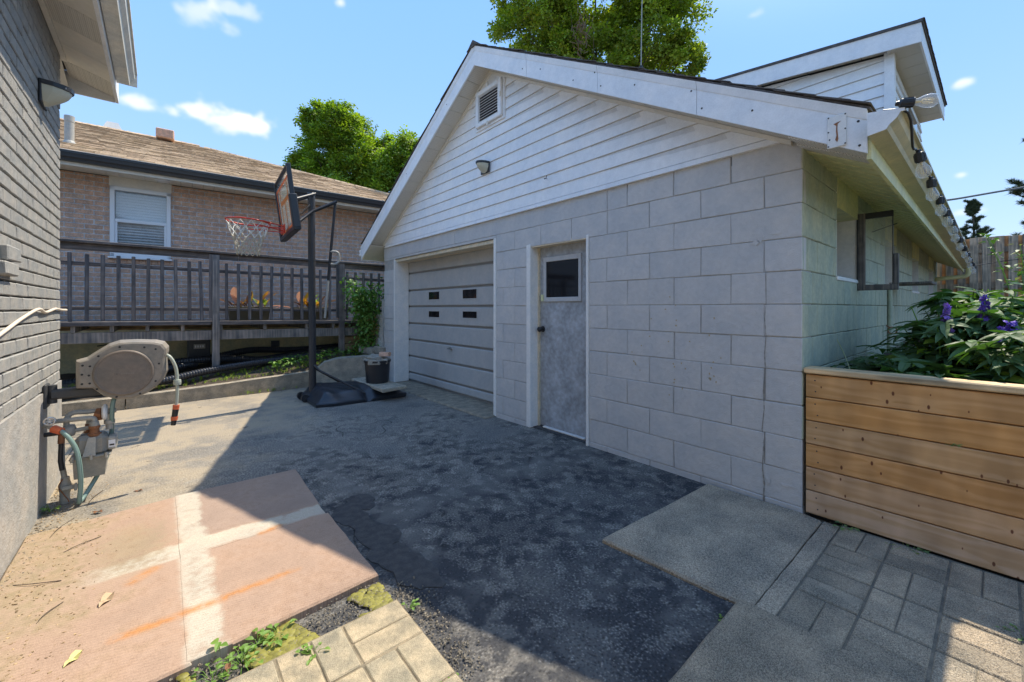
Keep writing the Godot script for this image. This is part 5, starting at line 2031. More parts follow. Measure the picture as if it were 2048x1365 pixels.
func build_planter() -> void:
	var p := thing("raised_planter", "raised garden box of six cedar boards with cap beside the garage", "planter")
	var tex := planter_texture()
	var tones := [[0.80, 0.53, 0.34], [0.83, 0.505, 0.28], [0.90, 0.465, 0.18], [0.85, 0.51, 0.255], [0.91, 0.46, 0.16], [0.87, 0.475, 0.195], [0.9, 0.6, 0.4]]
	var mats := []
	for t in tones:
		var m := StandardMaterial3D.new()
		m.resource_name = "cedar board"
		m.albedo_texture = tex
		m.albedo_color = lin(t[0], t[1], t[2])
		m.roughness = 0.7
		mats.append(m)
	var x0 := -0.745
	var x1 := 1.65
	var z := -2.925
	for i in 6:
		# board 0 is the lowest
		var ya := 0.028 + i * 0.1375
		var yb := ya + 0.1325
		var st := fresh()
		var ch := 0.004
		var vtop := (5 - i) * 74.0 / 512.0
		var uvp := func(v: Vector3) -> Vector2: return Vector2((v.x - x0) / 1.02, vtop + (yb - v.y) / 0.1325 * 70.0 / 512.0)
		var faces := [
			[Vector3(x0, ya + ch, z), Vector3(x1, ya + ch, z), Vector3(x1, yb - ch, z), Vector3(x0, yb - ch, z), Vector3(0, 0, 1)],
			[Vector3(x0, yb - ch, z), Vector3(x1, yb - ch, z), Vector3(x1, yb, z - ch), Vector3(x0, yb, z - ch), Vector3(0, 0.7, 0.7)],
			[Vector3(x0, ya + ch, z), Vector3(x1, ya + ch, z), Vector3(x1, ya, z - ch), Vector3(x0, ya, z - ch), Vector3(0, -0.7, 0.7)],
			[Vector3(x0, yb, z - ch), Vector3(x1, yb, z - ch), Vector3(x1, yb, z - 0.035), Vector3(x0, yb, z - 0.035), Vector3(0, 1, 0)],
			[Vector3(x0, ya, z - ch), Vector3(x1, ya, z - ch), Vector3(x1, ya, z - 0.035), Vector3(x0, ya, z - 0.035), Vector3(0, -1, 0)],
			[Vector3(x0, ya, z - 0.035), Vector3(x1, ya, z - 0.035), Vector3(x1, yb, z - 0.035), Vector3(x0, yb, z - 0.035), Vector3(0, 0, -1)],
			[Vector3(x0, ya, z - ch), Vector3(x0, yb, z - ch), Vector3(x0, yb, z - 0.035), Vector3(x0, ya, z - 0.035), Vector3(-1, 0, 0)],
			[Vector3(x1, ya, z - ch), Vector3(x1, yb, z - ch), Vector3(x1, yb, z - 0.035), Vector3(x1, ya, z - 0.035), Vector3(1, 0, 0)]]
		for f in faces:
			var flip: bool = (Vector3(f[1]) - Vector3(f[0])).cross(Vector3(f[2]) - Vector3(f[0])).dot(f[4]) > 0.0
			for q in ([0, 2, 1, 0, 3, 2] if flip else [0, 1, 2, 0, 2, 3]):
				st.set_normal(Vector3(f[4]).normalized())
				st.set_uv(uvp.call(f[q]))
				st.add_vertex(f[q])
		var b := put("board", st, mats[i if i < 6 else 5], p, turned(0, 0, rng.randf_range(-0.002, 0.002), 0, 0, 0))
		for k in 2:
			for q in 2:
				st = fresh()
				lathe(st, [Vector2(0.0, 0.0012), Vector2(0.003, 0.001), Vector2(0.0042, 0.0)], 8, turned(x0 + 0.05 + k * 1.2 + rng.randf_range(-0.01, 0.01), ya + 0.035 + q * 0.065, z, 0, PI / 2))
				put("screw", st, M.black_worn, b)
	var st := fresh()
	bevel(st, Vector3((x0 + x1) * 0.5 - 0.005, 0.872, -2.975), Vector3(x1 - x0 + 0.01, 0.034, 0.125), 0.006)
	mk("cap_wood", 0.62, 0.42, 0.235, 0.75, T.wood_h, 0.9)
	put("cap_board", st, M.cap_wood, p)
	st = fresh()
	span(st, x0 + 0.01, x1, 0.0, 0.855, -3.02, -2.962)
	put("lining", st, M.black_worn, p)
	st = fresh()
	bevel(st, Vector3(x1 + 0.02, 0.44, -3.9), Vector3(0.035, 0.83, 1.95), 0.004)
	put("end_board", st, mats[2], p)


# ---------------------------------------------------------------- trees

func leaf_sprig(n: int, size: float, slim: float, reach: float) -> ArrayMesh:
	var st := fresh()
	for i in n:
		var a := TAU * i / n + rng.randf_range(-0.5, 0.5)
		var tilt := rng.randf_range(-0.7, 0.5)
		var b := Basis(Vector3.UP, a) * Basis(Vector3.RIGHT, tilt) * Basis(Vector3.BACK, rng.randf_range(-0.5, 0.5))
		var o := Basis(Vector3.UP, a) * Vector3(0, rng.randf_range(-0.4, 0.4) * reach, reach * rng.randf_range(0.2, 1.0))
		var l := size * rng.randf_range(0.75, 1.2)
		var w := l * slim
		var p := [Vector3(0, 0, 0), Vector3(w, -w * 0.15, l * 0.35), Vector3(w * 0.55, -w * 0.2, l * 0.7), Vector3(0, -l * 0.12, l), Vector3(-w * 0.55, -w * 0.2, l * 0.7), Vector3(-w, -w * 0.15, l * 0.35)]
		var v := []
		for q in p:
			v.append(o + b * q)
		var mid: Vector3 = o + b * Vector3(0, w * 0.12, l * 0.45)
		for k in 6:
			var nn := (Vector3(v[k]) - mid).cross(Vector3(v[(k + 1) % 6]) - mid).normalized()
			if nn.dot(b.y) < 0.0:
				nn = -nn
			tri(st, mid, v[k], v[(k + 1) % 6], nn)
	return st.commit()


func leafy_tree(called: String, label: String, base: Vector3, lobes: Array, count: int, leaf: float, tone: Array, seed_no: int, gaps: float, trunk_r: float) -> Node3D:
	rng.seed = seed_no
	var t := thing(called, label, "tree", base, "")
	var crown_c := Vector3.ZERO
	for l in lobes:
		crown_c += Vector3(l[0]) / lobes.size()
	var st := fresh()
	var fork := Vector3(crown_c.x * 0.4, crown_c.y * 0.55, crown_c.z * 0.4)
	tube(st, curve([Vector3(0, -0.2, 0), Vector3(rng.randf_range(-0.1, 0.1), fork.y * 0.5, rng.randf_range(-0.1, 0.1)), fork], 4), trunk_r, trunk_r * 0.6, 10)
	put("trunk", st, M.bark, t)
	for l in lobes:
		st = fresh()
		var c: Vector3 = l[0]
		var mid := fork.lerp(c, 0.5) + Vector3(0, -0.3, 0)
		tube(st, curve([fork - Vector3(0, 0.2, 0), mid, c + Vector3(0, Vector3(l[1]).y * 0.3, 0)], 4), trunk_r * 0.4, trunk_r * 0.08, 7)
		for q in 6:
			var tip: Vector3 = c + Vector3(rng.randf_range(-1, 1), rng.randf_range(-0.7, 0.9), rng.randf_range(-1, 1)) * Vector3(l[1]) * 0.9
			tube(st, curve([mid.lerp(c, rng.randf()), mid.lerp(tip, 0.6) + Vector3(0, 0.1, 0), tip], 3), trunk_r * 0.13, trunk_r * 0.03, 5)
		put("limb", st, M.bark, t)
	var sprig := leaf_sprig(9, leaf, 0.36, leaf * 1.5)
	# clumps of sprigs on and inside each lobe
	var clumps := []
	for l in lobes:
		var r: Vector3 = l[1]
		var n := int(16.0 + r.x * r.y * 9.0)
		for i in n:
			var d := Vector3(rng.randfn(), rng.randfn() * 0.9 + 0.15, rng.randfn()).normalized()
			var rad := pow(rng.randf_range(0.25, 1.0), 0.45)
			clumps.append([Vector3(l[0]) + d * r * rad * 0.9, rng.randf_range(0.16, 0.30) * (r.x + r.y) * 0.5, rng.randf_range(0.82, 1.16)])
	var xfs := []
	var cols := []
	for i in count:
		var c: Array = clumps[rng.randi() % clumps.size()]
		var d := Vector3(rng.randfn(), rng.randfn() * 0.75, rng.randfn()).normalized()
		var rr: float = c[1] * pow(rng.randf(), 0.42) * rng.randf_range(0.75, 1.25)
		if rng.randf() < gaps and d.y < -0.2:
			continue
		var b := Basis.from_euler(Vector3(rng.randf_range(-0.7, 0.7), rng.randf() * TAU, rng.randf_range(-0.7, 0.7))).scaled(Vector3.ONE * rng.randf_range(0.7, 1.25))
		xfs.append(Transform3D(b, Vector3(c[0]) + d * rr))
		var k: float = c[2] * rng.randf_range(0.5, 1.3)
		var yel := rng.randf() * rng.randf()
		cols.append(Color(tone[0] * k * (1.0 + 0.9 * yel), tone[1] * k * (1.0 + 0.35 * yel), tone[2] * k * (1.0 - 0.3 * yel)))
	scatter("crown", sprig, M.leaf, t, xfs, cols)
	return t


func pine(called: String, label: String, base: Vector3, h: float, reach: float, seed_no: int) -> void:
	rng.seed = seed_no
	var t := thing(called, label, "tree", base, "conifers beyond the board fence")
	var st := fresh()
	tube(st, [Vector3(0, -0.2, 0), Vector3(0.05, h * 0.5, 0), Vector3(0, h, 0)], h * 0.016 + 0.02, 0.012, 7)
	put("trunk", st, M.bark, t)
	st = fresh()
	var tuft := fresh()
	for i in 22:
		var d := Vector3(rng.randfn(), rng.randfn() * 0.6 + 0.7, rng.randfn()).normalized() * rng.randf_range(0.08, 0.13)
		var s := d.cross(Vector3(0.3, 1, 0.2)).normalized() * 0.0055
		var n := s.cross(d).normalized()
		tri(tuft, -s, s, d, n)
		tri(tuft, -n * 0.0055, n * 0.0055, d, s.normalized())
	var mesh := tuft.commit()
	var xfs := []
	var cols := []
	var n_branch := int(h * 9.0)
	for k in n_branch:
		var t0 := rng.randf()
		var y := h * (0.16 + 0.82 * t0)
		var span_r := reach * pow(1.0 - t0, 0.7) + 0.10
		var a := rng.randf() * TAU
		var l := span_r * rng.randf_range(0.45, 1.15)
		var tip := Vector3(cos(a) * l, y + l * rng.randf_range(0.1, 0.75), sin(a) * l)
		var root := Vector3(0, y - l * 0.1, 0)
		var midp := root.lerp(tip, 0.55) - Vector3(0, l * rng.randf_range(0.08, 0.2), 0)
		var path := curve([root, midp, tip], 5)
		tube(st, path, 0.016, 0.005, 5, false)
		for side in 3:
			var sp: Vector3 = path[rng.randi_range(4, 9)]
			var st_tip := sp + Vector3(rng.randf_range(-0.35, 0.35), rng.randf_range(0.05, 0.3), rng.randf_range(-0.35, 0.35)) * (0.4 + span_r * 0.5)
			tube(st, [sp, st_tip], 0.008, 0.003, 4, false)
			for w in 7:
				path.append(sp.lerp(st_tip, w / 6.0))
		for p in path.size():
			if p < 3:
				continue
			for w in 3:
				var o := Vector3(rng.randf_range(-1, 1), rng.randf_range(-0.3, 0.8), rng.randf_range(-1, 1)) * 0.045
				xfs.append(Transform3D(Basis.from_euler(Vector3(rng.randf_range(-0.5, 0.5), rng.randf() * TAU, rng.randf_range(-0.5, 0.5))).scaled(Vector3.ONE * rng.randf_range(0.6, 1.2)), Vector3(path[p]) + o))
				var c := rng.randf_range(0.7, 1.5)
				cols.append(Color(c * 1.1, c, c * 0.9))
	put("branches", st, M.bark, t)
	scatter("needles", mesh, M.needle, t, xfs, cols)


func build_trees() -> void:
	var keep := rng.seed
	# behind the garage: a tall maple-like tree, its crown cut by the top of the frame
	var base := Vector3(-10.2, 0, -12.9)
	leafy_tree("tall_tree", "tall bright green tree rising behind the garage ridge, cut by photo top", base, [[Vector3(0.0, 13.6, 0.0), Vector3(2.9, 2.6, 2.9)], [Vector3(-1.6, 12.2, 1.6), Vector3(1.9, 1.9, 1.9)], [Vector3(1.5, 11.9, -1.5), Vector3(2.0, 1.8, 2.0)], [Vector3(2.2, 10.6, -2.4), Vector3(1.2, 0.8, 1.2)], [Vector3(0.1, 10.6, 0.2), Vector3(2.0, 1.5, 2.0)], [Vector3(-0.9, 11.0, 1.0), Vector3(1.4, 1.2, 1.4)], [Vector3(2.0, 13.2, -1.6), Vector3(1.2, 1.4, 1.2)], [Vector3(-2.0, 14.0, 1.8), Vector3(1.5, 1.4, 1.5)]], 15000, 0.115, [1.1, 1.0, 0.9], 101, 0.35, 0.22)
	var nest := fresh()
	for i in 60:
		bevel(nest, Vector3(rng.randfn() * 0.20, rng.randfn() * 0.42, rng.randfn() * 0.20), Vector3(0.02, 0.02, rng.randf_range(0.15, 0.35)), 0.004, 0.0, any_basis())
	var nt := thing("dead_leaf_clump", "clump of dead brown twigs hanging in the tall tree crown", "twigs", base + Vector3(1.25, 10.35, 2.25))
	put("twigs", nest, M.nest, nt)
	# behind the neighbour's roof: a rounder pair of crowns
	leafy_tree("round_tree", "dense round green tree with two crowns behind the neighbouring roof", Vector3(-26.4, 0, -9.4), [[Vector3(-0.4, 10.9, 0.7), Vector3(2.5, 2.7, 2.5)], [Vector3(-0.3, 12.5, 1.3), Vector3(1.8, 1.6, 1.8)], [Vector3(-1.0, 9.4, 2.1), Vector3(2.0, 1.6, 2.0)], [Vector3(1.6, 10.4, -2.3), Vector3(2.1, 2.3, 2.1)], [Vector3(1.2, 8.6, -1.8), Vector3(2.4, 1.8, 2.4)], [Vector3(0.0, 8.2, 0.6), Vector3(2.6, 1.6, 2.6)], [Vector3(2.1, 9.3, -3.0), Vector3(1.5, 1.5, 1.5)]], 17000, 0.15, [1.0, 1.0, 0.9], 102, 0.2, 0.3)
	# over the garden: only one twig reaches into the frame
	leafy_tree("garden_tree", "leafy tree whose branch tip enters at the top right corner", Vector3(3.6, 0, -9.6), [[Vector3(-1.6, 6.9, 0.3), Vector3(1.5, 1.1, 1.5)], [Vector3(0.3, 7.6, -0.4), Vector3(2.0, 1.5, 2.0)], [Vector3(0.8, 6.4, 0.4), Vector3(1.6, 1.2, 1.6)]], 4500, 0.12, [0.8, 0.95, 0.9], 103, 0.3, 0.16)
	pine("pine_tree", "dark conifer with upswept branches just above the gutter end", Vector3(-1.55, 0, -15.2), 4.75, 1.05, 104)
	pine("pine_tree", "dark conifer at the right edge rising above the board fence", Vector3(0.95, 0, -16.5), 6.4, 1.3, 105)
	pine("pine_tree", "smallest distant conifer tip peeping over the board fence top", Vector3(-0.75, 0, -27.0), 6.0, 0.9, 106)
	rng.seed = keep + 1


# ---------------------------------------------------------------- basketball hoop

func build_hoop() -> void:
	var h := thing("basketball_hoop", "portable basketball hoop on black pole with weighted base before the deck", "basketball hoop", Vector3(-6.0, 0, -1.555))
	var st := fresh()
	tube(st, [Vector3(0, 0.03, 0), Vector3(-0.035, 1.4, 0), Vector3(-0.072, 2.80, 0)], 0.046, -1, 14)
	var pole := put("pole", st, M.black_worn, h)
	st = fresh()
	lathe(st, [Vector2(0.0, 0.012), Vector2(0.044, 0.008), Vector2(0.049, 0.0), Vector2(0.049, -0.03)], 14, at(-0.072, 2.802, 0))
	put("cap", st, M.black_plastic, pole)
	# the tank: a folded, half filled shell
	var x0 := -0.44
	var x1 := 0.61
	var z0 := 0.10
	var z1 := -1.06
	st = fresh()
	var nx := 28
	var nz := 36
	var hy := func(u: float, v: float) -> float:
		var edge := minf(minf(u, 1.0 - u) * 7.0, minf(v, 1.0 - v) * 8.0)
		var dome := 0.075 + 0.06 * sin(PI * u) + 0.012 * sin(v * 9.0 + u * 2.0)
		var crease := 0.05 * exp(-pow((v - 0.54) / 0.035, 2.0)) * smoothstep(0.35, 1.0, u)
		var fold := 0.014 * sin(atan2(u - 0.35, v + 0.02) * 16.0) * (1.0 - v)
		return 0.055 + dome * smoothstep(0.0, 1.0, clampf(edge, 0.0, 1.0)) - crease + fold * clampf(edge, 0.0, 1.0)
	var grid := []
	for j in nz + 1:
		for i in nx + 1:
			var u := float(i) / nx
			var v := float(j) / nz
			var inset := 0.10 * (1.0 - smoothstep(0.0, 0.2, v))
			var xx := lerpf(x0 + inset * 1.5, x1 - inset * 0.6, u)
			grid.append(Vector3(xx, hy.call(u, v), lerpf(z0, z1, v)))
	for p in grid:
		st.add_vertex(p)
	for j in nz:
		for i in nx:
			var a := j * (nx + 1) + i
			for k in [a, a + nx + 1, a + 1, a + 1, a + nx + 1, a + nx + 2]:
				st.add_index(k)
	st.generate_normals()
	var tank := put("base_tank", st, M.vinyl, h)
	st = fresh()
	var rim := []
	for i in nx + 1:
		rim.append(grid[i])
	for j in range(1, nz + 1):
		rim.append(grid[j * (nx + 1) + nx])
	for i in range(nx - 1, -1, -1):
		rim.append(grid[nz * (nx + 1) + i])
	for j in range(nz - 1, 0, -1):
		rim.append(grid[j * (nx + 1)])
	var mid := Vector3((x0 + x1) * 0.5, 0.03, (z0 + z1) * 0.5)
	for i in rim.size():
		var a: Vector3 = rim[i]
		var b: Vector3 = rim[(i + 1) % rim.size()]
		var oa := a + (a - mid).normalized() * 0.012
		var ob := b + (b - mid).normalized() * 0.012
		away(st, a, b, Vector3(ob.x, b.y - 0.012, ob.z), Vector3(oa.x, a.y - 0.012, oa.z), mid)
		away(st, Vector3(oa.x, a.y - 0.012, oa.z), Vector3(ob.x, b.y - 0.012, ob.z), Vector3(b.x, 0.0, b.z), Vector3(a.x, 0.0, a.z), mid)
	put("tank_side", st, M.vinyl, tank)
	st = fresh()
	bevel(st, Vector3(0.0, 0.05, 0.06), Vector3(0.2, 0.10, 0.12), 0.015)
	put("pole_bracket", st, M.black_worn, h)
	for s in [-1.0, 1.0]:
		st = fresh()
		tube(st, [Vector3(s * 0.08, 0.055, 0.12), Vector3(s * 0.13, 0.055, 0.12)], 0.05, -1, 16)
		put("wheel", st, M.black_plastic, h)
	for s in [-1.0, 1.0]:
		st = fresh()
		tube(st, [Vector3(s * 0.03, 0.47, -0.01), Vector3(s * 0.08 + 0.05, 0.40, -0.06), Vector3(0.06 + s * 0.46, 0.10, -0.52)], 0.013, -1, 8)
		put("strut", st, M.black_worn, h)
	# lifting arms and the height rod
	var bx := 0.13          # centre of the board
	for s in [-1.0, 1.0]:
		st = fresh()
		tube(st, [Vector3(bx + s * 0.10, 2.62, 0.27), Vector3(-0.06 + s * 0.06, 2.79, -0.03)], 0.019, -1, 8)
		put("upper_arm", st, M.black, h)
		st = fresh()
		tube(st, [Vector3(bx + s * 0.10, 2.27, 0.30), Vector3(-0.06 + s * 0.06, 2.55, 0.0), Vector3(-0.02 + s * 0.05, 2.72, -0.30)], 0.021, -1, 8)
		put("lower_arm", st, M.black, h)
	st = fresh()
	tube(st, [Vector3(-0.02, 2.72, -0.30), Vector3(0.0, 2.10, -0.24), Vector3(0.0, 1.62, -0.20)], 0.019, -1, 10)
	var rod := put("height_rod", st, M.black, h)
	st = fresh()
	tube(st, [Vector3(0.0, 1.64, -0.20), Vector3(0.0, 1.10, -0.155)], 0.0165, -1, 10)
	put("inner_tube", st, M.pipe_grey, rod)
	st = fresh()
	var hz := Vector3(0.0, 1.92, -0.225)
	tube(st, curve([hz + Vector3(0, 0.10, 0), hz + Vector3(0.02, 0.105, -0.05), hz + Vector3(0.03, 0.08, -0.10), hz + Vector3(0.03, -0.03, -0.105), hz + Vector3(0.02, -0.07, -0.05), hz + Vector3(0, -0.07, 0)], 5), 0.017, -1, 8)
	put("grip", st, M.pipe_grey, rod)
	st = fresh()
	var coil := []
	for k in 60:
		var t := k / 59.0
		coil.append(Vector3(bx, 2.45, 0.20).lerp(Vector3(-0.03, 2.62, 0.03), t) + Vector3(cos(k * 0.9) * 0.022, sin(k * 0.9) * 0.022, 0))
	tube(st, coil, 0.0035, -1, 5)
	put("spring", st, M.black, h)
	# board: leans towards the rim, turned slightly
	var bt := Transform3D(Basis.from_euler(Vector3(0.13, deg_to_rad(-4.0), 0.0)), Vector3(bx, 2.555, 0.355))
	st = fresh()
	var bw := 0.56
	var bh := 0.37
	for q in [[-bw, -bw + 0.03, -bh, bh], [bw - 0.045, bw, -bh, bh], [-bw + 0.03, bw - 0.045, bh - 0.03, bh], [-bw + 0.03, bw - 0.045, -bh, -bh + 0.03]]:
		bevel(st, Vector3((q[0] + q[1]) * 0.5, (q[2] + q[3]) * 0.5, 0), Vector3(q[1] - q[0], q[3] - q[2], 0.05), 0.008)
	var board := put("backboard", st, M.black_plastic, h, bt)
	st = fresh()
	span(st, -bw + 0.03, bw - 0.045, -bh + 0.03, bh - 0.03, -0.004, 0.004)
	put("panel", st, M.clear, board)
	st = fresh()
	for q in [[-bw + 0.032, -bw + 0.062, -bh + 0.032, bh - 0.10], [bw - 0.09, bw - 0.06, -bh + 0.032, bh - 0.10], [-bw + 0.062, bw - 0.09, bh - 0.13, bh - 0.10], [-bw + 0.062, bw - 0.09, -bh + 0.032, -bh + 0.08]]:
		span(st, q[0], q[1], q[2], q[3], 0.0042, 0.006)
	put("border_stripe", st, M.board_orange, board)
	st = fresh()
	for q in [[-0.30, -0.265, -bh + 0.08, bh - 0.13], [0.265, 0.30, -bh + 0.08, bh - 0.13], [-0.265, 0.265, 0.03, 0.075], [-0.02, 0.02, -bh + 0.08, 0.03]]:
		span(st, q[0], q[1], q[2], q[3], 0.0042, 0.0062)
	put("target_stripe", st, M.board_gold, board)
	st = fresh()
	for q in [[-0.25, -0.03, -0.25, 0.02], [0.03, 0.25, -0.25, 0.02], [-0.25, 0.25, 0.085, 0.22], [-0.48, -0.31, -0.26, 0.22], [0.31, 0.45, -0.26, 0.22]]:
		span(st, q[0], q[1], q[2], q[3], -0.0065, -0.0045)
	put("pale_print", st, M.board_pale, board)
	st = fresh()
	bevel(st, Vector3(bw - 0.02, -bh + 0.19, 0.0), Vector3(0.075, 0.40, 0.085), 0.012)
	bevel(st, Vector3(0.0, -bh - 0.002, 0.0), Vector3(2 * bw + 0.02, 0.06, 0.085), 0.012)
	bevel(st, Vector3(-bw + 0.015, -bh + 0.09, 0.0), Vector3(0.05, 0.2, 0.085), 0.012)
	put("edge_pad", st, M.black_plastic, board)
	# rim and net
	var rc := Vector3(bx - 0.02, 2.285, 0.355 + 0.40)
	st = fresh()
	var ring := []
	var lower := []
	for k in 33:
		var a := TAU * k / 32.0
		ring.append(rc + Vector3(sin(a) * 0.2285, cos(a) * 0.012, cos(a) * 0.2285))
	tube(st, ring, 0.009, -1, 8, false)
	for k in 17:
		var a := PI * 0.5 + PI * k / 16.0
		lower.append(rc + Vector3(sin(a) * 0.2, -0.055, cos(a) * 0.2 - 0.02))
	tube(st, lower, 0.006, -1, 6)
	for s in [-1.0, 1.0]:
		tube(st, [rc + Vector3(s * 0.20, 0, -0.11), rc + Vector3(s * 0.075, -0.02, -0.37)], 0.008, -1, 7)
		tube(st, [rc + Vector3(s * 0.19, -0.055, -0.09), rc + Vector3(s * 0.06, -0.075, -0.37)], 0.007, -1, 7)
	bevel(st, rc + Vector3(0, -0.045, -0.375), Vector3(0.17, 0.11, 0.02), 0.004)
	var rim_o := put("rim", st, M.hoop_red, h)
	st = fresh()
	var rings := [[0.225, -0.01], [0.20, -0.09], [0.172, -0.165], [0.148, -0.235], [0.132, -0.30], [0.122, -0.36], [0.118, -0.40]]
	var st2 := fresh()
	for level in rings.size() - 1:
		for k in 12:
			for s in [-1, 1]:
				var a0 := TAU * (k + 0.5 * (level % 2)) / 12.0
				var a1: float = a0 + s * TAU / 24.0
				var r0: Array = rings[level]
				var r1: Array = rings[level + 1]
				var p := rc + Vector3(sin(a0) * r0[0], r0[1], cos(a0) * r0[0])
				var q := rc + Vector3(sin(a1) * r1[0], r1[1], cos(a1) * r1[0])
				var wob := Vector3(rng.randf_range(-1, 1), rng.randf_range(-1, 1), rng.randf_range(-1, 1)) * 0.008
				tube(st if level < 2 else st2, [p, p.lerp(q, 0.5) + wob, q], 0.0048, -1, 5, false)
				if level >= 2:
					lathe(st2, [Vector2(0.0, -0.009), Vector2(0.008, 0.0), Vector2(0.0, 0.009)], 5, at(q.x, q.y, q.z))
	put("net_top", st, M.net_white, rim_o)
	put("net_bottom", st2, M.net_tan, rim_o)
	# a stone slab on the tank, and a bucket of rubble on the slab
	st = fresh()
	bevel(st, Vector3.ZERO, Vector3(0.95, 0.045, 0.36), 0.008, 0.008)
	var sl := put("stone_slab", st, M.slab_pale, self, turned(-5.70, 0.168, -2.34, 0.10, 0.0, -0.03))
	tag(sl, "thin pale stone slab lying on the black hoop base", "stone slab")
	var b := thing("bucket", "black plastic nursery bucket full of rubble standing on stone slab", "bucket", Vector3(-5.70, 0.19, -2.33))
	st = fresh()
	lathe(st, [Vector2(0.0, 0.0), Vector2(0.145, 0.0), Vector2(0.152, 0.012), Vector2(0.172, 0.285), Vector2(0.183, 0.29), Vector2(0.183, 0.315), Vector2(0.170, 0.315), Vector2(0.150, 0.05)], 28)
	put("pail", st, M.black_plastic, b)
	st = fresh()
	lathe(st, [Vector2(0.168, 0.26), Vector2(0.0, 0.275)], 20)
	put("fill", st, M.soil, b)
	var rub := 0
	for e in [[-0.03, 0.335, 0.03, 0.21, 0.085, 0.13, 0.3], [0.09, 0.30, 0.08, 0.16, 0.07, 0.11, 1.0], [-0.11, 0.30, -0.02, 0.13, 0.07, 0.10, 2.0], [0.0, 0.30, -0.10, 0.15, 0.08, 0.11, 0.7], [0.11, 0.305, -0.05, 0.10, 0.06, 0.09, 2.6], [-0.08, 0.305, 0.10, 0.11, 0.05, 0.09, 0.1]]:
		st = fresh()
		bevel(st, Vector3.ZERO, Vector3(e[3], e[4], e[5]), 0.012, 0.014)
		var r := put("rubble_stone", st, M.stone_pale, self, turned(-5.70 + e[0], 0.19 + e[1], -2.33 + e[2], e[6], 0.12, -0.1))
		tag(r, ["largest pale broken stone on top of bucket rubble", "upright pale stone at the right rim of black bucket", "pale stone chunk at the left rim of black bucket", "flat pale stone at the far side of black bucket", "small pale stone at the far right bucket rim", "thin pale stone slip at the near left bucket rim"][rub], "stone", "rubble in the bucket")
		rub += 1
	st = fresh()
	bevel(st, Vector3.ZERO, Vector3(0.15, 0.06, 0.08), 0.006, 0.006)
	var rb := put("brick_piece", st, M.red_brick[3], self, turned(-5.64, 0.585, -2.42, 0.6))
	tag(rb, "reddish brick fragment topmost on the rubble in the black bucket", "brick")


# ---------------------------------------------------------------- hose reel

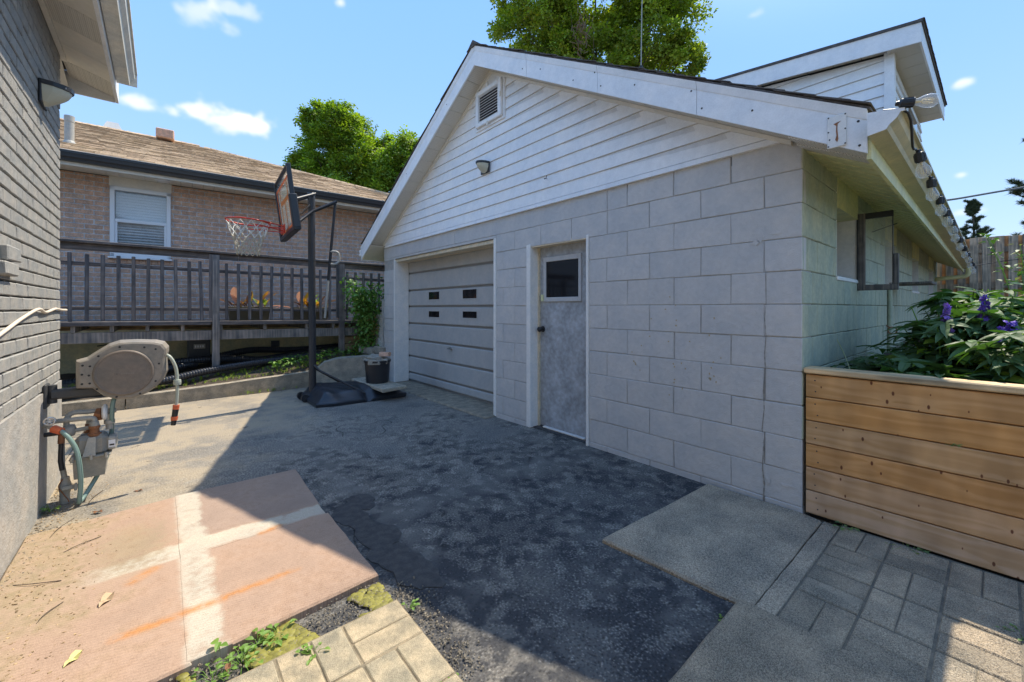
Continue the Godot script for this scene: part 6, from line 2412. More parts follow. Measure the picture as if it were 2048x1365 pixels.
func build_reel() -> void:
	var h := thing("hose_reel", "tan plastic retractable hose reel with round cover swung out from wall", "hose reel", Vector3(-3.80, 0.0, 0.0))
	# outline in (z, y); local x is the thickness
	var pts := [Vector2(0.416, 0.904), Vector2(0.367, 0.919), Vector2(0.323, 0.955), Vector2(0.265, 1.000), Vector2(0.213, 1.020), Vector2(0.132, 1.021), Vector2(0.033, 1.013), Vector2(-0.011, 0.999), Vector2(-0.033, 0.965), Vector2(-0.033, 0.93), Vector2(-0.024, 0.897), Vector2(-0.028, 0.80), Vector2(-0.009, 0.744), Vector2(0.033, 0.692), Vector2(0.083, 0.653), Vector2(0.146, 0.628), Vector2(0.226, 0.633), Vector2(0.291, 0.666), Vector2(0.342, 0.722), Vector2(0.416, 0.731)]
	var c := Vector2(0.19, 0.82)
	var loops := []
	for e in [[-0.16, 0.94], [-0.145, 0.985], [-0.10, 1.0], [-0.07, 1.0], [-0.055, 1.03], [-0.045, 1.03], [-0.03, 1.0], [0.02, 0.985], [0.036, 0.955], [0.042, 0.90]]:
		var lp := []
		for p in pts:
			var q: Vector2 = c + (Vector2(p) - c) * e[1]
			lp.append(Vector3(e[0], q.y, q.x))
		loops.append(lp)
	var st := fresh()
	for i in loops.size() - 1:
		for k in pts.size():
			var k2 := (k + 1) % pts.size()
			away(st, loops[i][k], loops[i][k2], loops[i + 1][k2], loops[i + 1][k], Vector3((Vector3(loops[i][0]).x + Vector3(loops[i + 1][0]).x) * 0.5 - (0.3 if i > 6 else 0.0), c.y, c.x))
	for e in [0, loops.size() - 1]:
		for k in pts.size():
			var k2 := (k + 1) % pts.size()
			tri(st, Vector3(Vector3(loops[e][0]).x, c.y, c.x), loops[e][k], loops[e][k2], Vector3(-1 if e == 0 else 1, 0, 0))
	var body := put("shell", st, M.reel_plastic, h)
	st = fresh()
	var turn := Transform3D(Basis(Vector3.BACK, -PI / 2), Vector3(0.0, 0.812, 0.19))
	lathe(st, [Vector2(0.152, 0.025), Vector2(0.151, 0.046), Vector2(0.147, 0.052), Vector2(0.141, 0.0545), Vector2(0.138, 0.0545), Vector2(0.1365, 0.052), Vector2(0.130, 0.051), Vector2(0.0, 0.0535)], 56, turn)
	put("cover", st, M.reel_disc, h)
	st = fresh()
	var mk_ring := []
	for k in 13:
		mk_ring.append(Vector3(0.0545, 0.807 + 0.007 * sin(TAU * k / 12.0), 0.226 + 0.007 * cos(TAU * k / 12.0)))
	tube(st, mk_ring, 0.0016, -1, 5, false)
	for k in 8:
		box(st, Vector3(0.0542, 0.806, 0.205 - k * 0.0085), Vector3(0.0012, 0.008 if k % 3 else 0.010, 0.0045))
	put("embossed_mark", st, M.reel_mark, h)
	for e in [[0.397, 0.88], [0.4, 0.819], [0.4, 0.755], [0.362, 0.872], [0.367, 0.81], [0.363, 0.755], [0.321, 0.938], [0.214, 0.995], [0.084, 0.985], [0.022, 0.968], [0.003, 0.86], [0.022, 0.733], [0.107, 0.652], [0.23, 0.645], [0.328, 0.712]]:
		st = fresh()
		lathe(st, [Vector2(0.0066, 0.0), Vector2(0.0064, 0.0035), Vector2(0.0, 0.0036)], 10, Transform3D(Basis(Vector3.BACK, -PI / 2), Vector3(0.0405, c.y + (e[1] - c.y) * 0.935, c.x + (e[0] - c.x) * 0.935)))
		put("screw_hole", st, M.black, body)
	# wall bracket
	st = fresh()
	bevel(st, Vector3(-0.07, 0.695, 0.42), Vector3(0.07, 0.060, 0.24), 0.012)
	tube(st, [Vector3(-0.07, 0.64, 0.53), Vector3(-0.07, 0.755, 0.53)], 0.024, -1, 14)
	bevel(st, Vector3(-0.07, 0.69, 0.553), Vector3(0.11, 0.15, 0.016), 0.005)
	put("bracket", st, M.reel_bracket, h)
	# the free end of the hose with its nozzle
	st = fresh()
	tube(st, curve([Vector3(0.0, 0.915, -0.01), Vector3(0.02, 0.905, -0.035), Vector3(0.03, 0.87, -0.058), Vector3(0.03, 0.80, -0.078), Vector3(0.03, 0.70, -0.083), Vector3(0.03, 0.62, -0.082), Vector3(0.03, 0.555, -0.078)], 5), 0.0105, -1, 10)
	var hose := put("hose_end", st, M.hose_pale, h)
	st = fresh()
	lathe(st, [Vector2(0.0, -0.02), Vector2(0.022, -0.018), Vector2(0.024, 0.0), Vector2(0.022, 0.018), Vector2(0.0, 0.02)], 14, at(0.03, 0.715, -0.083))
	put("stop_ball", st, M.hose_pale, hose)
	for e in [[0.555, 0.525, 0.020, "orange"], [0.525, 0.475, 0.0185, "black"], [0.475, 0.45, 0.021, "orange"], [0.45, 0.415, 0.016, "black"]]:
		st = fresh()
		tube(st, [Vector3(0.03, e[0], -0.078 + (0.555 - e[0]) * 0.12), Vector3(0.03, e[1], -0.078 + (0.555 - e[1]) * 0.12)], e[2], e[2] * 0.92, 12)
		put("nozzle_ring", st, M[e[3]], hose)
	# the feed: reel to ground behind the meter and up again to the tap
	var f := thing("feed_hose", "green striped hose looping from wall tap to ground and up to reel", "hose")
	st = fresh()
	var path := curve([Vector3(-3.84, 0.66, 0.235), Vector3(-3.82, 0.60, 0.25), Vector3(-3.84, 0.50, 0.255), Vector3(-3.90, 0.38, 0.262), Vector3(-3.88, 0.22, 0.29), Vector3(-3.80, 0.08, 0.355), Vector3(-3.74, 0.025, 0.392), Vector3(-3.70, 0.05, 0.390), Vector3(-3.69, 0.16, 0.384), Vector3(-3.69, 0.28, 0.391), Vector3(-3.70, 0.37, 0.407), Vector3(-3.71, 0.445, 0.440), Vector3(-3.73, 0.488, 0.475), Vector3(-3.74, 0.494, 0.49)], 6)
	tube(st, path, 0.0125, -1, 10)
	put("hose", st, M.hose_green, f)
	st = fresh()
	for s in [0.6, 2.4, 4.2]:
		var off := []
		for p in path:
			off.append(Vector3(p) + Vector3(sin(s), cos(s) * 0.2, cos(s)) * 0.0103)
		tube(st, off, 0.0034, -1, 5)
	put("stripe", st, M.hose_stripe, f)
	st = fresh()
	tube(st, [Vector3(-3.725, 0.484, 0.470), Vector3(-3.755, 0.500, 0.508)], 0.021, 0.023, 12)
	put("coupling", st, M.orange, f)
	var t := thing("wall_tap", "small grey wall tap with round handle beside orange coupling", "tap")
	st = fresh()
	tube(st, curve([Vector3(-3.80, 0.515, 0.575), Vector3(-3.775, 0.52, 0.54), Vector3(-3.757, 0.503, 0.512)], 4), 0.013, -1, 10)
	put("spout", st, M.pipe_grey, t)
	st = fresh()
	var hring := []
	for k in 13:
		hring.append(Vector3(-3.735 + 0.004 * sin(k * 1.0), 0.552 + 0.022 * sin(TAU * k / 12.0), 0.522 + 0.024 * cos(TAU * k / 12.0)))
	tube(st, hring, 0.0055, -1, 6, false)
	for k in 3:
		tube(st, [Vector3(-3.735, 0.552 + 0.02 * sin(k * 1.05), 0.522 + 0.02 * cos(k * 1.05)), Vector3(-3.735, 0.552 - 0.02 * sin(k * 1.05), 0.522 - 0.02 * cos(k * 1.05))], 0.004, -1, 6)
	tube(st, [Vector3(-3.735, 0.552, 0.522), Vector3(-3.765, 0.525, 0.53)], 0.008, -1, 8)
	put("handle", st, M.steel, t)


# ---------------------------------------------------------------- gas meter

func build_gas_meter() -> void:
	var g := thing("gas_meter", "grey gas meter with regulator, rusty unions and riser pipe by foundation", "gas meter")
	var X := -3.83
	# body: lower and upper half with a bolted flange
	var st := fresh()
	hexa(st, [Vector3(X - 0.07, 0.155, 0.285), Vector3(X + 0.05, 0.155, 0.285), Vector3(X + 0.05, 0.155, 0.425), Vector3(X - 0.07, 0.155, 0.425), Vector3(X - 0.08, 0.285, 0.272), Vector3(X + 0.06, 0.285, 0.272), Vector3(X + 0.06, 0.285, 0.430), Vector3(X - 0.08, 0.285, 0.430)])
	var body := put("body", st, M.meter_grey, g)
	st = fresh()
	bevel(st, Vector3(X - 0.01, 0.352, 0.348), Vector3(0.13, 0.135, 0.152), 0.024)
	put("head", st, M.meter_grey, body)
	st = fresh()
	bevel(st, Vector3(X - 0.01, 0.287, 0.350), Vector3(0.17, 0.016, 0.19), 0.006)
	put("flange", st, M.meter_grey, body)
	st = fresh()
	hexa(st, [Vector3(X + 0.052, 0.296, 0.325), Vector3(X + 0.082, 0.296, 0.325), Vector3(X + 0.082, 0.296, 0.385), Vector3(X + 0.052, 0.296, 0.385), Vector3(X + 0.052, 0.41, 0.325), Vector3(X + 0.062, 0.41, 0.325), Vector3(X + 0.062, 0.41, 0.36), Vector3(X + 0.052, 0.41, 0.36)])
	put("diaphragm_case", st, M.pipe_grey, body)
	for e in [[0.430, 0.08], [0.345, 0.08], [0.275, 0.08], [0.27, -0.05]]:
		st = fresh()
		tube(st, [Vector3(X + e[1], 0.272, e[0]), Vector3(X + e[1], 0.305, e[0])], 0.0085, -1, 6)
		put("bolt", st, M.pipe_grey, body)
	st = fresh()
	bevel(st, Vector3(X - 0.01, 0.350, 0.252), Vector3(0.10, 0.085, 0.045), 0.008)
	var idx := put("index_box", st, M.pipe_grey, g)
	st = fresh()
	span(st, X + 0.041, X + 0.0425, 0.325, 0.372, 0.235, 0.268)
	put("dial_window", st, M.window_white, idx)
	st = fresh()
	span(st, X + 0.043, X + 0.044, 0.336, 0.346, 0.24, 0.263)
	put("dial", st, M.black, idx)
	# unions and the loop of pipe
	for e in [[X + 0.015, 0.335], [X - 0.075, 0.36]]:
		st = fresh()
		lathe(st, [Vector2(0.018, 0.40), Vector2(0.032, 0.405), Vector2(0.034, 0.425), Vector2(0.026, 0.43), Vector2(0.022, 0.455), Vector2(0.028, 0.46), Vector2(0.028, 0.475), Vector2(0.02, 0.478)], 8, at(e[0], 0, e[1]))
		put("union", st, M.rust, g)
		st = fresh()
		tube(st, [Vector3(e[0], 0.476, e[1]), Vector3(e[0], 0.502, e[1])], 0.025, 0.021, 12)
		put("pipe", st, M.pipe_grey, g)
	st = fresh()
	tube(st, curve([Vector3(X + 0.015, 0.50, 0.335), Vector3(X + 0.015, 0.520, 0.338), Vector3(X + 0.015, 0.528, 0.36), Vector3(X + 0.01, 0.530, 0.44), Vector3(X - 0.01, 0.528, 0.50), Vector3(X - 0.03, 0.522, 0.575)], 5), 0.0145, -1, 12)
	put("pipe", st, M.pipe_grey, g)
	st = fresh()
	tube(st, curve([Vector3(X - 0.03, 0.562, 0.33), Vector3(X - 0.03, 0.562, 0.38), Vector3(X - 0.03, 0.566, 0.435), Vector3(X - 0.03, 0.54, 0.462), Vector3(X - 0.03, 0.49, 0.466), Vector3(X - 0.03, 0.44, 0.466)], 5), 0.0145, -1, 12)
	put("pipe", st, M.pipe_grey, g)
	st = fresh()
	tube(st, [Vector3(X + 0.015, 0.538, 0.325), Vector3(X - 0.03, 0.562, 0.32)], 0.017, -1, 10)
	tube(st, [Vector3(X - 0.03, 0.50, 0.318), Vector3(X - 0.03, 0.575, 0.318)], 0.017, -1, 10)
	put("tee", st, M.rust, g)
	st = fresh()
	tube(st, [Vector3(X - 0.03, 0.445, 0.48), Vector3(X - 0.03, 0.458, 0.36)], 0.013, -1, 10)
	put("pipe", st, M.pipe_grey, g)
	st = fresh()
	lathe(st, [Vector2(0.0, -0.04), Vector2(0.026, -0.034), Vector2(0.034, -0.01), Vector2(0.034, 0.01), Vector2(0.026, 0.034), Vector2(0.0, 0.04)], 14, at(X - 0.035, 0.455, 0.455), true)
	put("elbow", st, M.pipe_grey, g)
	# regulator: a disc on edge with a spring can
	st = fresh()
	var rt := Transform3D(Basis(Vector3.RIGHT, PI / 2), Vector3(X - 0.03, 0.548, 0.290))
	lathe(st, [Vector2(0.0, -0.018), Vector2(0.040, -0.014), Vector2(0.052, -0.006), Vector2(0.052, 0.006), Vector2(0.040, 0.014), Vector2(0.0, 0.018)], 24, rt)
	put("regulator", st, M.window_white, g)
	st = fresh()
	tube(st, [Vector3(X - 0.03, 0.552, 0.285), Vector3(X - 0.03, 0.552, 0.235)], 0.016, -1, 12)
	put("spring_can", st, M.pipe_grey, g)
	st = fresh()
	lathe(st, [Vector2(0.0, 0.43), Vector2(0.018, 0.432), Vector2(0.02, 0.465), Vector2(0.028, 0.47), Vector2(0.028, 0.492), Vector2(0.022, 0.495), Vector2(0.024, 0.535), Vector2(0.0, 0.54)], 14, at(X - 0.03, 0, 0.268))
	put("vent_can", st, M.pipe_grey, g)
	# riser with its cock, wire and the tag end into the wall
	st = fresh()
	tube(st, [Vector3(X - 0.02, -0.03, 0.472), Vector3(X - 0.02, 0.08, 0.472)], 0.024, -1, 12)
	tube(st, [Vector3(X - 0.02, 0.08, 0.472), Vector3(X - 0.02, 0.17, 0.474), Vector3(X - 0.02, 0.24, 0.484), Vector3(X - 0.02, 0.45, 0.486)], 0.014, -1, 10)
	var riser := put("riser", st, M.pipe_grey, g)
	st = fresh()
	lathe(st, [Vector2(0.0, 0.06), Vector2(0.024, 0.062), Vector2(0.03, 0.09), Vector2(0.03, 0.11), Vector2(0.022, 0.14), Vector2(0.02, 0.165), Vector2(0.0, 0.17)], 10, at(X - 0.02, 0, 0.470))
	bevel(st, Vector3(X + 0.02, 0.105, 0.445), Vector3(0.022, 0.026, 0.075), 0.005)
	bevel(st, Vector3(X + 0.03, 0.105, 0.418), Vector3(0.026, 0.045, 0.014), 0.004)
	put("cock", st, M.pipe_grey, riser)
	st = fresh()
	tube(st, [Vector3(X + 0.012, 0.385, 0.484), Vector3(X + 0.012, 0.28, 0.487), Vector3(X + 0.010, 0.22, 0.480)], 0.012, -1, 8)
	put("black_sleeve", st, M.black_worn, riser)
	st = fresh()
	tube(st, [Vector3(X - 0.008, 0.44, 0.484), Vector3(X - 0.006, 0.385, 0.486)], 0.016, -1, 8)
	put("rusty_nipple", st, M.rust, riser)
	st = fresh()
	tube(st, curve([Vector3(X + 0.0, 0.16, 0.478), Vector3(X + 0.01, 0.12, 0.495), Vector3(X + 0.01, 0.08, 0.48), Vector3(X + 0.02, 0.035, 0.455), Vector3(X + 0.025, 0.015, 0.448)], 4), 0.003, -1, 5)
	put("wire", st, M.rust, riser)
	st = fresh()
	tube(st, [Vector3(X - 0.01, 0.452, 0.575), Vector3(X - 0.01, 0.452, 0.47)], 0.014, -1, 10)
	put("pipe", st, M.black_worn, g)


# ---------------------------------------------------------------- lamps, string lights, wires

func wall_lamp(called: String, label: String, xf: Transform3D, sc: float) -> void:
	# local: y up, z away from the wall
	var l := thing(called, label, "wall lamp", Vector3.ZERO)
	l.transform = xf
	var st := fresh()
	var w := 0.105 * sc
	var h := 0.155 * sc
	var d := 0.15 * sc
	# hood: flat top that narrows to a rounded nose
	var top := []
	var n := 9
	for i in n:
		var a := PI * i / (n - 1)
		top.append(Vector3(cos(a) * w, h, sin(a) * d + 0.012))
	for i in n - 1:
		tri(st, Vector3(0, h + 0.008, 0.0), top[i], top[i + 1], Vector3.UP)
		var dn := Vector3(0, -0.030 * sc, 0)
		away(st, top[i], top[i + 1], Vector3(top[i + 1]) + dn, Vector3(top[i]) + dn, Vector3(0, h * 0.5, 0))
		tri(st, Vector3(0, h - 0.03 * sc, 0), Vector3(top[i]) + dn, Vector3(top[i + 1]) + dn, Vector3.DOWN)
	bevel(st, Vector3(0, h * 0.5, 0.006), Vector3(w * 2.0, h * 1.05, 0.014), 0.004)
	var hood := put("hood", st, M.black_plastic, l)
	st = fresh()
	lathe(st, [Vector2(0.0, 0.004), Vector2(0.009 * sc, 0.003), Vector2(0.010 * sc, 0.0)], 10, turned(w * -0.55, h - 0.016 * sc, d * 0.84, 0, PI / 2))
	put("sensor", st, M.window_white, hood)
	st = fresh()
	var rows := 7
	for j in rows:
		for i in n - 1:
			var q := []
			for e in [[i, j], [i + 1, j], [i + 1, j + 1], [i, j + 1]]:
				var a: float = PI * e[0] / (n - 1)
				var t := float(e[1]) / rows
				var s := cos(t * PI * 0.5)
				q.append(Vector3(cos(a) * w * 0.92 * (0.55 + 0.45 * s) * (1.0 if t < 0.999 else 0.3), h - 0.031 * sc - t * (h - 0.03 * sc), sin(a) * d * 0.93 * s + 0.012))
			away(st, q[0], q[1], q[2], q[3], Vector3(0, h * 0.55, 0.0))
	put("lens", st, M.lamp_lens, l)


func build_lamps() -> void:
	wall_lamp("wall_lamp", "black wedge wall lamp high on the painted brick house", turned(-3.80, 2.485, HOUSE - 0.001, PI), 0.86)
	wall_lamp("wall_lamp", "small black wedge lamp on the white gable siding", turned(-3.90, 2.82, FRONT + 0.026, 0.0), 0.78)
	var a := thing("roof_antenna", "thin pale whip antenna on black base on garage roof", "antenna")
	var st := fresh()
	tube(st, [Vector3(-2.6, 3.50, -4.1), Vector3(-2.6, 3.86, -4.1)], 0.018, -1, 8)
	tube(st, [Vector3(-2.6, 3.78, -4.1), Vector3(-2.6, 3.95, -4.1)], 0.030, 0.022, 10)
	put("base", st, M.black, a)
	st = fresh()
	tube(st, [Vector3(-2.6, 3.94, -4.1), Vector3(-2.59, 4.6, -4.1), Vector3(-2.56, 5.25, -4.1)], 0.006, 0.004, 6)
	put("whip", st, M.pipe_grey, a)
	var w := thing("overhead_wire", "thick grey service wire running right above board fence", "wire")
	st = fresh()
	tube(st, curve([Vector3(-0.75, 2.83, -8.62), Vector3(-0.5, 2.86, -9.0), Vector3(0.23, 3.05, -9.86), Vector3(3.0, 3.75, -13.0), Vector3(9.0, 5.6, -19.0)], 5), 0.016, -1, 6)
	put("cable", st, M.wire_grey, w)


func build_string_lights() -> void:
	var s := thing("string_lights", "string of clear bulbs in black sockets along garage gutter", "string lights")
	var zs := [-2.62, -2.92, -3.55, -4.13, -4.67, -5.19, -5.69, -6.44, -7.3, -8.0, -8.9, -9.57, -10.2]
	var path := []
	for i in zs.size():
		var z: float = zs[i]
		path.append(Vector3(-0.272, (2.045 if i > 0 else 2.14) - 0.014 * (-2.6 - z), z))
		if i < zs.size() - 1:
			path.append(Vector3(-0.272, 2.025 - 0.014 * (-2.6 - (z + zs[i + 1]) * 0.5), (z + zs[i + 1]) * 0.5))
	path.insert(0, Vector3(-0.36, 2.185, -2.63))
	# the tail runs to the fence
	for e in [Vector3(-0.1, 2.02, -11.0), Vector3(0.1, 2.08, -11.42), Vector3(0.8, 2.13, -11.42), Vector3(2.2, 2.2, -11.42)]:
		path.append(e)
	var st := fresh()
	tube(st, curve(path, 4), 0.0055, -1, 6)
	put("cord", st, M.black, s)
	var sock := fresh()
	lathe(sock, [Vector2(0.0, 0.010), Vector2(0.010, 0.008), Vector2(0.012, -0.004), Vector2(0.021, -0.010), Vector2(0.0215, -0.055), Vector2(0.018, -0.058), Vector2(0.0, -0.058)], 14)
	for k in 10:
		var a := TAU * k / 10.0
		box(sock, Vector3(cos(a) * 0.0215, -0.034, sin(a) * 0.0215), Vector3(0.003, 0.036, 0.003))
	var sock_mesh := sock.commit()
	var glass := fresh()
	lathe(glass, [Vector2(0.013, -0.056), Vector2(0.015, -0.066), Vector2(0.026, -0.088), Vector2(0.030, -0.106), Vector2(0.027, -0.124), Vector2(0.016, -0.136), Vector2(0.0, -0.140)], 16, Transform3D(), true)
	var glass_mesh := glass.commit()
	var fil := fresh()
	lathe(fil, [Vector2(0.006, -0.056), Vector2(0.004, -0.075), Vector2(0.0, -0.08)], 8)
	for k in 4:
		var a := TAU * k / 4.0
		tube(fil, [Vector3(0, -0.078, 0), Vector3(cos(a) * 0.012, -0.088, sin(a) * 0.012), Vector3(cos(a) * 0.010, -0.118, sin(a) * 0.010)], 0.0012, -1, 4)
	var fil_mesh := fil.commit()
	mk("filament", 0.62, 0.50, 0.22, 0.4)
	for i in zs.size():
		var z: float = zs[i]
		var xf := turned(-0.268, 2.042 - 0.014 * (-2.6 - z), z, 0, rng.randf_range(-0.15, 0.15), rng.randf_range(-0.12, 0.2))
		if i == 0:
			xf = turned(-0.305, 2.188, -2.60, 0.25, 0.0, 1.42)
		elif i == 1:
			xf = turned(-0.265, 2.035, z, 0, 0.15, 0.15)
		var so := place("socket", sock_mesh, M.black_plastic, s, xf)
		place("bulb", glass_mesh, M.bulb_glass, so)
		place("filament", fil_mesh, M.filament, so)
	for x in [0.42, 1.1, 1.75]:
		var so := place("socket", sock_mesh, M.black_plastic, s, at(x, 2.10, -11.42))
		place("bulb", glass_mesh, M.bulb_glass, so)
		place("filament", fil_mesh, M.filament, so)


# ---------------------------------------------------------------- drain pipes and the box under the deck

func corrugated(called: String, label: String, ctrl: Array, r: float) -> void:
	var path := curve(ctrl, 10)
	# resample evenly, then swell every other ring
	var even := [path[0]]
	var acc := 0.0
	for i in path.size() - 1:
		var a: Vector3 = path[i]
		var b: Vector3 = path[i + 1]
		var l := a.distance_to(b)
		var t := 0.0
		while acc + (l - t) >= 0.011:
			t += 0.011 - acc
			acc = 0.0
			even.append(a.lerp(b, t / l))
		acc += l - t
	var st := fresh()
	var sides := 12
	var rings := []
	var up := Vector3.UP
	for i in even.size():
		var d: Vector3 = (Vector3(even[mini(i + 1, even.size() - 1)]) - Vector3(even[maxi(i - 1, 0)])).normalized()
		var s := d.cross(up).normalized()
		up = s.cross(d).normalized()
		var rr := r * (1.0 if i % 3 != 2 else 0.87)
		var ring := []
		for k in sides:
			var a := TAU * k / sides
			ring.append(Vector3(even[i]) + (s * cos(a) + up * sin(a)) * rr)
		rings.append(ring)
	for i in rings.size() - 1:
		for k in sides:
			var k2 := (k + 1) % sides
			away(st, rings[i][k], rings[i][k2], rings[i + 1][k2], rings[i + 1][k], (Vector3(even[i]) + Vector3(even[i + 1])) * 0.5)
	var o := put(called, st, M.pipe_black, self)
	tag(o, label, "drain pipe", "corrugated drain pipes under the deck")


func build_pipes() -> void:
	corrugated("drain_pipe", "nearest black corrugated drain pipe lying along kerb top", [Vector3(-7.28, 0.22, 2.2), Vector3(-7.26, 0.23, 0.9), Vector3(-7.28, 0.245, 0.1), Vector3(-7.40, 0.33, -0.5), Vector3(-7.58, 0.37, -1.1), Vector3(-7.75, 0.40, -1.8), Vector3(-7.95, 0.47, -2.5), Vector3(-8.2, 0.50, -3.2)], 0.052)
	corrugated("drain_pipe", "second black corrugated drain pipe arching behind deck post", [Vector3(-8.0, 0.20, 1.8), Vector3(-7.95, 0.26, 0.8), Vector3(-7.95, 0.40, 0.1), Vector3(-7.95, 0.44, -0.4), Vector3(-8.0, 0.42, -0.9), Vector3(-8.1, 0.37, -1.3), Vector3(-8.3, 0.42, -2.0), Vector3(-8.5, 0.50, -3.0)], 0.056)
	corrugated("drain_pipe", "rear black drain pipe in shadow against the yellow foundation", [Vector3(-8.4, 0.34, 0.0), Vector3(-8.45, 0.43, -0.7), Vector3(-8.5, 0.50, -1.2), Vector3(-8.55, 0.46, -1.9), Vector3(-8.6, 0.48, -2.8)], 0.056)
	corrugated("drain_pipe", "short black corrugated pipe end rising from ground behind reel", [Vector3(-7.5, 0.20, 0.9), Vector3(-7.6, 0.30, 0.3), Vector3(-7.8, 0.37, -0.15), Vector3(-8.0, 0.38, -0.4)], 0.05)
	var u := thing("utility_box", "dark utility box with pale label mounted under the deck", "utility box", Vector3(-8.45, 0.42, -0.46))
	var st := fresh()
	bevel(st, Vector3(0, 0.15, 0), Vector3(0.14, 0.34, 0.30), 0.02)
	put("case", st, M.black_plastic, u)
	st = fresh()
	bevel(st, Vector3(0.02, 0.345, 0), Vector3(0.17, 0.06, 0.27), 0.01)
	put("cover", st, M.black_worn, u)
	st = fresh()
	span(st, 0.0705, 0.073, 0.16, 0.235, -0.08, 0.07)
	var lab := put("label_plate", st, M.pipe_grey, u)
	st = fresh()
	for k in 4:
		span(st, 0.0732, 0.0745, 0.18, 0.215, -0.06 + k * 0.032, -0.04 + k * 0.032)
	put("print", st, M.window_white, lab)
	var c := thing("deck_cable", "black cable sagging to the utility box under the deck", "cable")
	st = fresh()
	tube(st, curve([Vector3(-8.86, 0.66, 0.75), Vector3(-8.8, 0.75, 0.2), Vector3(-8.6, 0.80, -0.15), Vector3(-8.45, 0.77, -0.42)], 5), 0.009, -1, 6)
	put("sheath", st, M.black, c)


# ---------------------------------------------------------------- plants

# a pointed leaf with a raised midrib that bends down along its length
func blade(st: SurfaceTool, root: Vector3, dir: Vector3, length: float, width: float, droop: float, wave := 0.0) -> void:
	var side := dir.cross(Vector3.UP)
	if side.length() < 0.05:
		side = Vector3.RIGHT
	side = side.normalized()
	var prev := []
	var n := 6
	for i in n + 1:
		var t := float(i) / n
		var w := width * sin(PI * pow(clampf(t * 0.96 + 0.04, 0.0, 1.0), 0.8))
		var c := root + dir * length * t + Vector3.DOWN * droop * length * t * t
		var lift := Vector3.UP * w * (0.35 + wave * sin(t * 9.0))
		var row := [c - side * w + lift, c, c + side * w + lift]
		if i > 0:
			for k in 2:
				var nn := (Vector3(row[k]) - Vector3(prev[k])).cross(Vector3(prev[k + 1]) - Vector3(prev[k])).normalized()
				if nn.y < 0.0:
					nn = -nn
				quad(st, prev[k], prev[k + 1], row[k + 1], row[k], nn if nn.length() > 0.5 else Vector3.UP)
		prev = row


func palmate(fingers: int, size: float) -> ArrayMesh:
	var st := fresh()
	for i in fingers:
		var a := lerpf(-2.1, 2.1, float(i) / (fingers - 1))
		var l := size * (1.0 - 0.28 * absf(a) / 2.1)
		blade(st, Vector3.ZERO, Vector3(sin(a), 0.12, cos(a)).normalized(), l, l * 0.15, rng.randf_range(0.15, 0.4), 0.15)
	return st.commit()


func oval_leaf(size: float, w: float) -> ArrayMesh:
	var st := fresh()
	blade(st, Vector3.ZERO, Vector3(0, 0.2, 1).normalized(), size, size * w, 0.35, 0.05)
	return st.commit()


func canna_box(label: String, box_at: Vector3, length: float, leaves: Array, group_tag: String) -> void:
	var b := thing("planter_box", label + " plants", "planter", box_at, group_tag)
	var st := fresh()
	var hx := 0.10
	hexa(st, [Vector3(-hx * 0.85, 0, -length * 0.46), Vector3(hx * 0.85, 0, -length * 0.46), Vector3(hx * 0.85, 0, length * 0.46), Vector3(-hx * 0.85, 0, length * 0.46), Vector3(-hx, 0.19, -length * 0.5), Vector3(hx, 0.19, -length * 0.5), Vector3(hx, 0.19, length * 0.5), Vector3(-hx, 0.19, length * 0.5)])
	var tub := put("tub", st, M.pot_brown, b)
	st = fresh()
	for q in [[-hx - 0.012, -hx + 0.006, -length * 0.51, length * 0.51], [hx - 0.006, hx + 0.012, -length * 0.51, length * 0.51], [-hx + 0.006, hx - 0.006, -length * 0.51, -length * 0.49], [-hx + 0.006, hx - 0.006, length * 0.49, length * 0.51]]:
		bevel(st, Vector3((q[0] + q[1]) * 0.5, 0.20, (q[2] + q[3]) * 0.5), Vector3(q[1] - q[0], 0.03, q[3] - q[2]), 0.005)
	put("rim", st, M.pot_brown, tub)
	var pl := thing("canna_plants", label + " of broad gold, green and pink leaves", "plants", box_at + Vector3(0, 0.19, 0), group_tag + ", their plants")
	for l in leaves:
		st = fresh()
		var root := Vector3(rng.randf_range(-0.03, 0.03), 0.0, l[0])
		var d := Vector3(rng.randf_range(-0.1, 0.35), l[2], l[1]).normalized()
		tube(st, [root, root + d * 0.1], 0.007, 0.005, 5)
		blade(st, root + d * 0.08, d, l[3] * 1.1, l[3] * 0.19, 0.28, 0.1)
		put("leaf", st, M[l[4]], pl)
	for k in 22:
		st = fresh()
		var root := Vector3(rng.randf_range(-0.04, 0.04), 0.0, rng.randf_range(-0.42, 0.42) * length)
		var d := Vector3(rng.randf_range(-0.3, 0.5), rng.randf_range(0.4, 1.0), rng.randf_range(-0.7, 0.7)).normalized()
		var ll := rng.randf_range(0.11, 0.24)
		tube(st, [root, root + d * 0.06], 0.005, 0.004, 5)
		blade(st, root + d * 0.05, d, ll, ll * rng.randf_range(0.13, 0.22), 0.35, 0.15)
		put("leaf", st, M[["canna_gold", "canna_bronze", "weed_leaf", "canna_gold", "canna_bronze"][k % 5]], pl)


func weed(called: String, label: String, p: Vector3, n: int, size: float, spread: float, m: Material, grp := "") -> void:
	var w := thing(called, label, "weed", p, grp)
	for i in n:
		var st := fresh()
		var a := rng.randf() * TAU
		var r := spread * sqrt(rng.randf())
		var root := Vector3(cos(a) * r * 0.3, 0.0, sin(a) * r * 0.3)
		var tip := Vector3(cos(a) * r, rng.randf_range(0.3, 1.0) * size, sin(a) * r)
		tube(st, [root, root.lerp(tip, 0.5) + Vector3(0, 0.01, 0), tip], 0.0014, 0.001, 4, false)
		blade(st, tip, Vector3(cos(a + rng.randf_range(-0.8, 0.8)), rng.randf_range(0.0, 0.5), sin(a + rng.randf_range(-0.8, 0.8))).normalized(), size * rng.randf_range(0.7, 1.2), size * rng.randf_range(0.28, 0.42), 0.3)
		put("leaf", st, m, w)


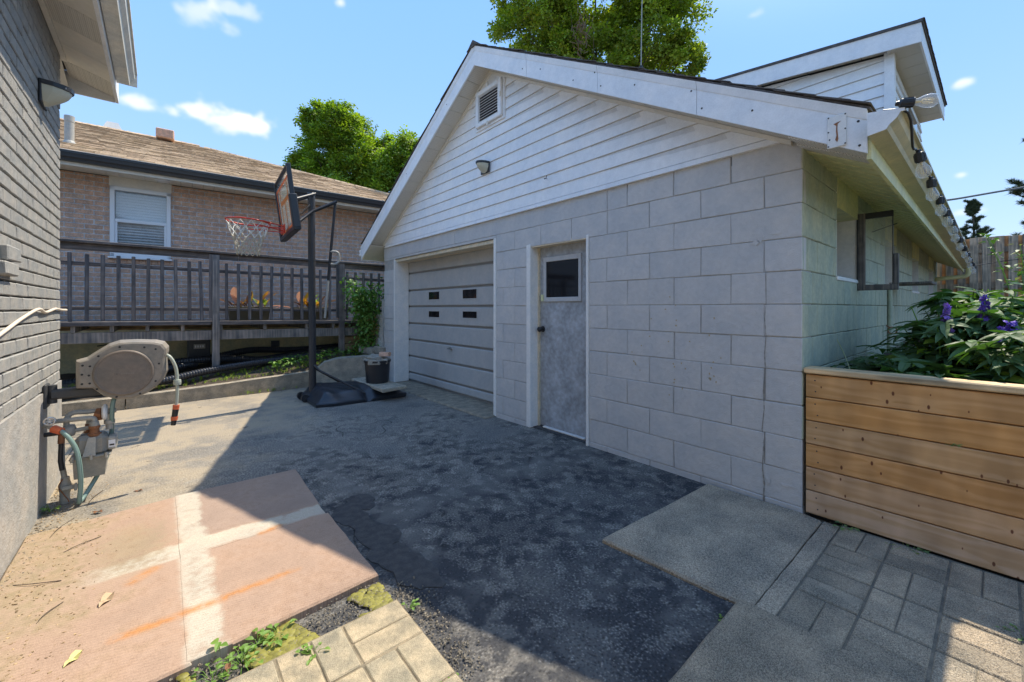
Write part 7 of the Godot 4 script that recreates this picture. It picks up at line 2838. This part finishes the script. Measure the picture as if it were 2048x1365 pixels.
func grass_tuft(h: float, n: int) -> ArrayMesh:
	var st := fresh()
	for i in n:
		var a := rng.randf() * TAU
		var lean := rng.randf_range(0.1, 0.8)
		var tip := Vector3(cos(a) * lean * h, h * rng.randf_range(0.6, 1.0), sin(a) * lean * h)
		var s := Vector3(-sin(a), 0, cos(a)) * h * 0.035
		var m := tip * 0.55 + Vector3(0, h * 0.12, 0)
		var nn := Vector3(cos(a), 0.6, sin(a)).normalized()
		quad(st, -s, s, m + s * 0.8, m - s * 0.8, nn)
		tri(st, m - s * 0.8, m + s * 0.8, tip, nn)
	return st.commit()


func build_plants() -> void:
	# purple flowered clump in the raised bed
	var big := palmate(7, 0.22)
	var mid := palmate(5, 0.16)
	var oval := oval_leaf(0.10, 0.32)
	var petal := fresh()
	for k in 6:
		var a := TAU * k / 6.0
		blade(petal, Vector3.ZERO, Vector3(cos(a), 0.35, sin(a)).normalized(), 0.017, 0.0055, 0.2)
	var petal_mesh := petal.commit()
	var spots := [[-0.22, -3.65, 0.50, "left purple flower spike plant at the bed edge near garage wall", 1], [-0.02, -3.75, 0.60, "tallest purple flower spike plant, middle of the flower bed", 1], [0.10, -3.35, 0.38, "right low purple flower cluster plant beside bed cap", 1], [0.48, -3.6, 0.55, "leafy purple flower plant beyond the right photo edge", 1], [0.28, -4.4, 0.72, "dark palmate leaf plant behind the purple flowers", 0], [-0.18, -4.35, 0.62, "dark palmate leaf plant against the fence boards", 0], [0.9, -4.0, 0.8, "broad leaf plant far right in flower bed", 0]]
	for s in spots:
		var base := Vector3(s[0], 0.76, s[1])
		var p := thing("flower_plant", s[3], "plant", base)
		var h: float = s[2]
		var st := fresh()
		var leaves := []
		var cols := []
		var ovals := []
		var ocols := []
		for k in 8:
			var a := TAU * k / 8.0 + rng.randf_range(-0.4, 0.4)
			var tip := Vector3(cos(a) * rng.randf_range(0.06, 0.2), h * rng.randf_range(0.7, 1.0), sin(a) * rng.randf_range(0.06, 0.2))
			tube(st, curve([Vector3(cos(a) * 0.03, 0, sin(a) * 0.03), tip * 0.55, tip], 3), 0.005, 0.003, 5, false)
			for q in 9:
				var t := rng.randf_range(0.18, 1.0)
				var o := tip * t + Vector3(rng.randf_range(-1, 1), rng.randf_range(-0.3, 0.6), rng.randf_range(-1, 1)) * 0.05
				var yaw := a + rng.randf_range(-1.4, 1.4)
				leaves.append(Transform3D(Basis.from_euler(Vector3(rng.randf_range(-0.1, 0.6), PI * 0.5 - yaw, rng.randf_range(-0.3, 0.3))).scaled(Vector3.ONE * rng.randf_range(0.65, 1.15)), o))
				var c := rng.randf_range(0.7, 1.35)
				cols.append(Color(c, c, c))
			for q in 8:
				var o := Vector3(cos(a) * rng.randf_range(0.02, 0.22), h * rng.randf_range(0.05, 0.6), sin(a) * rng.randf_range(0.02, 0.22))
				ovals.append(Transform3D(Basis.from_euler(Vector3(rng.randf_range(-0.4, 0.7), rng.randf() * TAU, rng.randf_range(-0.4, 0.4))).scaled(Vector3.ONE * rng.randf_range(0.7, 1.3)), o))
				var c := rng.randf_range(0.8, 1.6)
				ocols.append(Color(c * 1.9, c * 1.6, c * 0.6))
		put("stems", st, M.weed_leaf, p)
		scatter("palmate_leaves", big if s[4] == 0 else mid, M.garden_leaf, p, leaves, cols)
		scatter("oval_leaves", oval, M.garden_leaf, p, ovals, ocols)
	# flower spikes: [x, y, z, height, width, pale]
	for e in [[-0.205, 1.14, -3.60, 0.12, 0.030, true], [-0.055, 1.165, -3.60, 0.15, 0.034, false], [0.030, 1.085, -3.50, 0.09, 0.055, false], [-0.195, 1.10, -3.55, 0.022, 0.02, true], [-0.01, 1.06, -3.45, 0.022, 0.02, false], [0.55, 1.30, -3.6, 0.16, 0.035, false]]:
		var sp: Node = null
		var best := 1e9
		for k in 4:
			var cand: Node3D = get_node("flower_plant" if k == 0 else "flower_plant_%03d" % k)
			var dd: float = cand.position.distance_to(Vector3(e[0], 0.76, e[2]))
			if dd < best:
				best = dd
				sp = cand
		var spike := fresh()
		var origin: Vector3 = Vector3(e[0], e[1], e[2]) - (sp as Node3D).position
		tube(spike, [Vector3(origin.x, 0.1, origin.z), origin + Vector3(0, e[3], 0)], 0.004, 0.002, 5)
		var stem := put("flower_stem", spike, M.weed_leaf, sp)
		var xfs := []
		var cols := []
		var n := int(10 + e[3] * 300)
		for i in n:
			var t := rng.randf()
			var a := rng.randf() * TAU
			var rr: float = e[4] * (1.0 - t * 0.75) * rng.randf_range(0.3, 1.0)
			xfs.append(Transform3D(any_basis(rng.randf_range(0.7, 1.2)), origin + Vector3(cos(a) * rr, e[3] * t, sin(a) * rr)))
			var c := rng.randf_range(0.7, 1.4)
			cols.append(Color(c, c, c))
		scatter("petals", petal_mesh, M.petal_pale if e[5] else M.petal, stem, xfs, cols)
	# tall airy plant with whitish seed heads in front of the fence
	var airy := thing("seed_head_plant", "tall airy plant with pale seed heads before the board fence", "plant", Vector3(0.16, 0.80, -5.2))
	var ast := fresh()
	var axf := []
	var acol := []
	for k in 7:
		var a := k * 0.9
		var tip := Vector3(cos(a) * 0.26, rng.randf_range(0.85, 1.12), sin(a) * 0.26)
		var cpath := curve([Vector3(cos(a) * 0.03, 0, sin(a) * 0.03), tip * Vector3(0.5, 0.6, 0.5), tip], 4)
		tube(ast, cpath, 0.004, 0.002, 5, false)
		for q in cpath:
			for r in 4:
				axf.append(Transform3D(Basis.from_euler(Vector3(rng.randf_range(-0.5, 0.6), rng.randf() * TAU, 0)).scaled(Vector3.ONE * rng.randf_range(0.25, 0.6)), Vector3(q) + Vector3(rng.randf_range(-1, 1), rng.randf_range(-1, 1), rng.randf_range(-1, 1)) * 0.035))
				var c := rng.randf_range(0.7, 1.3)
				acol.append(Color(c, c, c))
	put("stems", ast, M.garden_leaf, airy)
	scatter("seed_heads", oval, M.pale_leaf, airy, axf.slice(0, int(axf.size() * 0.45)), acol.slice(0, int(axf.size() * 0.45)))
	scatter("leaves", oval, M.garden_leaf, airy, axf.slice(int(axf.size() * 0.45)), acol.slice(int(axf.size() * 0.45)))
	# low dark growth along the side wall, and dry litter
	var low := []
	var lcol := []
	for i in 700:
		var z := rng.randf_range(-5.6, -3.05)
		var x := rng.randf_range(SIDE + 0.10, 0.6)
		if z < -4.6 and rng.randf() < 0.6:
			continue
		low.append(Transform3D(Basis.from_euler(Vector3(rng.randf_range(-0.5, 0.5), rng.randf() * TAU, rng.randf_range(-0.3, 0.3))).scaled(Vector3.ONE * rng.randf_range(0.5, 1.2)), Vector3(x, 0.78 + rng.randf() * rng.randf() * 0.16, z)))
		var c := rng.randf_range(0.6, 1.2)
		lcol.append(Color(c, c, c))
	scatter("ground_cover", mid, M.garden_leaf, self, low, lcol)
	tag(get_node("ground_cover"), "dark leafy ground cover behind the planter cap along side wall", "ground cover")
	weed("herb_plant", "bushy green weed below the conduit on garage side wall", Vector3(-0.55, 0.78, -4.7), 46, 0.06, 0.16, M.garden_leaf)
	var blade_st := fresh()
	tube(blade_st, curve([Vector3(-0.60, 0.78, -3.35), Vector3(-0.66, 0.92, -3.45), Vector3(-0.715, 1.03, -3.5)], 5), 0.004, 0.002, 5)
	var bl := put("grass_stalk", blade_st, M.pale_leaf, self)
	tag(bl, "single pale grass stalk leaning to the garage side wall", "grass stalk")
	var litter := fresh()
	for i in 160:
		var q := Vector3(rng.randf_range(-0.72, -0.1), 0.80 + rng.randf() * 0.05, rng.randf_range(-7.5, -5.2))
		bevel(litter, q, Vector3(0.006, 0.006, rng.randf_range(0.08, 0.3)), 0.002, 0.0, Basis.from_euler(Vector3(rng.randf_range(-0.3, 0.3), rng.randf() * TAU, 0)))
	var lt := put("dry_litter", litter, M.mulch, self)
	tag(stuff(lt), "dry brown stalk litter on soil along garage side wall", "litter")
	# vine over the lattice at the far garage corner
	var lat := thing("lattice_panel", "narrow white diagonal lattice panel at the far garage corner", "lattice", Vector3(-7.16, 0.40, -2.93))
	for k in 2:
		for i in 20:
			var st := fresh()
			var c := -0.46 + i * 0.068
			# strips clipped to the panel 0.44 wide and 0.75 high
			var a := Vector2(-0.2, c)
			var b := Vector2(0.22, c + 0.72)
			if k == 1:
				a = Vector2(0.22, c)
				b = Vector2(-0.2, c + 0.72)
			var lo := maxf(0.0, (0.0 - a.y) / 0.72)
			var hi := minf(1.0, (0.72 - a.y) / 0.72)
			if hi - lo < 0.08:
				continue
			var p0 := a.lerp(b, lo)
			var p1 := a.lerp(b, hi)
			var m2 := (p0 + p1) * 0.5
			box(st, Vector3(m2.x, m2.y, 0.006 * k), Vector3(0.016, p0.distance_to(p1), 0.005), Basis(Vector3.BACK, (-1.0 if k == 0 else 1.0) * atan2(0.42, 0.72)))
			put("strip", st, M.lattice_white, lat)
	var fs := fresh()
	bevel(fs, Vector3(0.235, 0.42, 0.0), Vector3(0.035, 1.05, 0.03), 0.003)
	put("post", fs, M.lattice_white, lat)
	fs = fresh()
	bevel(fs, Vector3(0.275, 0.44, 0.02), Vector3(0.02, 1.1, 0.02), 0.003)
	put("rod", fs, M.steel, lat)
	var vine := thing("vine", "green climbing vine spilling over the deck rail beside the lattice", "vine", Vector3(-7.30, 0.4, -2.85))
	var vst := fresh()
	var vx := []
	var vc := []
	for k in 9:
		var top := Vector3(rng.randf_range(-0.15, 0.3), rng.randf_range(0.8, 1.32), rng.randf_range(-0.2, 0.42))
		var path := curve([Vector3(rng.randf_range(-0.1, 0.15), 0.0, rng.randf_range(-0.05, 0.1)), top * Vector3(0.6, 0.6, 0.4), top], 5)
		tube(vst, path, 0.006, 0.003, 5, false)
		for q in path:
			for r in 22:
				var o := Vector3(rng.randfn(), rng.randfn() * 0.9, rng.randfn()) * 0.085
				if Vector3(q).y < 0.35 and rng.randf() < 0.4:
					continue
				vx.append(Transform3D(Basis.from_euler(Vector3(rng.randf_range(-0.2, 1.0), rng.randf() * TAU, rng.randf_range(-0.4, 0.4))).scaled(Vector3.ONE * rng.randf_range(0.5, 0.95)), Vector3(q) + o))
				var c := rng.randf_range(0.7, 1.5)
				vc.append(Color(c * 1.3, c * 1.35, c * 0.7))
	put("stems", vst, M.bark, vine)
	scatter("leaves", oval, M.garden_leaf, vine, vx, vc)
	var drygold := []
	var dcol := []
	for i in 120:
		drygold.append(Transform3D(any_basis(rng.randf_range(0.3, 0.6)), Vector3(rng.randf_range(0.05, 0.24), rng.randf_range(0.35, 0.85), rng.randf_range(-0.08, 0.12))))
		dcol.append(Color(0.8, 0.6, 0.35))
	scatter("dry_leaves", oval, M.pale_leaf, vine, drygold, dcol)
	# boxes of canna on the deck
	canna_box("left box of canna", Vector3(-7.80, 1.045, -1.07), 0.56, [[0.22, 0.5, 0.5, 0.20, "canna_bronze"], [0.17, 0.1, 1.0, 0.34, "canna_pink"], [0.10, 0.3, 0.6, 0.24, "canna_gold"], [0.05, -0.2, 0.9, 0.26, "canna_bronze"], [0.0, -0.1, 1.0, 0.26, "canna_gold"], [-0.06, 0.2, 0.8, 0.24, "weed_leaf"], [-0.10, -0.6, 1.0, 0.36, "canna_pink"], [-0.14, -0.3, 0.9, 0.30, "canna_gold"], [-0.20, -0.5, 0.9, 0.28, "canna_gold"], [-0.22, -1.0, 0.3, 0.22, "canna_pink"], [0.12, -0.3, 0.5, 0.2, "canna_gold"], [-0.02, 0.5, 0.4, 0.2, "canna_bronze"], [-0.16, 0.3, 0.5, 0.22, "weed_leaf"]], "canna boxes on the deck")
	canna_box("right box of canna", Vector3(-7.80, 1.035, -1.98), 0.58, [[0.25, 0.9, 0.25, 0.22, "canna_pink"], [0.16, 0.1, 0.9, 0.30, "canna_pink"], [0.12, -0.2, 1.0, 0.28, "canna_gold"], [0.04, -0.4, 0.9, 0.28, "weed_leaf"], [0.02, 0.3, 0.5, 0.22, "canna_gold"], [-0.05, -0.4, 0.8, 0.26, "weed_leaf"], [-0.12, -0.3, 0.8, 0.24, "canna_bronze"], [-0.18, -0.8, 0.7, 0.30, "canna_bronze"], [-0.22, -0.7, 0.7, 0.24, "weed_leaf"], [-0.14, 0.4, 0.6, 0.22, "canna_gold"], [0.10, 0.5, 0.4, 0.2, "canna_bronze"]], "canna boxes on the deck")
	# grass and greenery on the bank
	var tuft := grass_tuft(0.055, 14)
	var tx := []
	var tc := []
	for i in 900:
		var z := rng.randf_range(-2.8, 1.6)
		var x := -7.27 - absf(rng.randfn()) * 0.22
		if rng.randf() < 0.25:
			x = -7.04 + rng.randf_range(-0.02, 0.04)
			if absf(z + 0.95) > 0.35 and rng.randf() < 0.8:
				continue
		var y := 0.0
		if x < -7.16:
			var up := clampf((-7.16 - x) / 0.5, 0.0, 1.0)
			y = 0.11 + 0.13 * up + 0.05 * clampf(-z, 0.0, 1.0) + 0.16 * clampf((-z - 1.2) / 1.4, 0.0, 1.0)
		tx.append(Transform3D(Basis.from_euler(Vector3(0, rng.randf() * TAU, 0)).scaled(Vector3.ONE * rng.randf_range(0.5, 1.3)), Vector3(x, y, z)))
		var c := rng.randf_range(0.7, 1.5)
		tc.append(Color(c * 1.9, c * 1.45, c * 0.9))
	var gr := scatter("grass", tuft, M.weed_leaf, self, tx, tc)
	tag(gr, "short bright grass growing on the bank behind the kerb", "grass")
	var bx := []
	var bc := []
	for i in 420:
		var z := rng.randf_range(-3.2, -1.3)
		var x := -7.5 + rng.randfn() * 0.22
		var rise := 0.30 + 0.16 * clampf((-z - 1.2) / 1.4, 0.0, 1.0)
		bx.append(Transform3D(Basis.from_euler(Vector3(rng.randf_range(-0.3, 0.6), rng.randf() * TAU, 0)).scaled(Vector3.ONE * rng.randf_range(0.4, 0.9)), Vector3(minf(x, -7.22), rise + rng.randf() * 0.10, z)))
		var c := rng.randf_range(0.8, 1.5)
		bc.append(Color(c, c, c))
	var gw := scatter("bank_greenery", oval, M.weed_leaf, self, bx, bc)
	tag(gw, "leafy green weeds on the bank beside the retaining block", "weeds")


func build_small_things() -> void:
	# gravel where the asphalt frays, along the slabs, the house and the kerb
	var stone := bevel_mesh(Vector3(0.0066, 0.005, 0.006), 0.0016, 0.0012)
	for v in 3:
		var xs := []
		for i in 900:
			var p: Vector3
			var w := rng.randf()
			if w < 0.40:
				p = Vector3(-1.73 + rng.randfn() * 0.06, 0.004, rng.randf_range(-0.75, 0.25))
			elif w < 0.55:
				p = Vector3(rng.randf_range(-1.75, -1.15), 0.004, -0.80 + rng.randfn() * 0.035)
			elif w < 0.70:
				p = Vector3(-1.10 + rng.randfn() * 0.07, 0.0, rng.randf_range(-0.80, 0.1))
			elif w < 0.80:
				p = Vector3(rng.randf_range(-4.3, -2.8), 0.002, 0.55 - absf(rng.randfn()) * 0.05)
				if p.x > -3.3:
					p.y = 0.024
			elif w < 0.95:
				p = Vector3(-7.0 + rng.randfn() * 0.07, 0.004, rng.randf_range(-1.5, 1.0))
			else:
				p = Vector3(-7.33 + rng.randfn() * 0.06, 0.215, rng.randf_range(-1.5, -0.6))
			xs.append(Transform3D(any_basis(rng.randf_range(0.4, 1.3)), p))
		var gv := scatter("gravel", stone, M.gravel[v], self, xs)
		tag(gv, "loose grit and small stones along the slab and kerb edges", "gravel", "loose gravel")
	# crumbs of soil, bark and dry leaf washed along the house and over the slab corner
	var chip := bevel_mesh(Vector3(0.012, 0.003, 0.007), 0.001, 0.002)
	var cx := []
	var cc := []
	for i in 700:
		var p := Vector3(rng.randf_range(-4.35, -1.9), 0.004, 0.545 - absf(rng.randfn()) * 0.13)
		if p.x > -3.42:
			p.y = 0.0268
			if rng.randf() < 0.3:
				p.z = 0.40 - absf(rng.randfn()) * 0.10
		cx.append(Transform3D(Basis.from_euler(Vector3(rng.randf_range(-0.25, 0.25), rng.randf() * TAU, rng.randf_range(-0.2, 0.2))).scaled(Vector3.ONE * rng.randf_range(0.2, 0.8)), p))
		var c := rng.randf_range(0.6, 1.5)
		cc.append(Color(0.36 * c, 0.255 * c, 0.14 * c))
	mk("debris_brown", 1.0, 1.0, 1.0, 0.95)
	M.debris_brown.vertex_color_use_as_albedo = true
	var db := scatter("soil_debris", chip, M.debris_brown, self, cx, cc)
	tag(db, "brown soil crumbs and dry leaf bits along the near house foundation", "debris")
	var twig_no := 0
	for q in [[-3.35, 0.42, 0.3, 0.22], [-3.05, 0.31, 1.0, 0.15], [-2.75, 0.42, 2.1, 0.18], [-3.8, 0.33, 0.2, 0.25], [-2.45, 0.34, 0.5, 0.12]]:
		var ts := fresh()
		var dd: Vector3 = Vector3(cos(q[2]), 0, sin(q[2])) * q[3] * 0.5
		tube(ts, curve([-dd, Vector3(0.01, 0.006, 0.012), dd], 4), 0.0022, 0.0014, 5)
		var tw := put("twig", ts, M.bark, self, at(q[0], 0.027 if q[0] > -3.42 else 0.008, q[1]))
		tag(tw, ["long dry twig on the slab corner against house foundation", "dry twig slanting across the slab middle, nearer the photo edge", "dry twig on slab nearest the bottom left photo corner", "long dry twig on the driveway under the gas meter", "shortest dry twig lying beside the tan leaf"][twig_no], "twig", "dry twigs by the house")
		twig_no += 1
	# moss between the pink slabs and the yellow paving
	var ml := fresh()
	lathe(ml, [Vector2(0.0085, 0.0), Vector2(0.0075, 0.0025), Vector2(0.004, 0.0046), Vector2(0.0, 0.005)], 7, Transform3D(), true)
	var mossm := ml.commit()
	var mx := []
	var mc := []
	for i in 2600:
		var z := rng.randf_range(-0.74, -0.05)
		var x := -1.715 + rng.randf_range(-0.09, 0.085)
		var keep := sin(z * 17.0 + 1.0) + sin(z * 41.0 + x * 30.0) * 0.6
		if keep < 0.25 or rng.randf() < 0.35:
			continue
		mx.append(Transform3D(Basis.from_euler(Vector3(0, rng.randf() * TAU, 0)).scaled(Vector3(1.6, 1.0, 1.6) * rng.randf_range(0.6, 1.4)), Vector3(x, 0.001, z)))
		var c := rng.randf_range(0.7, 1.4)
		mc.append(Color(c * 1.05, c, c))
	var ms := scatter("moss", mossm, M.moss, self, mx, mc)
	tag(ms, "yellow green moss between pink slab and yellow pavers", "moss")
	# individual weeds
	weed("weed", "largest round leaved weed cluster in the mossy gap between slab and pavers", Vector3(-1.765, 0.0, -0.335), 16, 0.028, 0.055, M.weed_leaf)
	weed("weed", "small weed with two big leaves left of the largest mossy gap weed", Vector3(-1.765, 0.0, -0.27), 8, 0.032, 0.035, M.weed_leaf)
	weed("weed", "heart leaved seedling on the cement seam at slab edge", Vector3(-1.80, 0.02, -0.155), 3, 0.036, 0.012, M.weed_leaf)
	weed("weed", "low leafy weed mat nearest the bottom photo edge beside pavers", Vector3(-1.71, 0.0, -0.215), 22, 0.022, 0.075, M.weed_leaf)
	weed("weed", "lowest weed patch at the yellow paving's left corner", Vector3(-1.70, 0.0, -0.13), 16, 0.022, 0.06, M.weed_leaf)
	weed("weed", "tiny green weed at the top corner of yellow paving", Vector3(-1.575, 0.0, -0.775), 9, 0.020, 0.035, M.weed_leaf)
	weed("weed", "spiky weed at the right edge of yellow paving", Vector3(-1.145, 0.0, -0.72), 12, 0.028, 0.04, M.weed_leaf)
	weed("weed", "thin weed growing from a joint between yellow pavers", Vector3(-1.56, 0.02, -0.40), 12, 0.022, 0.045, M.weed_leaf)
	weed("weed", "lone green seedling at the house foundation corner", Vector3(-3.74, 0.0, 0.515), 9, 0.034, 0.035, M.weed_leaf)
	weed("weed", "weed in the crack between asphalt and step slab", Vector3(-0.70, 0.0, -1.70), 7, 0.018, 0.03, M.weed_leaf)
	weed("weed", "green weed under the planter's left bottom corner", Vector3(-0.55, 0.01, -2.905), 9, 0.028, 0.05, M.garden_leaf)
	weed("weed", "green weeds under the planter's lowest board, mid span", Vector3(-0.30, 0.01, -2.905), 14, 0.020, 0.09, M.garden_leaf)
	weed("weed", "weed strip in the joint at far right paver edge", Vector3(0.060, 0.01, -2.45), 16, 0.016, 0.07, M.garden_leaf)
	weed("weed", "weed sprouting from the gap between second and third planter boards", Vector3(-0.16, 0.575, -2.915), 9, 0.02, 0.05, M.garden_leaf)
	# fallen leaves
	var leaves := [[-2.10, 0.030, 0.215, "yellow_leaf", "fallen yellow leaf on pink slab near bottom left", 0.07, 0.6], [-3.50, 0.012, 0.275, "dead_leaf", "dark curled leaf on driveway just beyond the pink slab", 0.06, 2.2], [-2.44, 0.030, 0.16, "dry_leaf", "dry tan leaf curled on mortar band of slab", 0.09, 0.4], [-3.75, 0.008, 0.10, "dead_leaf", "small red brown leaf on the sandy driveway", 0.05, 1.9], [-1.715, 0.02, -0.175, "dead_leaf", "orange brown dead leaf among mossy gap weeds", 0.04, 0.2]]
	for l in leaves:
		var st := fresh()
		blade(st, Vector3.ZERO, Vector3(cos(l[6]), 0.1, sin(l[6])).normalized(), l[5], l[5] * 0.22, 0.12, 0.6)
		var o := put("fallen_leaf", st, M[l[3]], self, at(l[0], l[1], l[2]))
		tag(o, l[4], "leaf")
	# fallen twig on the driveway
	# a bird in the sky
	var bd := fresh()
	tube(bd, [Vector3(-0.12, 0, 0), Vector3(0, 0.02, 0), Vector3(0.14, 0.01, 0)], 0.03, 0.02, 6)
	var bird := put("bird", bd, M.black, self, turned(-24.0, 14.35, 2.5, 0.6))
	tag(bird, "tiny dark bird flying left of centre in the blue sky", "bird")
	var wing := fresh()
	for s in [-1.0, 1.0]:
		var p := [Vector3(-0.05, 0.03, s * 0.02), Vector3(0.07, 0.03, s * 0.02), Vector3(0.03, 0.12, s * 0.22), Vector3(-0.01, 0.07, s * 0.42)]
		quad(wing, p[0], p[1], p[2], p[3], Vector3.UP)
		quad(wing, Vector3(p[0]) - Vector3(0, 0.01, 0), Vector3(p[1]) - Vector3(0, 0.01, 0), Vector3(p[2]) - Vector3(0, 0.01, 0), Vector3(p[3]) - Vector3(0, 0.01, 0), Vector3.DOWN)
	put("wings", wing, M.black, bird)
